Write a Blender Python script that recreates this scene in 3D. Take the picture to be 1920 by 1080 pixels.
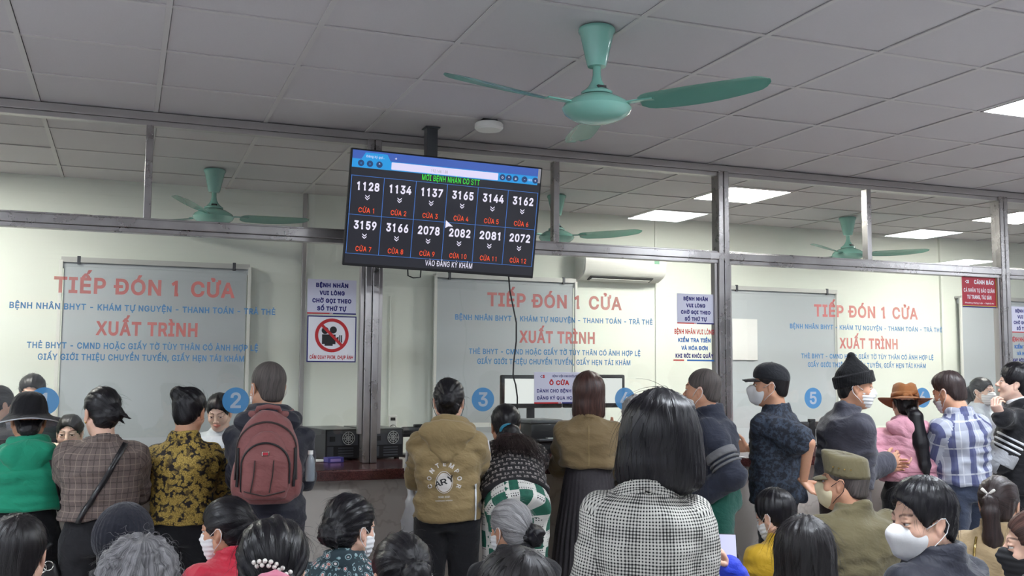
import bpy, bmesh, math, random
import numpy as np
from mathutils import Vector, Matrix, Euler
from mathutils.bvhtree import BVHTree
from math import pi, sin, cos, radians as rad

# ---------------------------------------------------------------- scene, camera, light levels
SC = bpy.context.scene
COL = SC.collection
for _o in list(bpy.data.objects):
    bpy.data.objects.remove(_o)
CAM_Z = 1.57
CEIL = 3.011
GY = 5.90            # glass plane of the partition
BACK = 8.16          # wall of the office behind the glass
CT = 1.03            # counter top height

cam_data = bpy.data.cameras.new('camera')
cam = bpy.data.objects.new('camera', cam_data)
COL.objects.link(cam)
cam_data.sensor_fit = 'HORIZONTAL'
cam_data.sensor_width = 36.0
cam_data.lens = 36.0 * 1874.8 / 1920.0
cam_data.clip_start = 0.05
R_ = Vector((0.93256048, -0.36095847, 0.00631863))
U_ = Vector((-0.03616591, -0.07599403, 0.99645217))
F_ = Vector((0.35919768, 0.92948044, 0.08392342))
cam.matrix_world = Matrix(((R_.x, U_.x, -F_.x, 0), (R_.y, U_.y, -F_.y, 0), (R_.z, U_.z, -F_.z, CAM_Z), (0, 0, 0, 1)))
SC.camera = cam

world = bpy.data.worlds.new('world')
SC.world = world
world.use_nodes = True
world.node_tree.nodes['Background'].inputs[0].default_value = (0.55, 0.6, 0.7, 1)
world.node_tree.nodes['Background'].inputs[1].default_value = 0.05

SC.view_settings.view_transform = 'Standard'
SC.view_settings.look = 'None'
SC.view_settings.gamma = 1.0
SC.view_settings.use_curve_mapping = False
SC.view_settings.exposure = 0.0
SC.cycles.max_bounces = 10
SC.cycles.diffuse_bounces = 6
SC.cycles.transparent_max_bounces = 24
SC.cycles.use_denoising = True
SC.cycles.sample_clamp_indirect = 6.0
SC.cycles.caustics_reflective = False
SC.cycles.caustics_refractive = False
LIGHT_FRONT = 82.0
LIGHT_ADDED = 82.0
LIGHT_OFFICE = 76.0


def ray(px, py):
    return F_ * 1874.8 + R_ * (px - 960.0) + U_ * (540.0 - py)


def at_y(px, py, Y):
    d = ray(px, py)
    d = d * (Y / d.y)
    return Vector((d.x, d.y, d.z + CAM_Z))


# ---------------------------------------------------------------- materials
def node_mat(name):
    m = bpy.data.materials.new(name)
    m.use_nodes = True
    nt = m.node_tree
    b = nt.nodes['Principled BSDF']
    return m, nt, b


def srgb(r, g, b):
    def f(c):
        c /= 255.0
        return c / 12.92 if c <= 0.04045 else ((c + 0.055) / 1.055) ** 2.4
    return (f(r), f(g), f(b), 1.0)


def plain(name, col, rough=0.5, metal=0.0, noise=0.0, scale=40.0, bump=0.0, spec=0.5, coat=0.0):
    m, nt, b = node_mat(name)
    b.inputs['Base Color'].default_value = col
    b.inputs['Roughness'].default_value = rough
    b.inputs['Metallic'].default_value = metal
    b.inputs['Specular IOR Level'].default_value = spec
    b.inputs['Coat Weight'].default_value = coat
    if noise or bump:
        tc = nt.nodes.new('ShaderNodeTexCoord')
        n = nt.nodes.new('ShaderNodeTexNoise')
        n.inputs['Scale'].default_value = scale
        n.inputs['Detail'].default_value = 4
        nt.links.new(tc.outputs['Object'], n.inputs['Vector'])
        if noise:
            mx = nt.nodes.new('ShaderNodeMix')
            mx.data_type = 'RGBA'
            mx.inputs['A'].default_value = tuple(c * (1 - noise) for c in col[:3]) + (1,)
            mx.inputs['B'].default_value = tuple(min(1, c * (1 + noise)) for c in col[:3]) + (1,)
            nt.links.new(n.outputs['Fac'], mx.inputs['Factor'])
            nt.links.new(mx.outputs['Result'], b.inputs['Base Color'])
        if bump:
            bp = nt.nodes.new('ShaderNodeBump')
            bp.inputs['Strength'].default_value = bump
            bp.inputs['Distance'].default_value = 0.01
            nt.links.new(n.outputs['Fac'], bp.inputs['Height'])
            nt.links.new(bp.outputs['Normal'], b.inputs['Normal'])
    return m


def emit(name, col, strength):
    m, nt, b = node_mat(name)
    b.inputs['Base Color'].default_value = (0.02, 0.02, 0.02, 1)
    b.inputs['Emission Color'].default_value = col
    b.inputs['Emission Strength'].default_value = strength
    b.inputs['Roughness'].default_value = 0.4
    return m


def sticker(name, col, alpha):
    m, nt, b = node_mat(name)
    b.inputs['Base Color'].default_value = col
    b.inputs['Roughness'].default_value = 0.6
    b.inputs['Alpha'].default_value = alpha
    return m


class G:
    """node graph helper"""
    def __init__(self, nt):
        self.nt = nt

    def m(self, op, a, b=None, c=None):
        n = self.nt.nodes.new('ShaderNodeMath')
        n.operation = op
        for i, v in enumerate((a, b, c)):
            if v is None:
                continue
            if isinstance(v, (int, float)):
                n.inputs[i].default_value = v
            else:
                self.nt.links.new(v, n.inputs[i])
        return n.outputs[0]

    def mix(self, f, a, b):
        n = self.nt.nodes.new('ShaderNodeMix')
        n.data_type = 'RGBA'
        for k, v in (('Factor', f), ('A', a), ('B', b)):
            if isinstance(v, (int, float, tuple)):
                n.inputs[k].default_value = v
            else:
                self.nt.links.new(v, n.inputs[k])
        return n.outputs['Result']

    def uv(self):
        n = self.nt.nodes.new('ShaderNodeUVMap')
        n.uv_map = 'cloth'
        s = self.nt.nodes.new('ShaderNodeSeparateXYZ')
        self.nt.links.new(n.outputs[0], s.inputs[0])
        return s.outputs[0], s.outputs[1], n.outputs[0]

    def vec(self, x, y, z=0.0):
        n = self.nt.nodes.new('ShaderNodeCombineXYZ')
        for i, v in enumerate((x, y, z)):
            if isinstance(v, (int, float)):
                n.inputs[i].default_value = v
            else:
                self.nt.links.new(v, n.inputs[i])
        return n.outputs[0]

    def noise(self, vec, scale, detail=3, rough=0.5):
        n = self.nt.nodes.new('ShaderNodeTexNoise')
        n.inputs['Scale'].default_value = scale
        n.inputs['Detail'].default_value = detail
        n.inputs['Roughness'].default_value = rough
        self.nt.links.new(vec, n.inputs['Vector'])
        return n.outputs['Fac']

    def vor(self, vec, scale, rnd=1.0, out='Distance'):
        n = self.nt.nodes.new('ShaderNodeTexVoronoi')
        n.inputs['Scale'].default_value = scale
        n.inputs['Randomness'].default_value = rnd
        self.nt.links.new(vec, n.inputs['Vector'])
        return n.outputs[out]

    def step(self, v, edge, soft=0.02):
        n = self.nt.nodes.new('ShaderNodeMapRange')
        n.interpolation_type = 'SMOOTHSTEP'
        n.inputs['From Min'].default_value = edge - soft
        n.inputs['From Max'].default_value = edge + soft
        self.nt.links.new(v, n.inputs['Value'])
        return n.outputs['Result']

    def bump(self, h, strength, dist, b):
        n = self.nt.nodes.new('ShaderNodeBump')
        n.inputs['Strength'].default_value = strength
        n.inputs['Distance'].default_value = dist
        self.nt.links.new(h, n.inputs['Height'])
        self.nt.links.new(n.outputs['Normal'], b.inputs['Normal'])

    def obj(self):
        return self.nt.nodes.new('ShaderNodeTexCoord').outputs['Object']


M = {}


def setup_room_mats():
    # ceiling tile: fine mottled mineral board
    m, nt, b = node_mat('ceiling_tile')
    g = G(nt)
    co = g.obj()
    n1 = g.noise(co, 160, 3)
    n2 = g.noise(co, 1.1, 2)
    c1 = g.mix(n2, srgb(194, 190, 193), srgb(204, 201, 203))
    c2 = g.mix(g.m('MULTIPLY', n1, 0.25), c1, srgb(170, 166, 165))
    nt.links.new(c2, b.inputs['Base Color'])
    b.inputs['Roughness'].default_value = 0.85
    g.bump(n1, 0.15, 0.002, b)
    M['tile'] = m
    M['tbar'] = plain('grid_white', srgb(196, 193, 192), 0.5)
    M['gap'] = plain('grid_gap', srgb(60, 58, 58), 0.9)
    M['wall'] = plain('wall_paint', srgb(230, 234, 224), 0.6, noise=0.03, scale=1.5)
    M['wall_dim'] = plain('wall_paint_room', srgb(206, 208, 212), 0.7, noise=0.03, scale=1.5)
    # stainless steel: vertical smears
    m, nt, b = node_mat('stainless_steel')
    g = G(nt)
    co = g.obj()
    mp = nt.nodes.new('ShaderNodeMapping')
    mp.inputs['Scale'].default_value = (3, 3, 3)
    nt.links.new(co, mp.inputs['Vector'])
    n1 = g.noise(mp.outputs[0], 1.4, 5, 0.65)
    col = g.mix(n1, srgb(132, 128, 127), srgb(184, 181, 179))
    nt.links.new(col, b.inputs['Base Color'])
    b.inputs['Metallic'].default_value = 0.85
    nt.links.new(g.m('MULTIPLY_ADD', n1, 0.3, 0.14), b.inputs['Roughness'])
    M['steel'] = m
    M['rail'] = plain('painted_rail', srgb(172, 168, 166), 0.3, 0.55, noise=0.1, scale=3)
    # glass: clear pane with its own surface reflection
    m = bpy.data.materials.new('clear_glass')
    m.use_nodes = True
    nt = m.node_tree
    nt.nodes.clear()
    out = nt.nodes.new('ShaderNodeOutputMaterial')
    tr = nt.nodes.new('ShaderNodeBsdfTransparent')
    tr.inputs[0].default_value = (0.975, 0.985, 0.98, 1)
    gl = nt.nodes.new('ShaderNodeBsdfGlossy')
    gl.inputs['Roughness'].default_value = 0.0
    fr = nt.nodes.new('ShaderNodeFresnel')
    geo = nt.nodes.new('ShaderNodeNewGeometry')
    io = nt.nodes.new('ShaderNodeMath')
    io.operation = 'MULTIPLY_ADD'
    io.inputs[1].default_value = 1 / 1.5 - 1.5
    io.inputs[2].default_value = 1.5
    nt.links.new(geo.outputs['Backfacing'], io.inputs[0])
    nt.links.new(io.outputs[0], fr.inputs[0])
    mx = nt.nodes.new('ShaderNodeMixShader')
    nt.links.new(fr.outputs[0], mx.inputs[0])
    nt.links.new(tr.outputs[0], mx.inputs[1])
    nt.links.new(gl.outputs[0], mx.inputs[2])
    nt.links.new(mx.outputs[0], out.inputs['Surface'])
    M['glass'] = m
    # counter stone
    m, nt, b = node_mat('counter_granite')
    g = G(nt)
    co = g.obj()
    v = g.vor(co, 170)
    n = g.noise(co, 60, 4)
    c = g.mix(n, srgb(62, 28, 30), srgb(104, 62, 58))
    c = g.mix(g.m('MULTIPLY', g.step(v, 0.55, 0.1), 0.5), c, srgb(28, 18, 20))
    nt.links.new(c, b.inputs['Base Color'])
    b.inputs['Roughness'].default_value = 0.15
    M['granite'] = m
    m, nt, b = node_mat('counter_marble')
    g = G(nt)
    co = g.obj()
    n = g.noise(co, 2.2, 6, 0.6)
    n2 = g.noise(co, 1.2, 5, 0.7)
    vein = g.m('SUBTRACT', 1.0, g.step(g.m('ABSOLUTE', g.m('SUBTRACT', n2, 0.5)), 0.008, 0.008))
    c = g.mix(n, srgb(196, 186, 176), srgb(222, 216, 208))
    c = g.mix(g.m('MULTIPLY', vein, 0.3), c, srgb(150, 134, 124))
    nt.links.new(c, b.inputs['Base Color'])
    b.inputs['Roughness'].default_value = 0.22
    M['marble'] = m
    m, nt, b = node_mat('floor_tile')
    g = G(nt)
    co = g.obj()
    bt = nt.nodes.new('ShaderNodeTexBrick')
    bt.offset = 0
    bt.inputs['Scale'].default_value = 1.0
    bt.inputs['Brick Width'].default_value = 0.6
    bt.inputs['Row Height'].default_value = 0.6
    bt.inputs['Mortar Size'].default_value = 0.002
    bt.inputs['Color1'].default_value = srgb(196, 194, 192)
    bt.inputs['Color2'].default_value = srgb(190, 188, 186)
    bt.inputs['Mortar'].default_value = srgb(120, 114, 108)
    nt.links.new(co, bt.inputs['Vector'])
    nt.links.new(bt.outputs['Color'], b.inputs['Base Color'])
    b.inputs['Roughness'].default_value = 0.25
    M['floor'] = m
    M['blind'] = plain('roller_blind_fabric', srgb(186, 192, 196), 0.8, noise=0.04, scale=2)
    M['blind_rail'] = plain('blind_rail', srgb(196, 196, 192), 0.35, 0.2)
    M['white_plastic'] = plain('white_plastic', srgb(228, 228, 222), 0.35)
    M['white'] = plain('white_board', srgb(232, 232, 236), 0.5)
    M['lilac'] = plain('sign_board', srgb(208, 208, 224), 0.5)
    M['black'] = plain('black_plastic', srgb(26, 26, 28), 0.35)
    M['matte_black'] = plain('matte_black', srgb(20, 20, 22), 0.6)
    M['dark_steel'] = plain('dark_steel', srgb(78, 80, 84), 0.4, 0.5, noise=0.1, scale=5)
    M['fan'] = plain('fan_enamel', srgb(122, 176, 162), 0.22, coat=0.4)
    M['navy_ink'] = plain('navy_ink', srgb(28, 28, 110), 0.6)
    M['blue_ink'] = plain('blue_ink', srgb(40, 104, 176), 0.6)
    M['red_ink'] = plain('red_ink', srgb(186, 28, 34), 0.6)
    M['red_board'] = plain('red_board', srgb(170, 26, 48), 0.5)
    M['yellow_ink'] = plain('yellow_ink', srgb(220, 190, 60), 0.6)
    M['red_film'] = sticker('red_film', srgb(214, 96, 88), 0.74)
    M['blue_film'] = sticker('blue_film', srgb(66, 132, 186), 0.88)
    M['circle_film'] = sticker('circle_film', srgb(74, 150, 206), 0.74)
    M['white_film'] = sticker('white_film', srgb(226, 236, 240), 0.55)
    M['paper'] = plain('paper', srgb(236, 236, 234), 0.7)
    M['lamp_front'] = emit('lamp_front', (0.86, 0.92, 1.0, 1), LIGHT_FRONT)
    M['lamp_rear'] = emit('lamp_rear', (0.86, 0.92, 1.0, 1), LIGHT_ADDED)  # for the panels added out of view to brighten the hall
    M['lamp_office'] = emit('lamp_office', (1.0, 0.98, 0.91, 1), LIGHT_OFFICE)
    M['tv_dark'] = emit('tv_dark', srgb(22, 22, 34), 0.9)
    M['tv_white'] = emit('tv_white', srgb(236, 232, 250), 1.0)
    M['tv_bar'] = emit('tv_bar', srgb(30, 150, 222), 1.0)
    M['tv_top'] = emit('tv_top', srgb(58, 92, 178), 1.0)
    M['tv_field'] = emit('tv_field', srgb(222, 216, 246), 1.0)
    M['tv_line'] = emit('tv_line', srgb(66, 130, 220), 1.0)
    M['tv_orange'] = emit('tv_orange', srgb(255, 84, 26), 1.0)
    M['tv_green'] = emit('tv_green', srgb(60, 236, 60), 1.0)
    M['tv_navy'] = emit('tv_navy', srgb(26, 60, 112), 1.0)
    M['tv_grey'] = emit('tv_grey', srgb(150, 150, 160), 0.9)
    M['monitor'] = emit('monitor', srgb(236, 240, 236), 0.95)


setup_room_mats()


# ---------------------------------------------------------------- object helpers
def link(name, me, mat=None, parent=None):
    o = bpy.data.objects.new(name, me)
    COL.objects.link(o)
    if mat is not None and not me.materials:
        for mm in (mat if isinstance(mat, (list, tuple)) else [mat]):
            me.materials.append(mm)
    if parent is not None:
        o.parent = parent
    return o


def tag(o, label, cat, group=None, kind=None):
    o['label'] = label
    o['category'] = cat
    if group:
        o['group'] = group
    if kind:
        o['kind'] = kind
    return o


def thing(name, label, cat, loc=(0, 0, 0), rot=None, group=None):
    o = bpy.data.objects.new(name, None)
    COL.objects.link(o)
    o.empty_display_size = 0.1
    o.location = loc
    if rot is not None:
        o.rotation_euler = rot
    return tag(o, label, cat, group)


class MB:
    """collects shapes into one bmesh"""
    def __init__(self):
        self.bm = bmesh.new()

    def box(self, lo, hi, bevel=0.0, mat=None, seg=2):
        v = [Vector((x, y, z)) for x in (lo[0], hi[0]) for y in (lo[1], hi[1]) for z in (lo[2], hi[2])]
        if mat is not None:
            v = [mat @ p for p in v]
        vs = [self.bm.verts.new(p) for p in v]
        fs = [(0, 1, 3, 2), (4, 6, 7, 5), (0, 4, 5, 1), (2, 3, 7, 6), (0, 2, 6, 4), (1, 5, 7, 3)]
        faces = [self.bm.faces.new([vs[i] for i in f]) for f in fs]
        if bevel > 0:
            es = list({e for f in faces for e in f.edges})
            bmesh.ops.bevel(self.bm, geom=es, offset=bevel, segments=seg, affect='EDGES', profile=0.5)
        return self

    def lathe(self, prof, n=32, mat=None, closed=True):
        rings = []
        for r, z in prof:
            ring = []
            if r < 1e-6:
                p = Vector((0, 0, z))
                ring = [self.bm.verts.new(mat @ p if mat else p)]
            else:
                for i in range(n):
                    a = 2 * pi * i / n
                    p = Vector((r * cos(a), r * sin(a), z))
                    ring.append(self.bm.verts.new(mat @ p if mat else p))
            rings.append(ring)
        for a, b in zip(rings[:-1], rings[1:]):
            if len(a) == 1 and len(b) == 1:
                continue
            for i in range(n):
                j = (i + 1) % n
                if len(a) == 1:
                    self.bm.faces.new((a[0], b[j], b[i]))
                elif len(b) == 1:
                    self.bm.faces.new((a[i], a[j], b[0]))
                else:
                    self.bm.faces.new((a[i], a[j], b[j], b[i]))
        return self

    def tube(self, pts, r, n=8, cap=True):
        pts = [Vector(p) for p in pts]
        rs = r if isinstance(r, (list, tuple)) else [r] * len(pts)
        rings = []
        prev = None
        for k, p in enumerate(pts):
            t = (pts[min(k + 1, len(pts) - 1)] - pts[max(k - 1, 0)]).normalized()
            a = Vector((0, 0, 1)) if abs(t.z) < 0.9 else Vector((1, 0, 0))
            if prev is not None:
                a = prev
            s = t.cross(a).normalized()
            q = s.cross(t).normalized()
            prev = q
            rings.append([self.bm.verts.new(p + (s * cos(2 * pi * i / n) + q * sin(2 * pi * i / n)) * rs[k]) for i in range(n)])
        for a, b in zip(rings[:-1], rings[1:]):
            for i in range(n):
                j = (i + 1) % n
                self.bm.faces.new((a[i], a[j], b[j], b[i]))
        if cap:
            self.bm.faces.new(rings[0][::-1])
            self.bm.faces.new(rings[-1])
        return self

    def prism(self, pts, thick, mat=None):
        """polygon in local xz, extruded along +y"""
        a = [Vector((x, 0, z)) for x, z in pts]
        b = [Vector((x, thick, z)) for x, z in pts]
        if mat is not None:
            a = [mat @ p for p in a]
            b = [mat @ p for p in b]
        va = [self.bm.verts.new(p) for p in a]
        vb = [self.bm.verts.new(p) for p in b]
        self.bm.faces.new(va)
        self.bm.faces.new(vb[::-1])
        n = len(pts)
        for i in range(n):
            j = (i + 1) % n
            self.bm.faces.new((va[j], va[i], vb[i], vb[j]))
        return self

    def sphere(self, c, r, n=16, m=10, scale=(1, 1, 1)):
        mat = Matrix.Translation(Vector(c)) @ Matrix.Diagonal((*scale, 1))
        prof = [(r * sin(pi * k / m), -r * cos(pi * k / m)) for k in range(m + 1)]
        prof[0] = (0, -r)
        prof[-1] = (0, r)
        return self.lathe(prof, n, mat)

    def build(self, name, mat, parent=None, smooth=False, angle=None):
        bmesh.ops.recalc_face_normals(self.bm, faces=self.bm.faces)
        me = bpy.data.meshes.new(name)
        self.bm.to_mesh(me)
        self.bm.free()
        if smooth:
            for p in me.polygons:
                p.use_smooth = True
            if angle:
                me.set_sharp_from_angle(angle=rad(angle))
        return link(name, me, mat, parent)


def structure(o, label=None, cat=None):
    o['kind'] = 'structure'
    if label:
        o['label'] = label
        o['category'] = cat
    return o


try:   # the sans face that ships inside Blender
    import os as _os
    FONT = bpy.data.fonts.load(_os.path.join(bpy.utils.system_resource('DATAFILES'), 'fonts', 'Inter.woff2'))
except Exception:
    FONT = None
TEXTS = []   # (object, width, height, align)


def text(body, mat, parent, loc, height, width=None, rot=(pi / 2, 0, 0), bold=0.02, align='CENTER', name='lettering', thick=0.0004, shear=0.0):
    """one line of lettering; height = capital height, width = full width it is fitted to"""
    cu = bpy.data.curves.new(name, 'FONT')
    cu.body = body
    cu.align_x = align
    cu.align_y = 'BOTTOM_BASELINE'
    cu.space_character = 1.06 + 1.2 * bold
    cu.font = FONT or cu.font
    cu.materials.append(mat)
    o = bpy.data.objects.new(name, cu)
    COL.objects.link(o)
    o['bold'] = bold
    o['al'] = align
    o.parent = parent
    o.location = loc
    o.rotation_euler = rot
    TEXTS.append((o, width, height))
    return o




def fill_outline(cu, bold, body=''):
    """closed outlines of a text curve -> flat mesh data, non-zero winding, thickened by bold"""
    from mathutils.geometry import delaunay_2d_cdt, interpolate_bezier
    pts, edges = [], []
    for sp in cu.splines:
        poly = []
        if sp.type == 'BEZIER':
            bp = sp.bezier_points
            n = len(bp)
            for i in range(n):
                a, b = bp[i], bp[(i + 1) % n]
                straight = (a.handle_right - a.co).length < 1e-5 and (b.handle_left - b.co).length < 1e-5
                d = (b.co - a.co).length
                if d < 1e-6:
                    continue
                u = (b.co - a.co) / d
                if not straight:
                    off = max(((q - a.co) - u * (q - a.co).dot(u)).length for q in (a.handle_right, b.handle_left))
                    straight = off < 0.003
                k = 1 if straight else 5
                seg = interpolate_bezier(a.co, a.handle_right, b.handle_left, b.co, k + 1)
                poly += [(q.x, q.y) for q in seg[:-1]]
        else:
            poly = [(q.co.x, q.co.y) for q in sp.points]
        if len(poly) < 3:
            continue
        ci = sp.character_index
        if 0 <= ci < len(body) and body[ci] == '1':
            # plain numeral one without a foot
            xs = [q[0] for q in poly]
            ys = [q[1] for q in poly]
            xm, ym, yh = (min(xs) + max(xs)) / 2 + 0.03, min(ys), max(ys)
            e = (yh - ym)
            poly = [(xm - 0.06 * e, ym), (xm + 0.06 * e, ym), (xm + 0.06 * e, yh), (xm - 0.03 * e, yh), (xm - 0.26 * e, yh - 0.17 * e), (xm - 0.20 * e, yh - 0.27 * e), (xm - 0.06 * e, yh - 0.17 * e)]
        s = len(pts)
        pts += poly
        edges += [(s + i, s + (i + 1) % len(poly)) for i in range(len(poly))]
    if not pts:
        return [], []
    V, _, Fc, *_ = delaunay_2d_cdt([Vector(q) for q in pts], edges, [], 0, 1e-5)
    P = np.array([(v.x, v.y) for v in V])
    T = np.array([f for f in Fc if len(f) == 3])
    C = P[T].mean(1)
    A = np.array([pts[a] for a, b in edges])
    B = np.array([pts[b] for a, b in edges])
    wind = np.zeros(len(C))
    for s in range(0, len(C), 400):
        c = C[s:s + 400]
        up = (A[None, :, 1] <= c[:, None, 1]) & (B[None, :, 1] > c[:, None, 1])
        dn = (A[None, :, 1] > c[:, None, 1]) & (B[None, :, 1] <= c[:, None, 1])
        cr = (B[None, :, 0] - A[None, :, 0]) * (c[:, None, 1] - A[None, :, 1]) - (c[:, None, 0] - A[None, :, 0]) * (B[None, :, 1] - A[None, :, 1])
        wind[s:s + 400] = (up & (cr > 0)).sum(1) - (dn & (cr < 0)).sum(1)
    T = T[np.abs(wind) > 0.5]
    cr = np.cross(P[T[:, 1]] - P[T[:, 0]], P[T[:, 2]] - P[T[:, 0]])
    T[cr < 0] = T[cr < 0][:, ::-1]
    if bold > 0:
        ed = {}
        for t in T:
            for a, b in ((t[0], t[1]), (t[1], t[2]), (t[2], t[0])):
                ed[(a, b)] = 1
        N = np.zeros((len(P), 2))
        cnt = np.zeros(len(P))
        for a, b in list(ed):
            if (b, a) in ed:
                continue
            d = P[b] - P[a]
            L = np.hypot(*d)
            if L < 1e-9:
                continue
            n = np.array([d[1], -d[0]]) / L
            for q in (a, b):
                N[q] += n
                cnt[q] += 1
        L = np.linalg.norm(N, axis=1)
        k = L > 1e-6
        half = np.where(cnt > 0, L / np.maximum(cnt, 1), 1)
        P = P.copy()
        P[k] += (N[k] / L[k, None]) * (bold / np.clip(half[k], 0.62, 1.0))[:, None]
    return P, T


def finish_texts():
    bpy.context.view_layer.update()
    dg = bpy.context.evaluated_depsgraph_get()
    caph = 0.5
    for o, w, h in TEXTS:
        if o.data.body == 'MỜI BỆNH NHÂN CÓ STT':
            cu = o.to_curve(dg)
            caph = max(q.co.y for sp in cu.splines for q in sp.bezier_points if sp.character_index == 0)
            o.to_curve_clear()
    for o, w, h in TEXTS:
        bold = o['bold']
        cu0 = o.data
        cu = o.to_curve(dg)
        P, T = fill_outline(cu, bold, cu0.body)
        o.to_curve_clear()
        s = h / (caph + 2 * bold)
        P = np.array(P) + (0, bold)
        d = P[:, 0].max() - P[:, 0].min()
        sx = s if w is None else w / max(d, 1e-4)
        if o['al'] == 'CENTER':
            P[:, 0] -= (P[:, 0].max() + P[:, 0].min()) / 2
        me = bpy.data.meshes.new('lettering')
        me.from_pydata([(x * sx, y * s, 0) for x, y in P], [], [tuple(int(v) for v in t) for t in T])
        name = o.name
        me.materials.append(o.data.materials[0])
        par, loc, ro = o.parent, o.location.copy(), o.rotation_euler.copy()
        old = o.data
        bpy.data.objects.remove(o)
        bpy.data.curves.remove(old)
        n = bpy.data.objects.new(name, me)
        COL.objects.link(n)
        n.parent = par
        n.location = loc
        n.rotation_euler = ro
    TEXTS.clear()
# ================================================================ ROOM
XL, XR, YB = -3.6, 11.5, -5.0

o = MB().box((XL, YB, -0.1), (XR, BACK + 0.1, 0)).build('floor', M['floor'])
structure(o)
# ceiling: dropped 600 mm tiles on T bars, with openings where the light panels sit
TX0, TY0, TS = -0.483, 3.507, 0.6
CEIL_TILES = MB()
bars = MB()
panels = [('front', 8, 0), ('front', 13, 0), ('front', 17, -3), ('rear', 4, -3), ('rear', 6, -7), ('rear', -4, 0), ('rear', -4, -5), ('rear', -4, -10), ('rear', -5, -13), ('office', 8, 5), ('office', 13, 5), ('office', -2, 5)]  # rear and leftmost office panels are unseen lamps added to light the rooms
pset = {(i, j) for _, i, j in panels}
i0, i1 = -5, 20
j0, j1 = -14, 7
rng = random.Random(4)
for i in range(i0, i1):
    for j in range(j0, j1 + 1):
        if (i, j) in pset:
            continue
        x, y = TX0 + i * TS, TY0 + j * TS
        a, b_ = 0.0145, 0.589
        dz = rng.uniform(0.0, 0.0025)
        ya, yb = y + a, min(y + b_, BACK)
        if yb <= ya:
            continue
        CEIL_TILES.box((x + a, ya, CEIL + 0.004 + dz), (x + b_, yb, CEIL + 0.02))
o = CEIL_TILES.build('ceiling', M['tile'])
structure(o)
for i in range(i0, i1 + 1):
    x = TX0 + i * TS
    bars.box((x - 0.012, TY0 + j0 * TS, CEIL - 0.001), (x + 0.012, BACK, CEIL + 0.004))
for j in range(j0, j1 + 2):
    y = TY0 + j * TS
    if y < BACK:
        bars.box((TX0 + i0 * TS, y - 0.012, CEIL - 0.0005), (TX0 + i1 * TS, y + 0.012, CEIL + 0.0045))
o = bars.build('ceiling_grid', M['tbar'])
structure(o)
o = MB().box((XL - 0.2, YB - 0.2, CEIL + 0.021), (XR + 0.2, BACK + 0.2, CEIL + 0.12)).build('ceiling_slab', M['gap'])
structure(o)

plabels = {
    ('front', 8, 0): 'square white ceiling light panel at the right edge beyond the green fan',
    ('front', 13, 0): 'square white ceiling light panel out past the right edge of the hall',
    ('office', 8, 5): 'bright square light panel in office ceiling behind the glass and the steel post',
    ('office', 13, 5): 'bright square light panel in office ceiling behind the far right pane',
    ('office', -2, 5): 'unseen square light panel added to office ceiling beyond the left edge',  # no lamp known here, added so the left of the office is lit
}
for k, i, j in panels:
    x, y = TX0 + i * TS, TY0 + j * TS
    lab = plabels.get((k, i, j), 'unseen square ceiling light panel over the waiting area, out of view')
    t = thing('ceiling_light', lab, 'ceiling light', (x + TS / 2, y + TS / 2, CEIL), group='ceiling light panels')
    f = MB()
    w = 0.288
    for a, b_ in (((-w, -w), (w, -w + 0.012)), ((-w, w - 0.012), (w, w)), ((-w, -w), (-w + 0.012, w)), ((w - 0.012, -w), (w, w))):
        f.box((a[0], a[1], -0.004), (b_[0], b_[1], 0.018))
    f.build('frame', M['tbar'], t)
    MB().box((-w + 0.012, -w + 0.012, 0.0), (w - 0.012, w - 0.012, 0.015)).build('diffuser', M['lamp_' + k], t)

structure(MB().box((XL - 0.1, YB, 0), (XL, BACK, CEIL + 0.02)).build('wall_left', M['wall_dim']))
structure(MB().box((XR, YB, 0), (XR + 0.1, BACK, CEIL + 0.02)).build('wall_right', M['wall_dim']))
structure(MB().box((XL, YB - 0.1, 0), (XR, YB, CEIL + 0.02)).build('wall_rear', M['wall_dim']))

# back wall of the office with a window opening behind every blind
blinds = [(-0.46, 0.90), (2.43, 3.73), (5.29, 6.58), (8.17, 9.45)]
WZ0, WZ1 = 0.98, 2.26
mb = MB()
edges = [XL] + [v for a, b_ in blinds for v in (a + 0.12, b_ - 0.12)] + [XR]
for k in range(0, len(edges), 2):
    mb.box((edges[k], BACK, 0), (edges[k + 1], BACK + 0.12, CEIL + 0.02))
for a, b_ in blinds:
    mb.box((a + 0.12, BACK, 0), (b_ - 0.12, BACK + 0.12, WZ0))
    mb.box((a + 0.12, BACK, WZ1), (b_ - 0.12, BACK + 0.12, CEIL + 0.02))
structure(mb.build('wall_back', M['wall']))
winmat = plain('window_pane_dusk', srgb(120, 130, 138), 0.1)
for n_, (a, b_) in enumerate(blinds):
    w_ = MB()
    x0, x1 = a + 0.12, b_ - 0.12
    for lo, hi in (((x0, WZ0), (x1, WZ0 + 0.05)), ((x0, WZ1 - 0.05), (x1, WZ1)), ((x0, WZ0), (x0 + 0.05, WZ1)), ((x1 - 0.05, WZ0), (x1, WZ1)), (((x0 + x1) / 2 - 0.03, WZ0), ((x0 + x1) / 2 + 0.03, WZ1))):
        w_.box((lo[0], BACK + 0.03, lo[1]), (hi[0], BACK + 0.08, hi[1]))
    wf = structure(w_.build('window_%d' % (n_ + 1), M['white_plastic']))
    MB().box((x0 + 0.05, BACK + 0.05, WZ0 + 0.05), (x1 - 0.05, BACK + 0.056, WZ1 - 0.05)).build('pane', winmat, wf)
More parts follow.
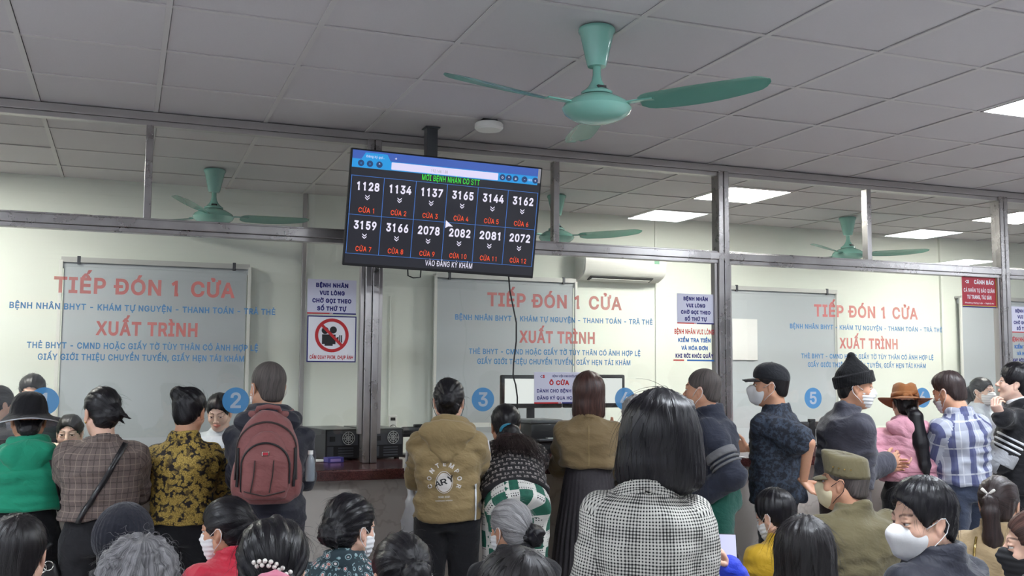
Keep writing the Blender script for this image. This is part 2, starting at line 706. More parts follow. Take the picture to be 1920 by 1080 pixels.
# conduits and panel joints on the office wall
for n_, x in enumerate((1.335, 7.99)):
    structure(MB().box((x - 0.018, BACK - 0.03, 0.0), (x + 0.018, BACK, CEIL), 0.004).build('trim_%d' % (n_ + 1), M['rail'] if n_ == 0 else M['wall']))
structure(MB().box((4.575, BACK - 0.012, 0.0), (4.60, BACK, CEIL), 0.003).build('trim_3', M['wall']))
structure(MB().box((2.055, BACK - 0.012, 0.0), (2.07, BACK, 2.2), 0.003).build('trim_4', M['wall']))

# roller blinds
blabs = ['grey roller blind on the office wall behind the left glass bay',
         'grey roller blind behind the middle glass bay, left of the air conditioner',
         'grey roller blind with a white sheet of paper taped on it',
         'grey roller blind at far right behind the masked clerk']
for (a, b_), lb in zip(blinds, blabs):
    t = thing('roller_blind', lb, 'roller blind', ((a + b_) / 2, BACK - 0.06, 2.40), group='roller blinds on the office wall')
    w = (b_ - a) / 2
    mb = MB().box((-w, -0.03, -0.02), (w, 0.055, 0.0), 0.003)
    mb.box((-w, -0.035, -0.035), (w, -0.028, 0.004))
    mb.build('headrail', M['blind_rail'], t)
    MB().tube([(-w + 0.01, 0.01, -0.055), (w - 0.01, 0.01, -0.055)], 0.026, 14).build('roller', M['blind'], t, True, 40)
    fb = MB()
    fb.box((-w + 0.02, -0.012, -1.515), (w - 0.02, -0.010, -0.05))
    fb.build('fabric', M['blind'], t)
    MB().box((-w + 0.02, -0.02, -1.535), (w - 0.02, 0.0, -1.51), 0.004).build('bottom_bar', M['blind_rail'], t)
    for s in (-1, 1):
        MB().box((s * w - 0.012, -0.036, -1.51), (s * w + 0.012, -0.014, -0.02), 0.002).build('side_channel', M['white_plastic'], t)
        MB().box((s * (w - 0.12) - 0.012, -0.038, -0.05), (s * (w - 0.12) + 0.012, -0.02, 0.012), 0.002).build('bracket', M['dark_steel'], t)

# ---------------------------------------------------------------- counter
o = MB()
o.box((XL, 5.50, CT - 0.06), (XR, 6.50, CT), 0.008)
structure(o.build('counter_slab', M['granite']), 'long dark red granite counter top running under the glass partition', 'counter')
o = MB()
o.box((XL, 5.60, 0.0), (XR, 5.72, CT - 0.06))
structure(o.build('wall_counter', M['marble']), 'pale marble clad front of the service counter', 'counter')
structure(MB().box((XL, 5.585, 0), (XR, 5.60, 0.1), 0.003).build('baseboard_counter', M['granite']))

# ---------------------------------------------------------------- steel and glass partition
def bar(name, lo, hi, mat='steel', bev=0.004):
    return structure(MB().box(lo, hi, bev).build(name, M[mat]))


posts = [-1.12, 1.37, 3.83, 6.395, 8.95, 11.3]
FY0, FY1 = 5.86, 5.94
rail_top = MB().box((XL, FY0, 2.965), (XR, FY1, CEIL - 0.001), 0.003)
rail_top.box((XL, FY0 + 0.01, 2.935), (XR, FY1 - 0.01, 2.964), 0.003)
structure(rail_top.build('trim_5', M['rail']))
rail_mid = MB().box((XL, FY0 - 0.004, 2.352), (XR, FY1 + 0.004, 2.402), 0.004)
rail_mid.box((XL, FY0 + 0.012, 2.402), (XR, FY1 - 0.012, 2.412), 0.002)
rail_mid.box((XL, FY0 + 0.008, 2.326), (XR, FY1 - 0.008, 2.352), 0.003)
structure(rail_mid.build('trim_6', M['steel']), 'stained stainless steel rail crossing the glass partition below the upper panes', 'rail')
for k, x in enumerate(posts):
    mb = MB().box((x - 0.043, FY0 - 0.006, CT), (x - 0.002, FY1 + 0.006, CEIL - 0.04), 0.005)
    mb.box((x + 0.002, FY0 - 0.006, CT), (x + 0.043, FY1 + 0.006, CEIL - 0.04), 0.005)
    structure(mb.build('trim_%d' % (7 + k), M['steel']))
for k, x in enumerate((0.09, 2.575, 5.093, 7.6, 10.1)):
    mb = MB().box((x - 0.02, FY0 + 0.01, 2.41), (x + 0.02, FY1 - 0.01, 2.94), 0.003)
    structure(mb.build('trim_%d' % (20 + k), M['steel']))
# lower sash frames
sash = MB()
for a, b_ in zip([XL] + posts, posts + [XR]):
    a2, b2 = a + 0.045, b_ - 0.045
    if b2 - a2 < 0.2:
        continue
    for x in (a2, b2 - 0.022):
        sash.box((x, FY0 + 0.015, 1.2), (x + 0.022, FY1 - 0.015, 2.33), 0.002)
structure(sash.build('trim_30', M['rail']))
# panes
wn = 10
ups = sorted(posts + [0.09, 2.575, 5.093, 7.6, 10.1])
for a, b_ in zip([XL] + ups, ups + [XR]):
    structure(MB().box((a + 0.02, GY - 0.003, 2.41), (b_ - 0.02, GY + 0.003, 2.94)).build('window_%d' % wn, M['glass']))
    wn += 1
for a, b_ in zip([XL] + posts, posts + [XR]):
    structure(MB().box((a + 0.045, GY - 0.003, 1.20), (b_ - 0.045, GY + 0.003, 2.33)).build('window_%d' % wn, M['glass']))
    wn += 1

# ---------------------------------------------------------------- lettering films on the glass
TYF = GY - 0.004


def bay_film(cx, lab, nums, first):
    t = thing('window_lettering', lab, 'lettering', (cx, TYF, CT), group='lettering on the counter glass')
    z = lambda v: v + CAM_Z - CT
    text('TIẾP ĐÓN 1 CỬA', M['red_film'], t, (0.0, 0, z(0.412)), 0.088, 0.945, bold=0.027)
    text('BỆNH NHÂN BHYT - KHÁM TỰ NGUYỆN - THANH TOÁN - TRẢ THẺ', M['blue_film'], t, (0.01, 0, z(0.322)), 0.034, 1.385, bold=0.024)
    text('XUẤT TRÌNH', M['red_film'], t, (0.01, 0, z(0.186)), 0.078, 0.53, bold=0.032)
    text('THẺ BHYT - CMND HOẶC GIẤY TỜ TÙY THÂN CÓ ẢNH HỢP LỆ', M['blue_film'], t, (0.01, 0, z(0.112)), 0.034, 1.2, bold=0.022)
    text('GIẤY GIỚI THIỆU CHUYỂN TUYẾN, GIẤY HẸN TÁI KHÁM', M['blue_film'], t, (0.0, 0, z(0.05)), 0.034, 1.07, bold=0.022)
    for s, n_ in zip((-1, 1), nums):
        x = s * 0.495
        tt = thing('counter_number_disc', 'blue round sticker with white numeral %s on the counter glass' % n_, 'number sticker', (cx + x, TYF, CT + z(-0.17)), group='numbered discs on the counter glass')
        mb = MB()
        mb.prism([(0.074 * cos(a), 0.074 * sin(a)) for a in np.linspace(0, 2 * pi, 41)[:-1]], 0.0006)
        mb.build('disc', M['circle_film'], tt)
        text(n_, M['white_film'], tt, (0, -0.0006, -0.043), 0.088, name='lettering', bold=0.02)


bay_film(0.105, 'red and blue Vietnamese lettering on the left glass bay above counters 1 and 2', ('1', '2'), 0)
bay_film(2.585, 'red and blue Vietnamese lettering on the middle glass bay above counters 3 and 4', ('3', '4'), 0)
bay_film(5.075, 'red and blue Vietnamese lettering on the right glass bay above counters 5 and 6', ('5', '6'), 0)

# ---------------------------------------------------------------- sign boards on the glass
SY = GY - 0.005


def board(name, label, x0, x1, z0, z1, mat, group=None):
    t = thing(name, label, 'sign', ((x0 + x1) / 2, SY, z0), group=group)
    w = (x1 - x0) / 2
    MB().box((-w, -0.003, 0), (w, 0, z1 - z0), 0.0006).build('board', mat, t)
    return t, w, z1 - z0


def strip(t, w, z, h, y=-0.0036):
    MB().box((-w, y, z), (-0.1 * w, -0.003, z + h)).build('red_strip', M['red_ink'], t)
    MB().box((0.05 * w, y, z), (w, -0.003, z + h)).build('blue_strip', M['navy_ink'], t)
    for k in range(3):
        x = (-0.09 + 0.045 * k) * w
        MB().prism([(x, z), (x + 0.02 * w, z), (x + 0.005 * w, z + h), (x - 0.015 * w, z + h)], 0.0006, Matrix.Translation((0, y, 0))).build('slash_mark', M['red_ink'], t)


def wait_sign(x0, x1, lab):
    t, w, h = board('notice_sign', lab, x0, x1, 1.905, 2.11, M['lilac'], 'wait for your number signs')
    for k, s in enumerate(('BỆNH NHÂN', 'VUI LÒNG', 'CHỜ GỌI THEO', 'SỐ THỨ TỰ')):
        ww = (0.66, 0.52, 0.80, 0.60)[k] * 2 * w
        text(s, M['navy_ink'], t, (0, -0.0034, h - 0.047 - 0.046 * k), 0.026, ww, bold=0.05)
    strip(t, w, 0.0, 0.008)


wait_sign(0.990, 1.280, 'lilac notice sign with navy lettering above the no filming sign')
wait_sign(3.475, 3.765, 'lilac notice sign with navy lettering left of the middle right steel post')
wait_sign(6.47, 6.76, 'lilac notice sign with navy lettering at the right edge beside the last post')

t, w, h = board('no_filming_sign', 'white no filming sign with red crossed circle over a video camera', 0.993, 1.284, 1.622, 1.895, M['navy_ink'])
MB().box((-w + 0.007, -0.0045, 0.007), (w - 0.007, -0.003, h - 0.007)).build('panel', M['white'], t)
cz = 0.158
ring = MB()
n_ = 48
oa = [(0.100 * cos(2 * pi * i / n_), 0.100 * sin(2 * pi * i / n_)) for i in range(n_)]
ia = [(0.081 * cos(2 * pi * i / n_), 0.081 * sin(2 * pi * i / n_)) for i in range(n_)]
mt = Matrix.Translation((0, -0.0062, cz))
for i in range(n_):
    j = (i + 1) % n_
    ring.prism([oa[i], oa[j], ia[j], ia[i]], 0.0008, mt)
rot45 = mt @ Matrix.Rotation(rad(45), 4, 'Y')
ring.box((-0.083, -0.0006, -0.0085), (0.083, 0.0004, 0.0085), mat=rot45)
ring.build('prohibition_ring', M['red_ink'], t)
cm = MB()
T0 = Matrix.Translation((0, -0.0052, cz))
cm.box((-0.058, 0, -0.052), (0.022, 0.0008, 0.005), mat=T0)
cm.box((-0.042, 0, -0.062), (0.006, 0.0008, -0.052), mat=T0)
for x, zz, r in ((-0.040, 0.028, 0.021), (0.008, 0.032, 0.021)):
    cm.prism([(x + r * cos(a), zz + r * sin(a)) for a in np.linspace(0, 2 * pi, 25)[:-1]], 0.0008, T0)
cm.prism([(0.026, -0.03), (0.040, -0.036), (0.040, -0.006), (0.026, -0.014)], 0.0008, T0)
for x in (0.044, 0.054):
    cm.box((x, 0, -0.042), (x + 0.007, 0.0008, 0.002), mat=T0)
cm.build('camera_pictogram', M['matte_black'], t)
text('CẤM QUAY PHIM, CHỤP ẢNH', M['red_ink'], t, (0, -0.0049, 0.018), 0.022, 2 * w * 0.88, bold=0.03)


def check_money(x0, x1, lab):
    t = thing('window_notice', lab, 'sign', ((x0 + x1) / 2, SY, 1.652), group='check your money notices')
    w = (x1 - x0) / 2
    text('BỆNH NHÂN VUI LÒNG', M['red_ink'], t, (0, 0, 0.183), 0.034, 2 * w * 0.94, bold=0.03)
    text('KIỂM TRA TIỀN', M['blue_ink'], t, (0, 0, 0.128), 0.028, 2 * w * 0.77, bold=0.045)
    text('VÀ HÓA ĐƠN', M['blue_ink'], t, (0, 0, 0.075), 0.028, 2 * w * 0.63, bold=0.045)
    text('KHI RỜI KHỎI QUẦY', M['navy_ink'], t, (0, 0, 0.022), 0.028, 2 * w * 0.90, bold=0.045)
    MB().box((-w, -0.0008, 0), (-w * 0.5, 0, 0.011)).build('red_strip', M['red_film'], t)
    MB().box((-w * 0.36, -0.0008, 0), (w, 0, 0.011)).build('blue_strip', M['blue_ink'], t)


check_money(3.445, 3.775, 'red and blue check your money notice on glass by the middle right post')
check_money(6.465, 6.79, 'red and blue check your money notice on glass at the right edge')

t, w, h = board('warning_sign', 'dark red warning sign at the top right of the glass by the last post', 5.985, 6.325, 2.09, 2.325, M['red_board'])
text('CẢNH BÁO', M['white'], t, (0.05, -0.0034, 0.182), 0.032, 0.2, bold=0.04)
text('CÁ NHÂN TỰ BẢO QUẢN', M['white'], t, (0, -0.0034, 0.118), 0.030, 0.31, bold=0.02)
text('TƯ TRANG, TÀI SẢN', M['white'], t, (0, -0.0034, 0.066), 0.030, 0.245, bold=0.03)
text('Phường Hưng Lộc - Nghệ An', M['white'], t, (0, -0.0034, 0.03), 0.011, 0.29, bold=0.02)
MB().box((-w, -0.0036, 0.0), (w, -0.003, 0.016)).build('blue_strip', M['navy_ink'], t)
MB().box((-w, -0.0038, 0.010), (w, -0.003, 0.015)).build('yellow_strip', M['yellow_ink'], t)
MB().box((w, -0.0036, 0.0), (w + 0.008, 0, h)).build('yellow_edge', M['yellow_ink'], t)


def hospital_mark(t, x, z, s, mat_a, mat_b):
    mb = MB()
    T = Matrix.Translation((x, -0.0042, z))
    for dx, dz in ((-0.5, 0.45), (-0.5, -0.45), (-0.95, 0.0)):
        mb.prism([(s * (dx + 0.22 * cos(a)), s * (dz + 0.22 * sin(a))) for a in np.linspace(0, 2 * pi, 17)[:-1]], 0.001, T)
    mb.build('emblem_lettering', mat_a, t)
    text('3', mat_b, t, (x + 0.35 * s, -0.0042, z - 0.7 * s), 1.4 * s, name='lettering', bold=0.06)


hospital_mark(t, -0.118, 0.198, 0.018, M['white'], M['white'])

t, w, h = board('booking_window_sign', 'white sign on the glass reading Ô CỬA in red, left of the khaki blazer', 2.432, 2.80, 1.372, 1.572, M['lilac'])
text('BỆNH VIỆN UNG BƯỚU NGHỆ AN', M['navy_ink'], t, (0.055, -0.0034, 0.168), 0.014, 0.225, bold=0.03)
text('Ô CỬA', M['red_ink'], t, (-0.01, -0.0034, 0.118), 0.03, 0.14, bold=0.045)
text('DÀNH CHO BỆNH NHÂN', M['navy_ink'], t, (0, -0.0034, 0.070), 0.022, 0.33, bold=0.03)
text('ĐĂNG KÝ QUA HOTLINE', M['navy_ink'], t, (0, -0.0034, 0.025), 0.022, 0.33, bold=0.03)
strip(t, w, 0.0, 0.009)
hospital_mark(t, -0.125, 0.172, 0.015, M['navy_ink'], M['red_ink'])

# ---------------------------------------------------------------- queue screen on its ceiling post
tvt = thing('queue_screen', 'black flat screen showing queue numbers, hung from the ceiling in front of the partition', 'screen',
            (1.663, 5.357, 2.452), (rad(9.41), rad(1.83), rad(-3.38)))
tvt.rotation_mode = 'YXZ'
W_, H_ = 1.11, 0.645
mb = MB().box((-W_ / 2, 0.0, -H_ / 2), (W_ / 2, 0.035, H_ / 2), 0.004)
mb.box((-0.42, 0.03, -0.26), (0.42, 0.065, 0.2), 0.015)
mb.build('cabinet', M['matte_black'], tvt)
bz = 0.009
sw, sh = W_ / 2 - bz, H_ / 2 - bz
sx = lambda f: -sw + 2 * sw * f
sz = lambda f: sh - 2 * sh * f - 0.0
mb = MB().box((-sw, -0.0012, -sh + 0.006), (sw, 0.001, sh))
mb.build('display_panel', M['tv_dark'], tvt)
scr = MB()
YY = -0.0022


def rect(fx0, fz0, fx1, fz1, y=YY, d=0.0008):
    return ((sx(fx0), y, sz(fz1)), (sx(fx1), y + d, sz(fz0)))


MB().box(*rect(0, 0, 0.985, 0.075)).build('title_bar', M['tv_top'], tvt)
MB().box(*rect(0, 0.07, 0.985, 0.15)).build('address_bar', M['tv_bar'], tvt)
MB().prism([(sx(0.045), sz(0.075)), (sx(0.065), sz(0.015)), (sx(0.175), sz(0.015)), (sx(0.195), sz(0.075))], 0.0006, Matrix.Translation((0, YY - 0.0008, 0))).build('browser_tab', M['tv_bar'], tvt)
MB().box(*rect(0.20, 0.078, 0.765, 0.142, YY - 0.0012, 0.001), 0.003).build('address_field', M['tv_field'], tvt)
for fx in (0.045, 0.09, 0.138, 0.79, 0.825, 0.862, 0.912, 0.972):
    MB().prism([(sx(fx) + 0.0175 * cos(a), sz(0.11) + 0.0175 * sin(a)) for a in np.linspace(0, 2 * pi, 21)[:-1]], 0.0006, Matrix.Translation((0, YY - 0.001, 0))).build('browser_button', M['tv_navy'], tvt)
MB().box(*rect(0.985, 0, 1.0, 0.13)).build('scroll_strip', M['tv_grey'], tvt)
ln = MB()
r0, r1, r2 = 0.222, 0.563, 0.905
for fz in (r0, r1, r2):
    ln.box(*rect(0.0, fz - 0.0016, 0.995, fz + 0.0016))
for k in range(7):
    fx = 0.004 + k * (0.99 / 6)
    ln.box(*rect(fx - 0.0011, r0, fx + 0.0011, r2))
ln.build('grid_lines', M['tv_line'], tvt)
TR = (pi / 2, 0, 0)
text('Đăng ký gọi..', M['tv_white'], tvt, (sx(0.115), YY - 0.0016, sz(0.056)), 0.013, 0.1, bold=0.0)
text('+', M['tv_white'], tvt, (sx(0.22), YY - 0.0016, sz(0.055)), 0.018, bold=0.02)
text('192.168.1.88', M['tv_grey'], tvt, (sx(0.45), YY - 0.0022, sz(0.128)), 0.016, 0.095, bold=0.0)
text('100%', M['tv_white'], tvt, (sx(0.942), YY - 0.0016, sz(0.12)), 0.012, 0.03, bold=0.0)
for fx, s in ((0.045, '<'), (0.09, '>'), (0.138, '^'), (0.79, 'o'), (0.825, '*'), (0.862, 'a'), (0.912, '-'), (0.972, '+')):
    text(s, M['tv_white'] if fx > 0.1 else M['tv_bar'], tvt, (sx(fx), YY - 0.0016, sz(0.122)), 0.016, bold=0.01, name='lettering')
text('MỜI BỆNH NHÂN CÓ STT', M['tv_green'], tvt, (sx(0.515), YY - 0.001, sz(0.205)), 0.031, 0.335, bold=0.005)
text('VÀO ĐĂNG KÝ KHÁM', M['tv_white'], tvt, (sx(0.54), YY - 0.001, sz(0.965)), 0.031, 0.275, bold=0.008)
nums = ['1128', '1134', '1137', '3165', '3144', '3162', '3159', '3166', '2078', '2082', '2081', '2072']
for k, n_ in enumerate(nums):
    c, rr = k % 6, k // 6
    fx = 0.004 + (c + 0.52) * 0.165
    fz = r0 + rr * (r1 - r0)
    text(n_, M['tv_white'], tvt, (sx(fx), YY - 0.001, sz(fz + 0.125)), 0.047, 0.125, bold=0.03, name='lettering')
    ch = MB()
    for q in (0.0, 0.013):
        zc = sz(fz + 0.185) - q + 0.006
        ch.prism([(sx(fx) - 0.012, zc + 0.010), (sx(fx) - 0.012, zc + 0.004), (sx(fx), zc - 0.007), (sx(fx) + 0.012, zc + 0.004), (sx(fx) + 0.012, zc + 0.010), (sx(fx), zc - 0.001)], 0.0006, Matrix.Translation((0, YY - 0.0006, 0)))
    ch.build('chevrons', M['tv_white'], tvt)
    text('CỬA %d' % (k + 1), M['tv_orange'], tvt, (sx(fx), YY - 0.001, sz(fz + 0.318)), 0.027, 0.087 if k < 9 else 0.1, bold=0.006, name='lettering')
MB().prism([(sx(0.505), sz(0.545)), (sx(0.505), sz(0.615)), (sx(0.520), sz(0.598)), (sx(0.545), sz(0.597))], 0.0006, Matrix.Translation((0, YY - 0.002, 0))).build('mouse_pointer', M['tv_white'], tvt)
# hanging bracket and post
mt_ = thing('screen_mount', 'dark grey square steel post dropping from the ceiling behind the screen', 'mount', (1.65, 5.62, CEIL))
MB().box((-0.033, -0.033, -0.75), (0.033, 0.033, 0.0), 0.003).build('post', M['dark_steel'], mt_)
MB().box((-0.045, -0.045, -0.006), (0.045, 0.045, 0.0), 0.001).build('ceiling_plate', M['dark_steel'], mt_)
MB().box((-0.15, -0.10, -0.66), (0.19, -0.03, -0.50), 0.004).build('bracket', M['dark_steel'], mt_)
# cables
cz_ = [at_y(764, 497, 5.47), at_y(765, 517, 5.47), at_y(775, 521, 5.47), at_y(788, 520, 5.47), at_y(790, 499, 5.47)]
tag(MB().tube(cz_, 0.004, 6).build('loop_cord', M['matte_black'], None, True), 'short black cable loop under the lower left edge of the screen', 'cable')
pts = [at_y(x, y, 5.44) for x, y in ((952, 497), (956, 545), (962, 575), (968, 605), (968, 640), (963, 680), (962, 705), (967, 722), (970, 745), (970, 790), (972, 862))]
tag(MB().tube(pts, 0.0045, 6).build('power_cord', M['matte_black'], None, True), 'long black cable hanging from the screen down to the counter', 'cable')

# ---------------------------------------------------------------- ceiling fans
def ceiling_fan(loc, label, a0, blade_r=0.70, s=1.0):
    t = thing('ceiling_fan', label, 'ceiling fan', loc, group='green ceiling fans')
    MB().lathe([(0.0, 0.0), (0.073, 0.0), (0.078, -0.006), (0.078, -0.016), (0.070, -0.028), (0.052, -0.11), (0.042, -0.155), (0.038, -0.165), (0.0, -0.168)], 36).build('canopy', M['fan'], t, True, 40)
    MB().lathe([(0.0, -0.16), (0.017, -0.162), (0.017, -0.20), (0.022, -0.225), (0.036, -0.25), (0.055, -0.268), (0.066, -0.275), (0.067, -0.286), (0.0, -0.288)], 32).build('downrod', M['fan'], t, True, 40)
    MB().box((-0.02, -0.052, -0.272), (0.02, -0.03, -0.255), 0.002).build('rod_slot', M['matte_black'], t)
    MB().lathe([(0.0, -0.284), (0.06, -0.286), (0.095, -0.30), (0.135, -0.325), (0.145, -0.345), (0.135, -0.365), (0.10, -0.388), (0.05, -0.402), (0.0, -0.405)], 44).build('motor_housing', M['fan'], t, True, 40)
    for k in range(3):
        a = a0 + k * 2 * pi / 3
        R = Matrix.Rotation(a, 4, 'Z')
        mb = MB()
        nu, nv = 22, 6
        grid = []
        for i in range(nu + 1):
            u = i / nu
            r = 0.19 + (blade_r - 0.19) * u
            wdt = (0.055 + 0.02 * math.sin(u * pi)) * (1 - max(0, (u - 0.9) / 0.1) ** 2 * 0.75) * (0.55 + 0.45 * min(1, u / 0.06))
            row = []
            for j in range(nv + 1):
                v = j / nv * 2 - 1
                y = v * wdt + 0.02 * math.sin(u * 2.2)
                z = -0.333 + 0.045 * u * u * 0.5 - v * wdt * (0.30 - 0.12 * u) - 0.006 * (v * v)
                row.append(mb.bm.verts.new(R @ Vector((r, y, z))))
            grid.append(row)
        for i in range(nu):
            for j in range(nv):
                mb.bm.faces.new((grid[i][j], grid[i + 1][j], grid[i + 1][j + 1], grid[i][j + 1]))
        bmesh.ops.solidify(mb.bm, geom=list(mb.bm.faces), thickness=0.003)
        bl = mb.build('blade', M['fan'], t, True, 40)
        ar = MB()
        ar.box((0.10, -0.016, -0.336), (0.25, 0.016, -0.329), 0.002, R)
        ar.build('blade_arm', M['fan'], bl)
    return t


ceiling_fan((1.80, 3.69, CEIL - 0.001), 'large pale green ceiling fan on the hall ceiling in front of the glass', rad(70), 0.72)
ceiling_fan((0.56, 7.40, CEIL - 0.001), 'pale green ceiling fan in the office seen through the upper left pane', rad(5), 0.7)
ceiling_fan((3.245, 7.40, CEIL - 0.001), 'pale green ceiling fan in the office half hidden behind the queue screen', rad(80), 0.7)
ceiling_fan((6.17, 7.40, CEIL - 0.001), 'pale green ceiling fan in the office behind the upper right pane', rad(-35), 0.7)

# wireless access point on the ceiling
t = thing('access_point', 'small round white wireless access point under the ceiling near the screen', 'router', (1.90, 5.30, CEIL))
MB().lathe([(0, -0.02), (0.075, -0.02), (0.082, -0.028), (0.082, -0.05), (0.07, -0.062), (0, -0.064)], 32).build('housing', M['white_plastic'], t, True, 40)
MB().box((-0.045, -0.025, -0.02), (0.045, 0.025, 0.0), 0.003).build('bracket', M['matte_black'], t)
MB().tube([(0.03, 0, -0.006), (0.06, 0.03, -0.002), (0.085, 0.01, -0.012), (0.06, -0.02, -0.02)], 0.004, 6).build('cable', M['matte_black'], t, True)

# air conditioner on the office wall
t = thing('air_conditioner', 'white split air conditioner high on the office wall behind the glass', 'air conditioner', (4.17, BACK, 2.40))
prof = [(0.0, 0.0), (-0.07, 0.0), (-0.17, 0.035), (-0.205, 0.075), (-0.215, 0.15), (-0.21, 0.235), (-0.19, 0.262), (0.0, 0.268)]
mb = MB()
L_ = 0.415
n_ = len(prof)
va = [mb.bm.verts.new((-L_, y, z)) for y, z in prof]
vb = [mb.bm.verts.new((L_, y, z)) for y, z in prof]
mb.bm.faces.new(va)
mb.bm.faces.new(vb[::-1])
for i in range(n_):
    j = (i + 1) % n_
    mb.bm.faces.new((va[i], va[j], vb[j], vb[i]))
bmesh.ops.bevel(mb.bm, geom=[e for e in mb.bm.edges if abs(e.verts[0].co.x - e.verts[1].co.x) < 0.01], offset=0.012, segments=3, affect='EDGES')
mb.build('casing', M['white_plastic'], t, True, 50)
mtx = Matrix.Translation((0, -0.125, 0.012)) @ Matrix.Rotation(rad(-19), 4, 'X')
MB().box((-0.33, -0.042, -0.003), (0.30, 0.042, 0.004), 0.001, mtx).build('outlet', M['matte_black'], t)
mtx2 = Matrix.Translation((0, -0.11, 0.002)) @ Matrix.Rotation(rad(-14), 4, 'X')
MB().box((-0.31, -0.035, -0.004), (0.28, 0.035, 0.0), 0.001, mtx2).build('louver', M['white_plastic'], t)
MB().box((0.285, -0.2165, 0.155), (0.335, -0.213, 0.225)).build('energy_label', plain('label_green', srgb(120, 170, 140), 0.6), t)

# wall timer
p = at_y(735, 795, BACK)
t = thing('wall_timer', 'small white timer switch with a round dial on the office wall', 'timer', (p.x, BACK, p.z))
MB().box((-0.035, -0.03, -0.075), (0.035, 0.0, 0.075), 0.006).build('case', M['white_plastic'], t)
MB().lathe([(0, 0.0), (0.026, 0.0), (0.026, 0.006), (0.02, 0.010), (0, 0.010)], 24, Matrix.Translation((0, -0.03, -0.035)) @ Matrix.Rotation(pi / 2, 4, 'X')).build('dial', M['blind_rail'], t, True, 40)
MB().lathe([(0.024, 0.0), (0.031, 0.0), (0.031, 0.004), (0.024, 0.004)], 24, Matrix.Translation((0, -0.03, -0.035)) @ Matrix.Rotation(pi / 2, 4, 'X')).build('dial_ring', M['matte_black'], t, True, 40)
MB().box((-0.02, -0.033, 0.03), (0.02, -0.029, 0.055), 0.001).build('display', M['matte_black'], t)
# sheet of paper taped to a blind
pp = thing('paper_sheet', 'blank white sheet of paper taped to the grey blind behind counter 5', 'paper', (5.50, BACK - 0.085, 1.70))
MB().box((-0.14, 0, 0), (0.14, 0.001, 0.39), 0.0003).build('sheet', M['paper'], pp)

# ---------------------------------------------------------------- office equipment on the counter
def pc_tower(x, y, lab, rot):
    t = thing('computer_tower', lab, 'computer', (x, y, CT), (0, 0, rot), 'computer towers on the counter')
    w, d, h = 0.11, 0.20, 0.185
    MB().box((-w, -d, 0.008), (w, d, h), 0.004).build('case', M['black'], t)
    MB().box((-w, -d + 0.01, h), (w, d, h + 0.003), 0.001).build('top_panel', plain('tower_top', srgb(120, 124, 122), 0.4), t)
    MB().box((-w + 0.008, -d - 0.002, 0.088), (w - 0.012, -d, h - 0.008), 0.0008).build('power_supply_plate', M['dark_steel'], t)
    ff = MB()
    c0 = Matrix.Translation((0.035, -d - 0.004, 0.132)) @ Matrix.Rotation(pi / 2, 4, 'X')
    for r in (0.012, 0.024, 0.036):
        ff.lathe([(r, 0), (r + 0.004, 0), (r + 0.004, 0.004), (r, 0.004)], 28, c0)
    for k in range(8):
        a = k * pi / 4
        ff.box((-0.04, -0.0015, 0), (0.04, 0.0015, 0.003), mat=c0 @ Matrix.Rotation(a, 4, 'Z'))
    ff.build('fan_grille', M['blind_rail'], t, True, 40)
    MB().lathe([(0, 0), (0.04, 0), (0.04, 0.001), (0, 0.001)], 28, Matrix.Translation((0.035, -d - 0.0032, 0.132)) @ Matrix.Rotation(pi / 2, 4, 'X')).build('fan_opening', M['matte_black'], t)
    MB().box((-0.085, -d - 0.006, 0.115), (-0.05, -d, 0.145), 0.002).build('power_socket', M['matte_black'], t)
    for k in range(4):
        MB().box((-0.03, -d - 0.003, 0.02 + 0.016 * k), (0.07, -d, 0.028 + 0.016 * k), 0.0005).build('slot_cover', M['dark_steel'], t)
    MB().box((-w + 0.01, -d - 0.004, 0.02), (-w + 0.05, -d, 0.082), 0.001).build('port_panel', M['dark_steel'], t)
    for sx_ in (-1, 1):
        for sy_ in (-1, 1):
            MB().box((sx_ * 0.085 - 0.012, sy_ * 0.16 - 0.012, 0), (sx_ * 0.085 + 0.012, sy_ * 0.16 + 0.012, 0.009)).build('foot', M['black'], t)


pc_tower(1.225, 6.30, 'black computer tower with a fan grille left of the steel post', rad(10))
pc_tower(1.495, 6.31, 'black computer tower with a fan grille right of the steel post', rad(14))


def monitor(loc, rot, w, h, lab, on=True):
    t = thing('computer_monitor', lab, 'monitor', loc, (0, 0, rot), 'office monitors')
    mb = MB()
    mb.box((-w / 2, -0.02, 0.12), (w / 2, 0.02, 0.12 + h), 0.012)
    mb.build('bezel', M['black'], t, True, 40)
    MB().box((-w / 2 + 0.028, -0.0225, 0.155), (w / 2 - 0.028, -0.0195, 0.12 + h - 0.028)).build('screen', M['monitor'] if on else M['matte_black'], t)
    MB().box((-0.03, 0.0, 0.0), (0.03, 0.025, 0.2), 0.005).build('stand', M['black'], t)
    MB().box((-0.11, -0.08, 0.0), (0.11, 0.09, 0.012), 0.005).build('base', M['black'], t)
    return t


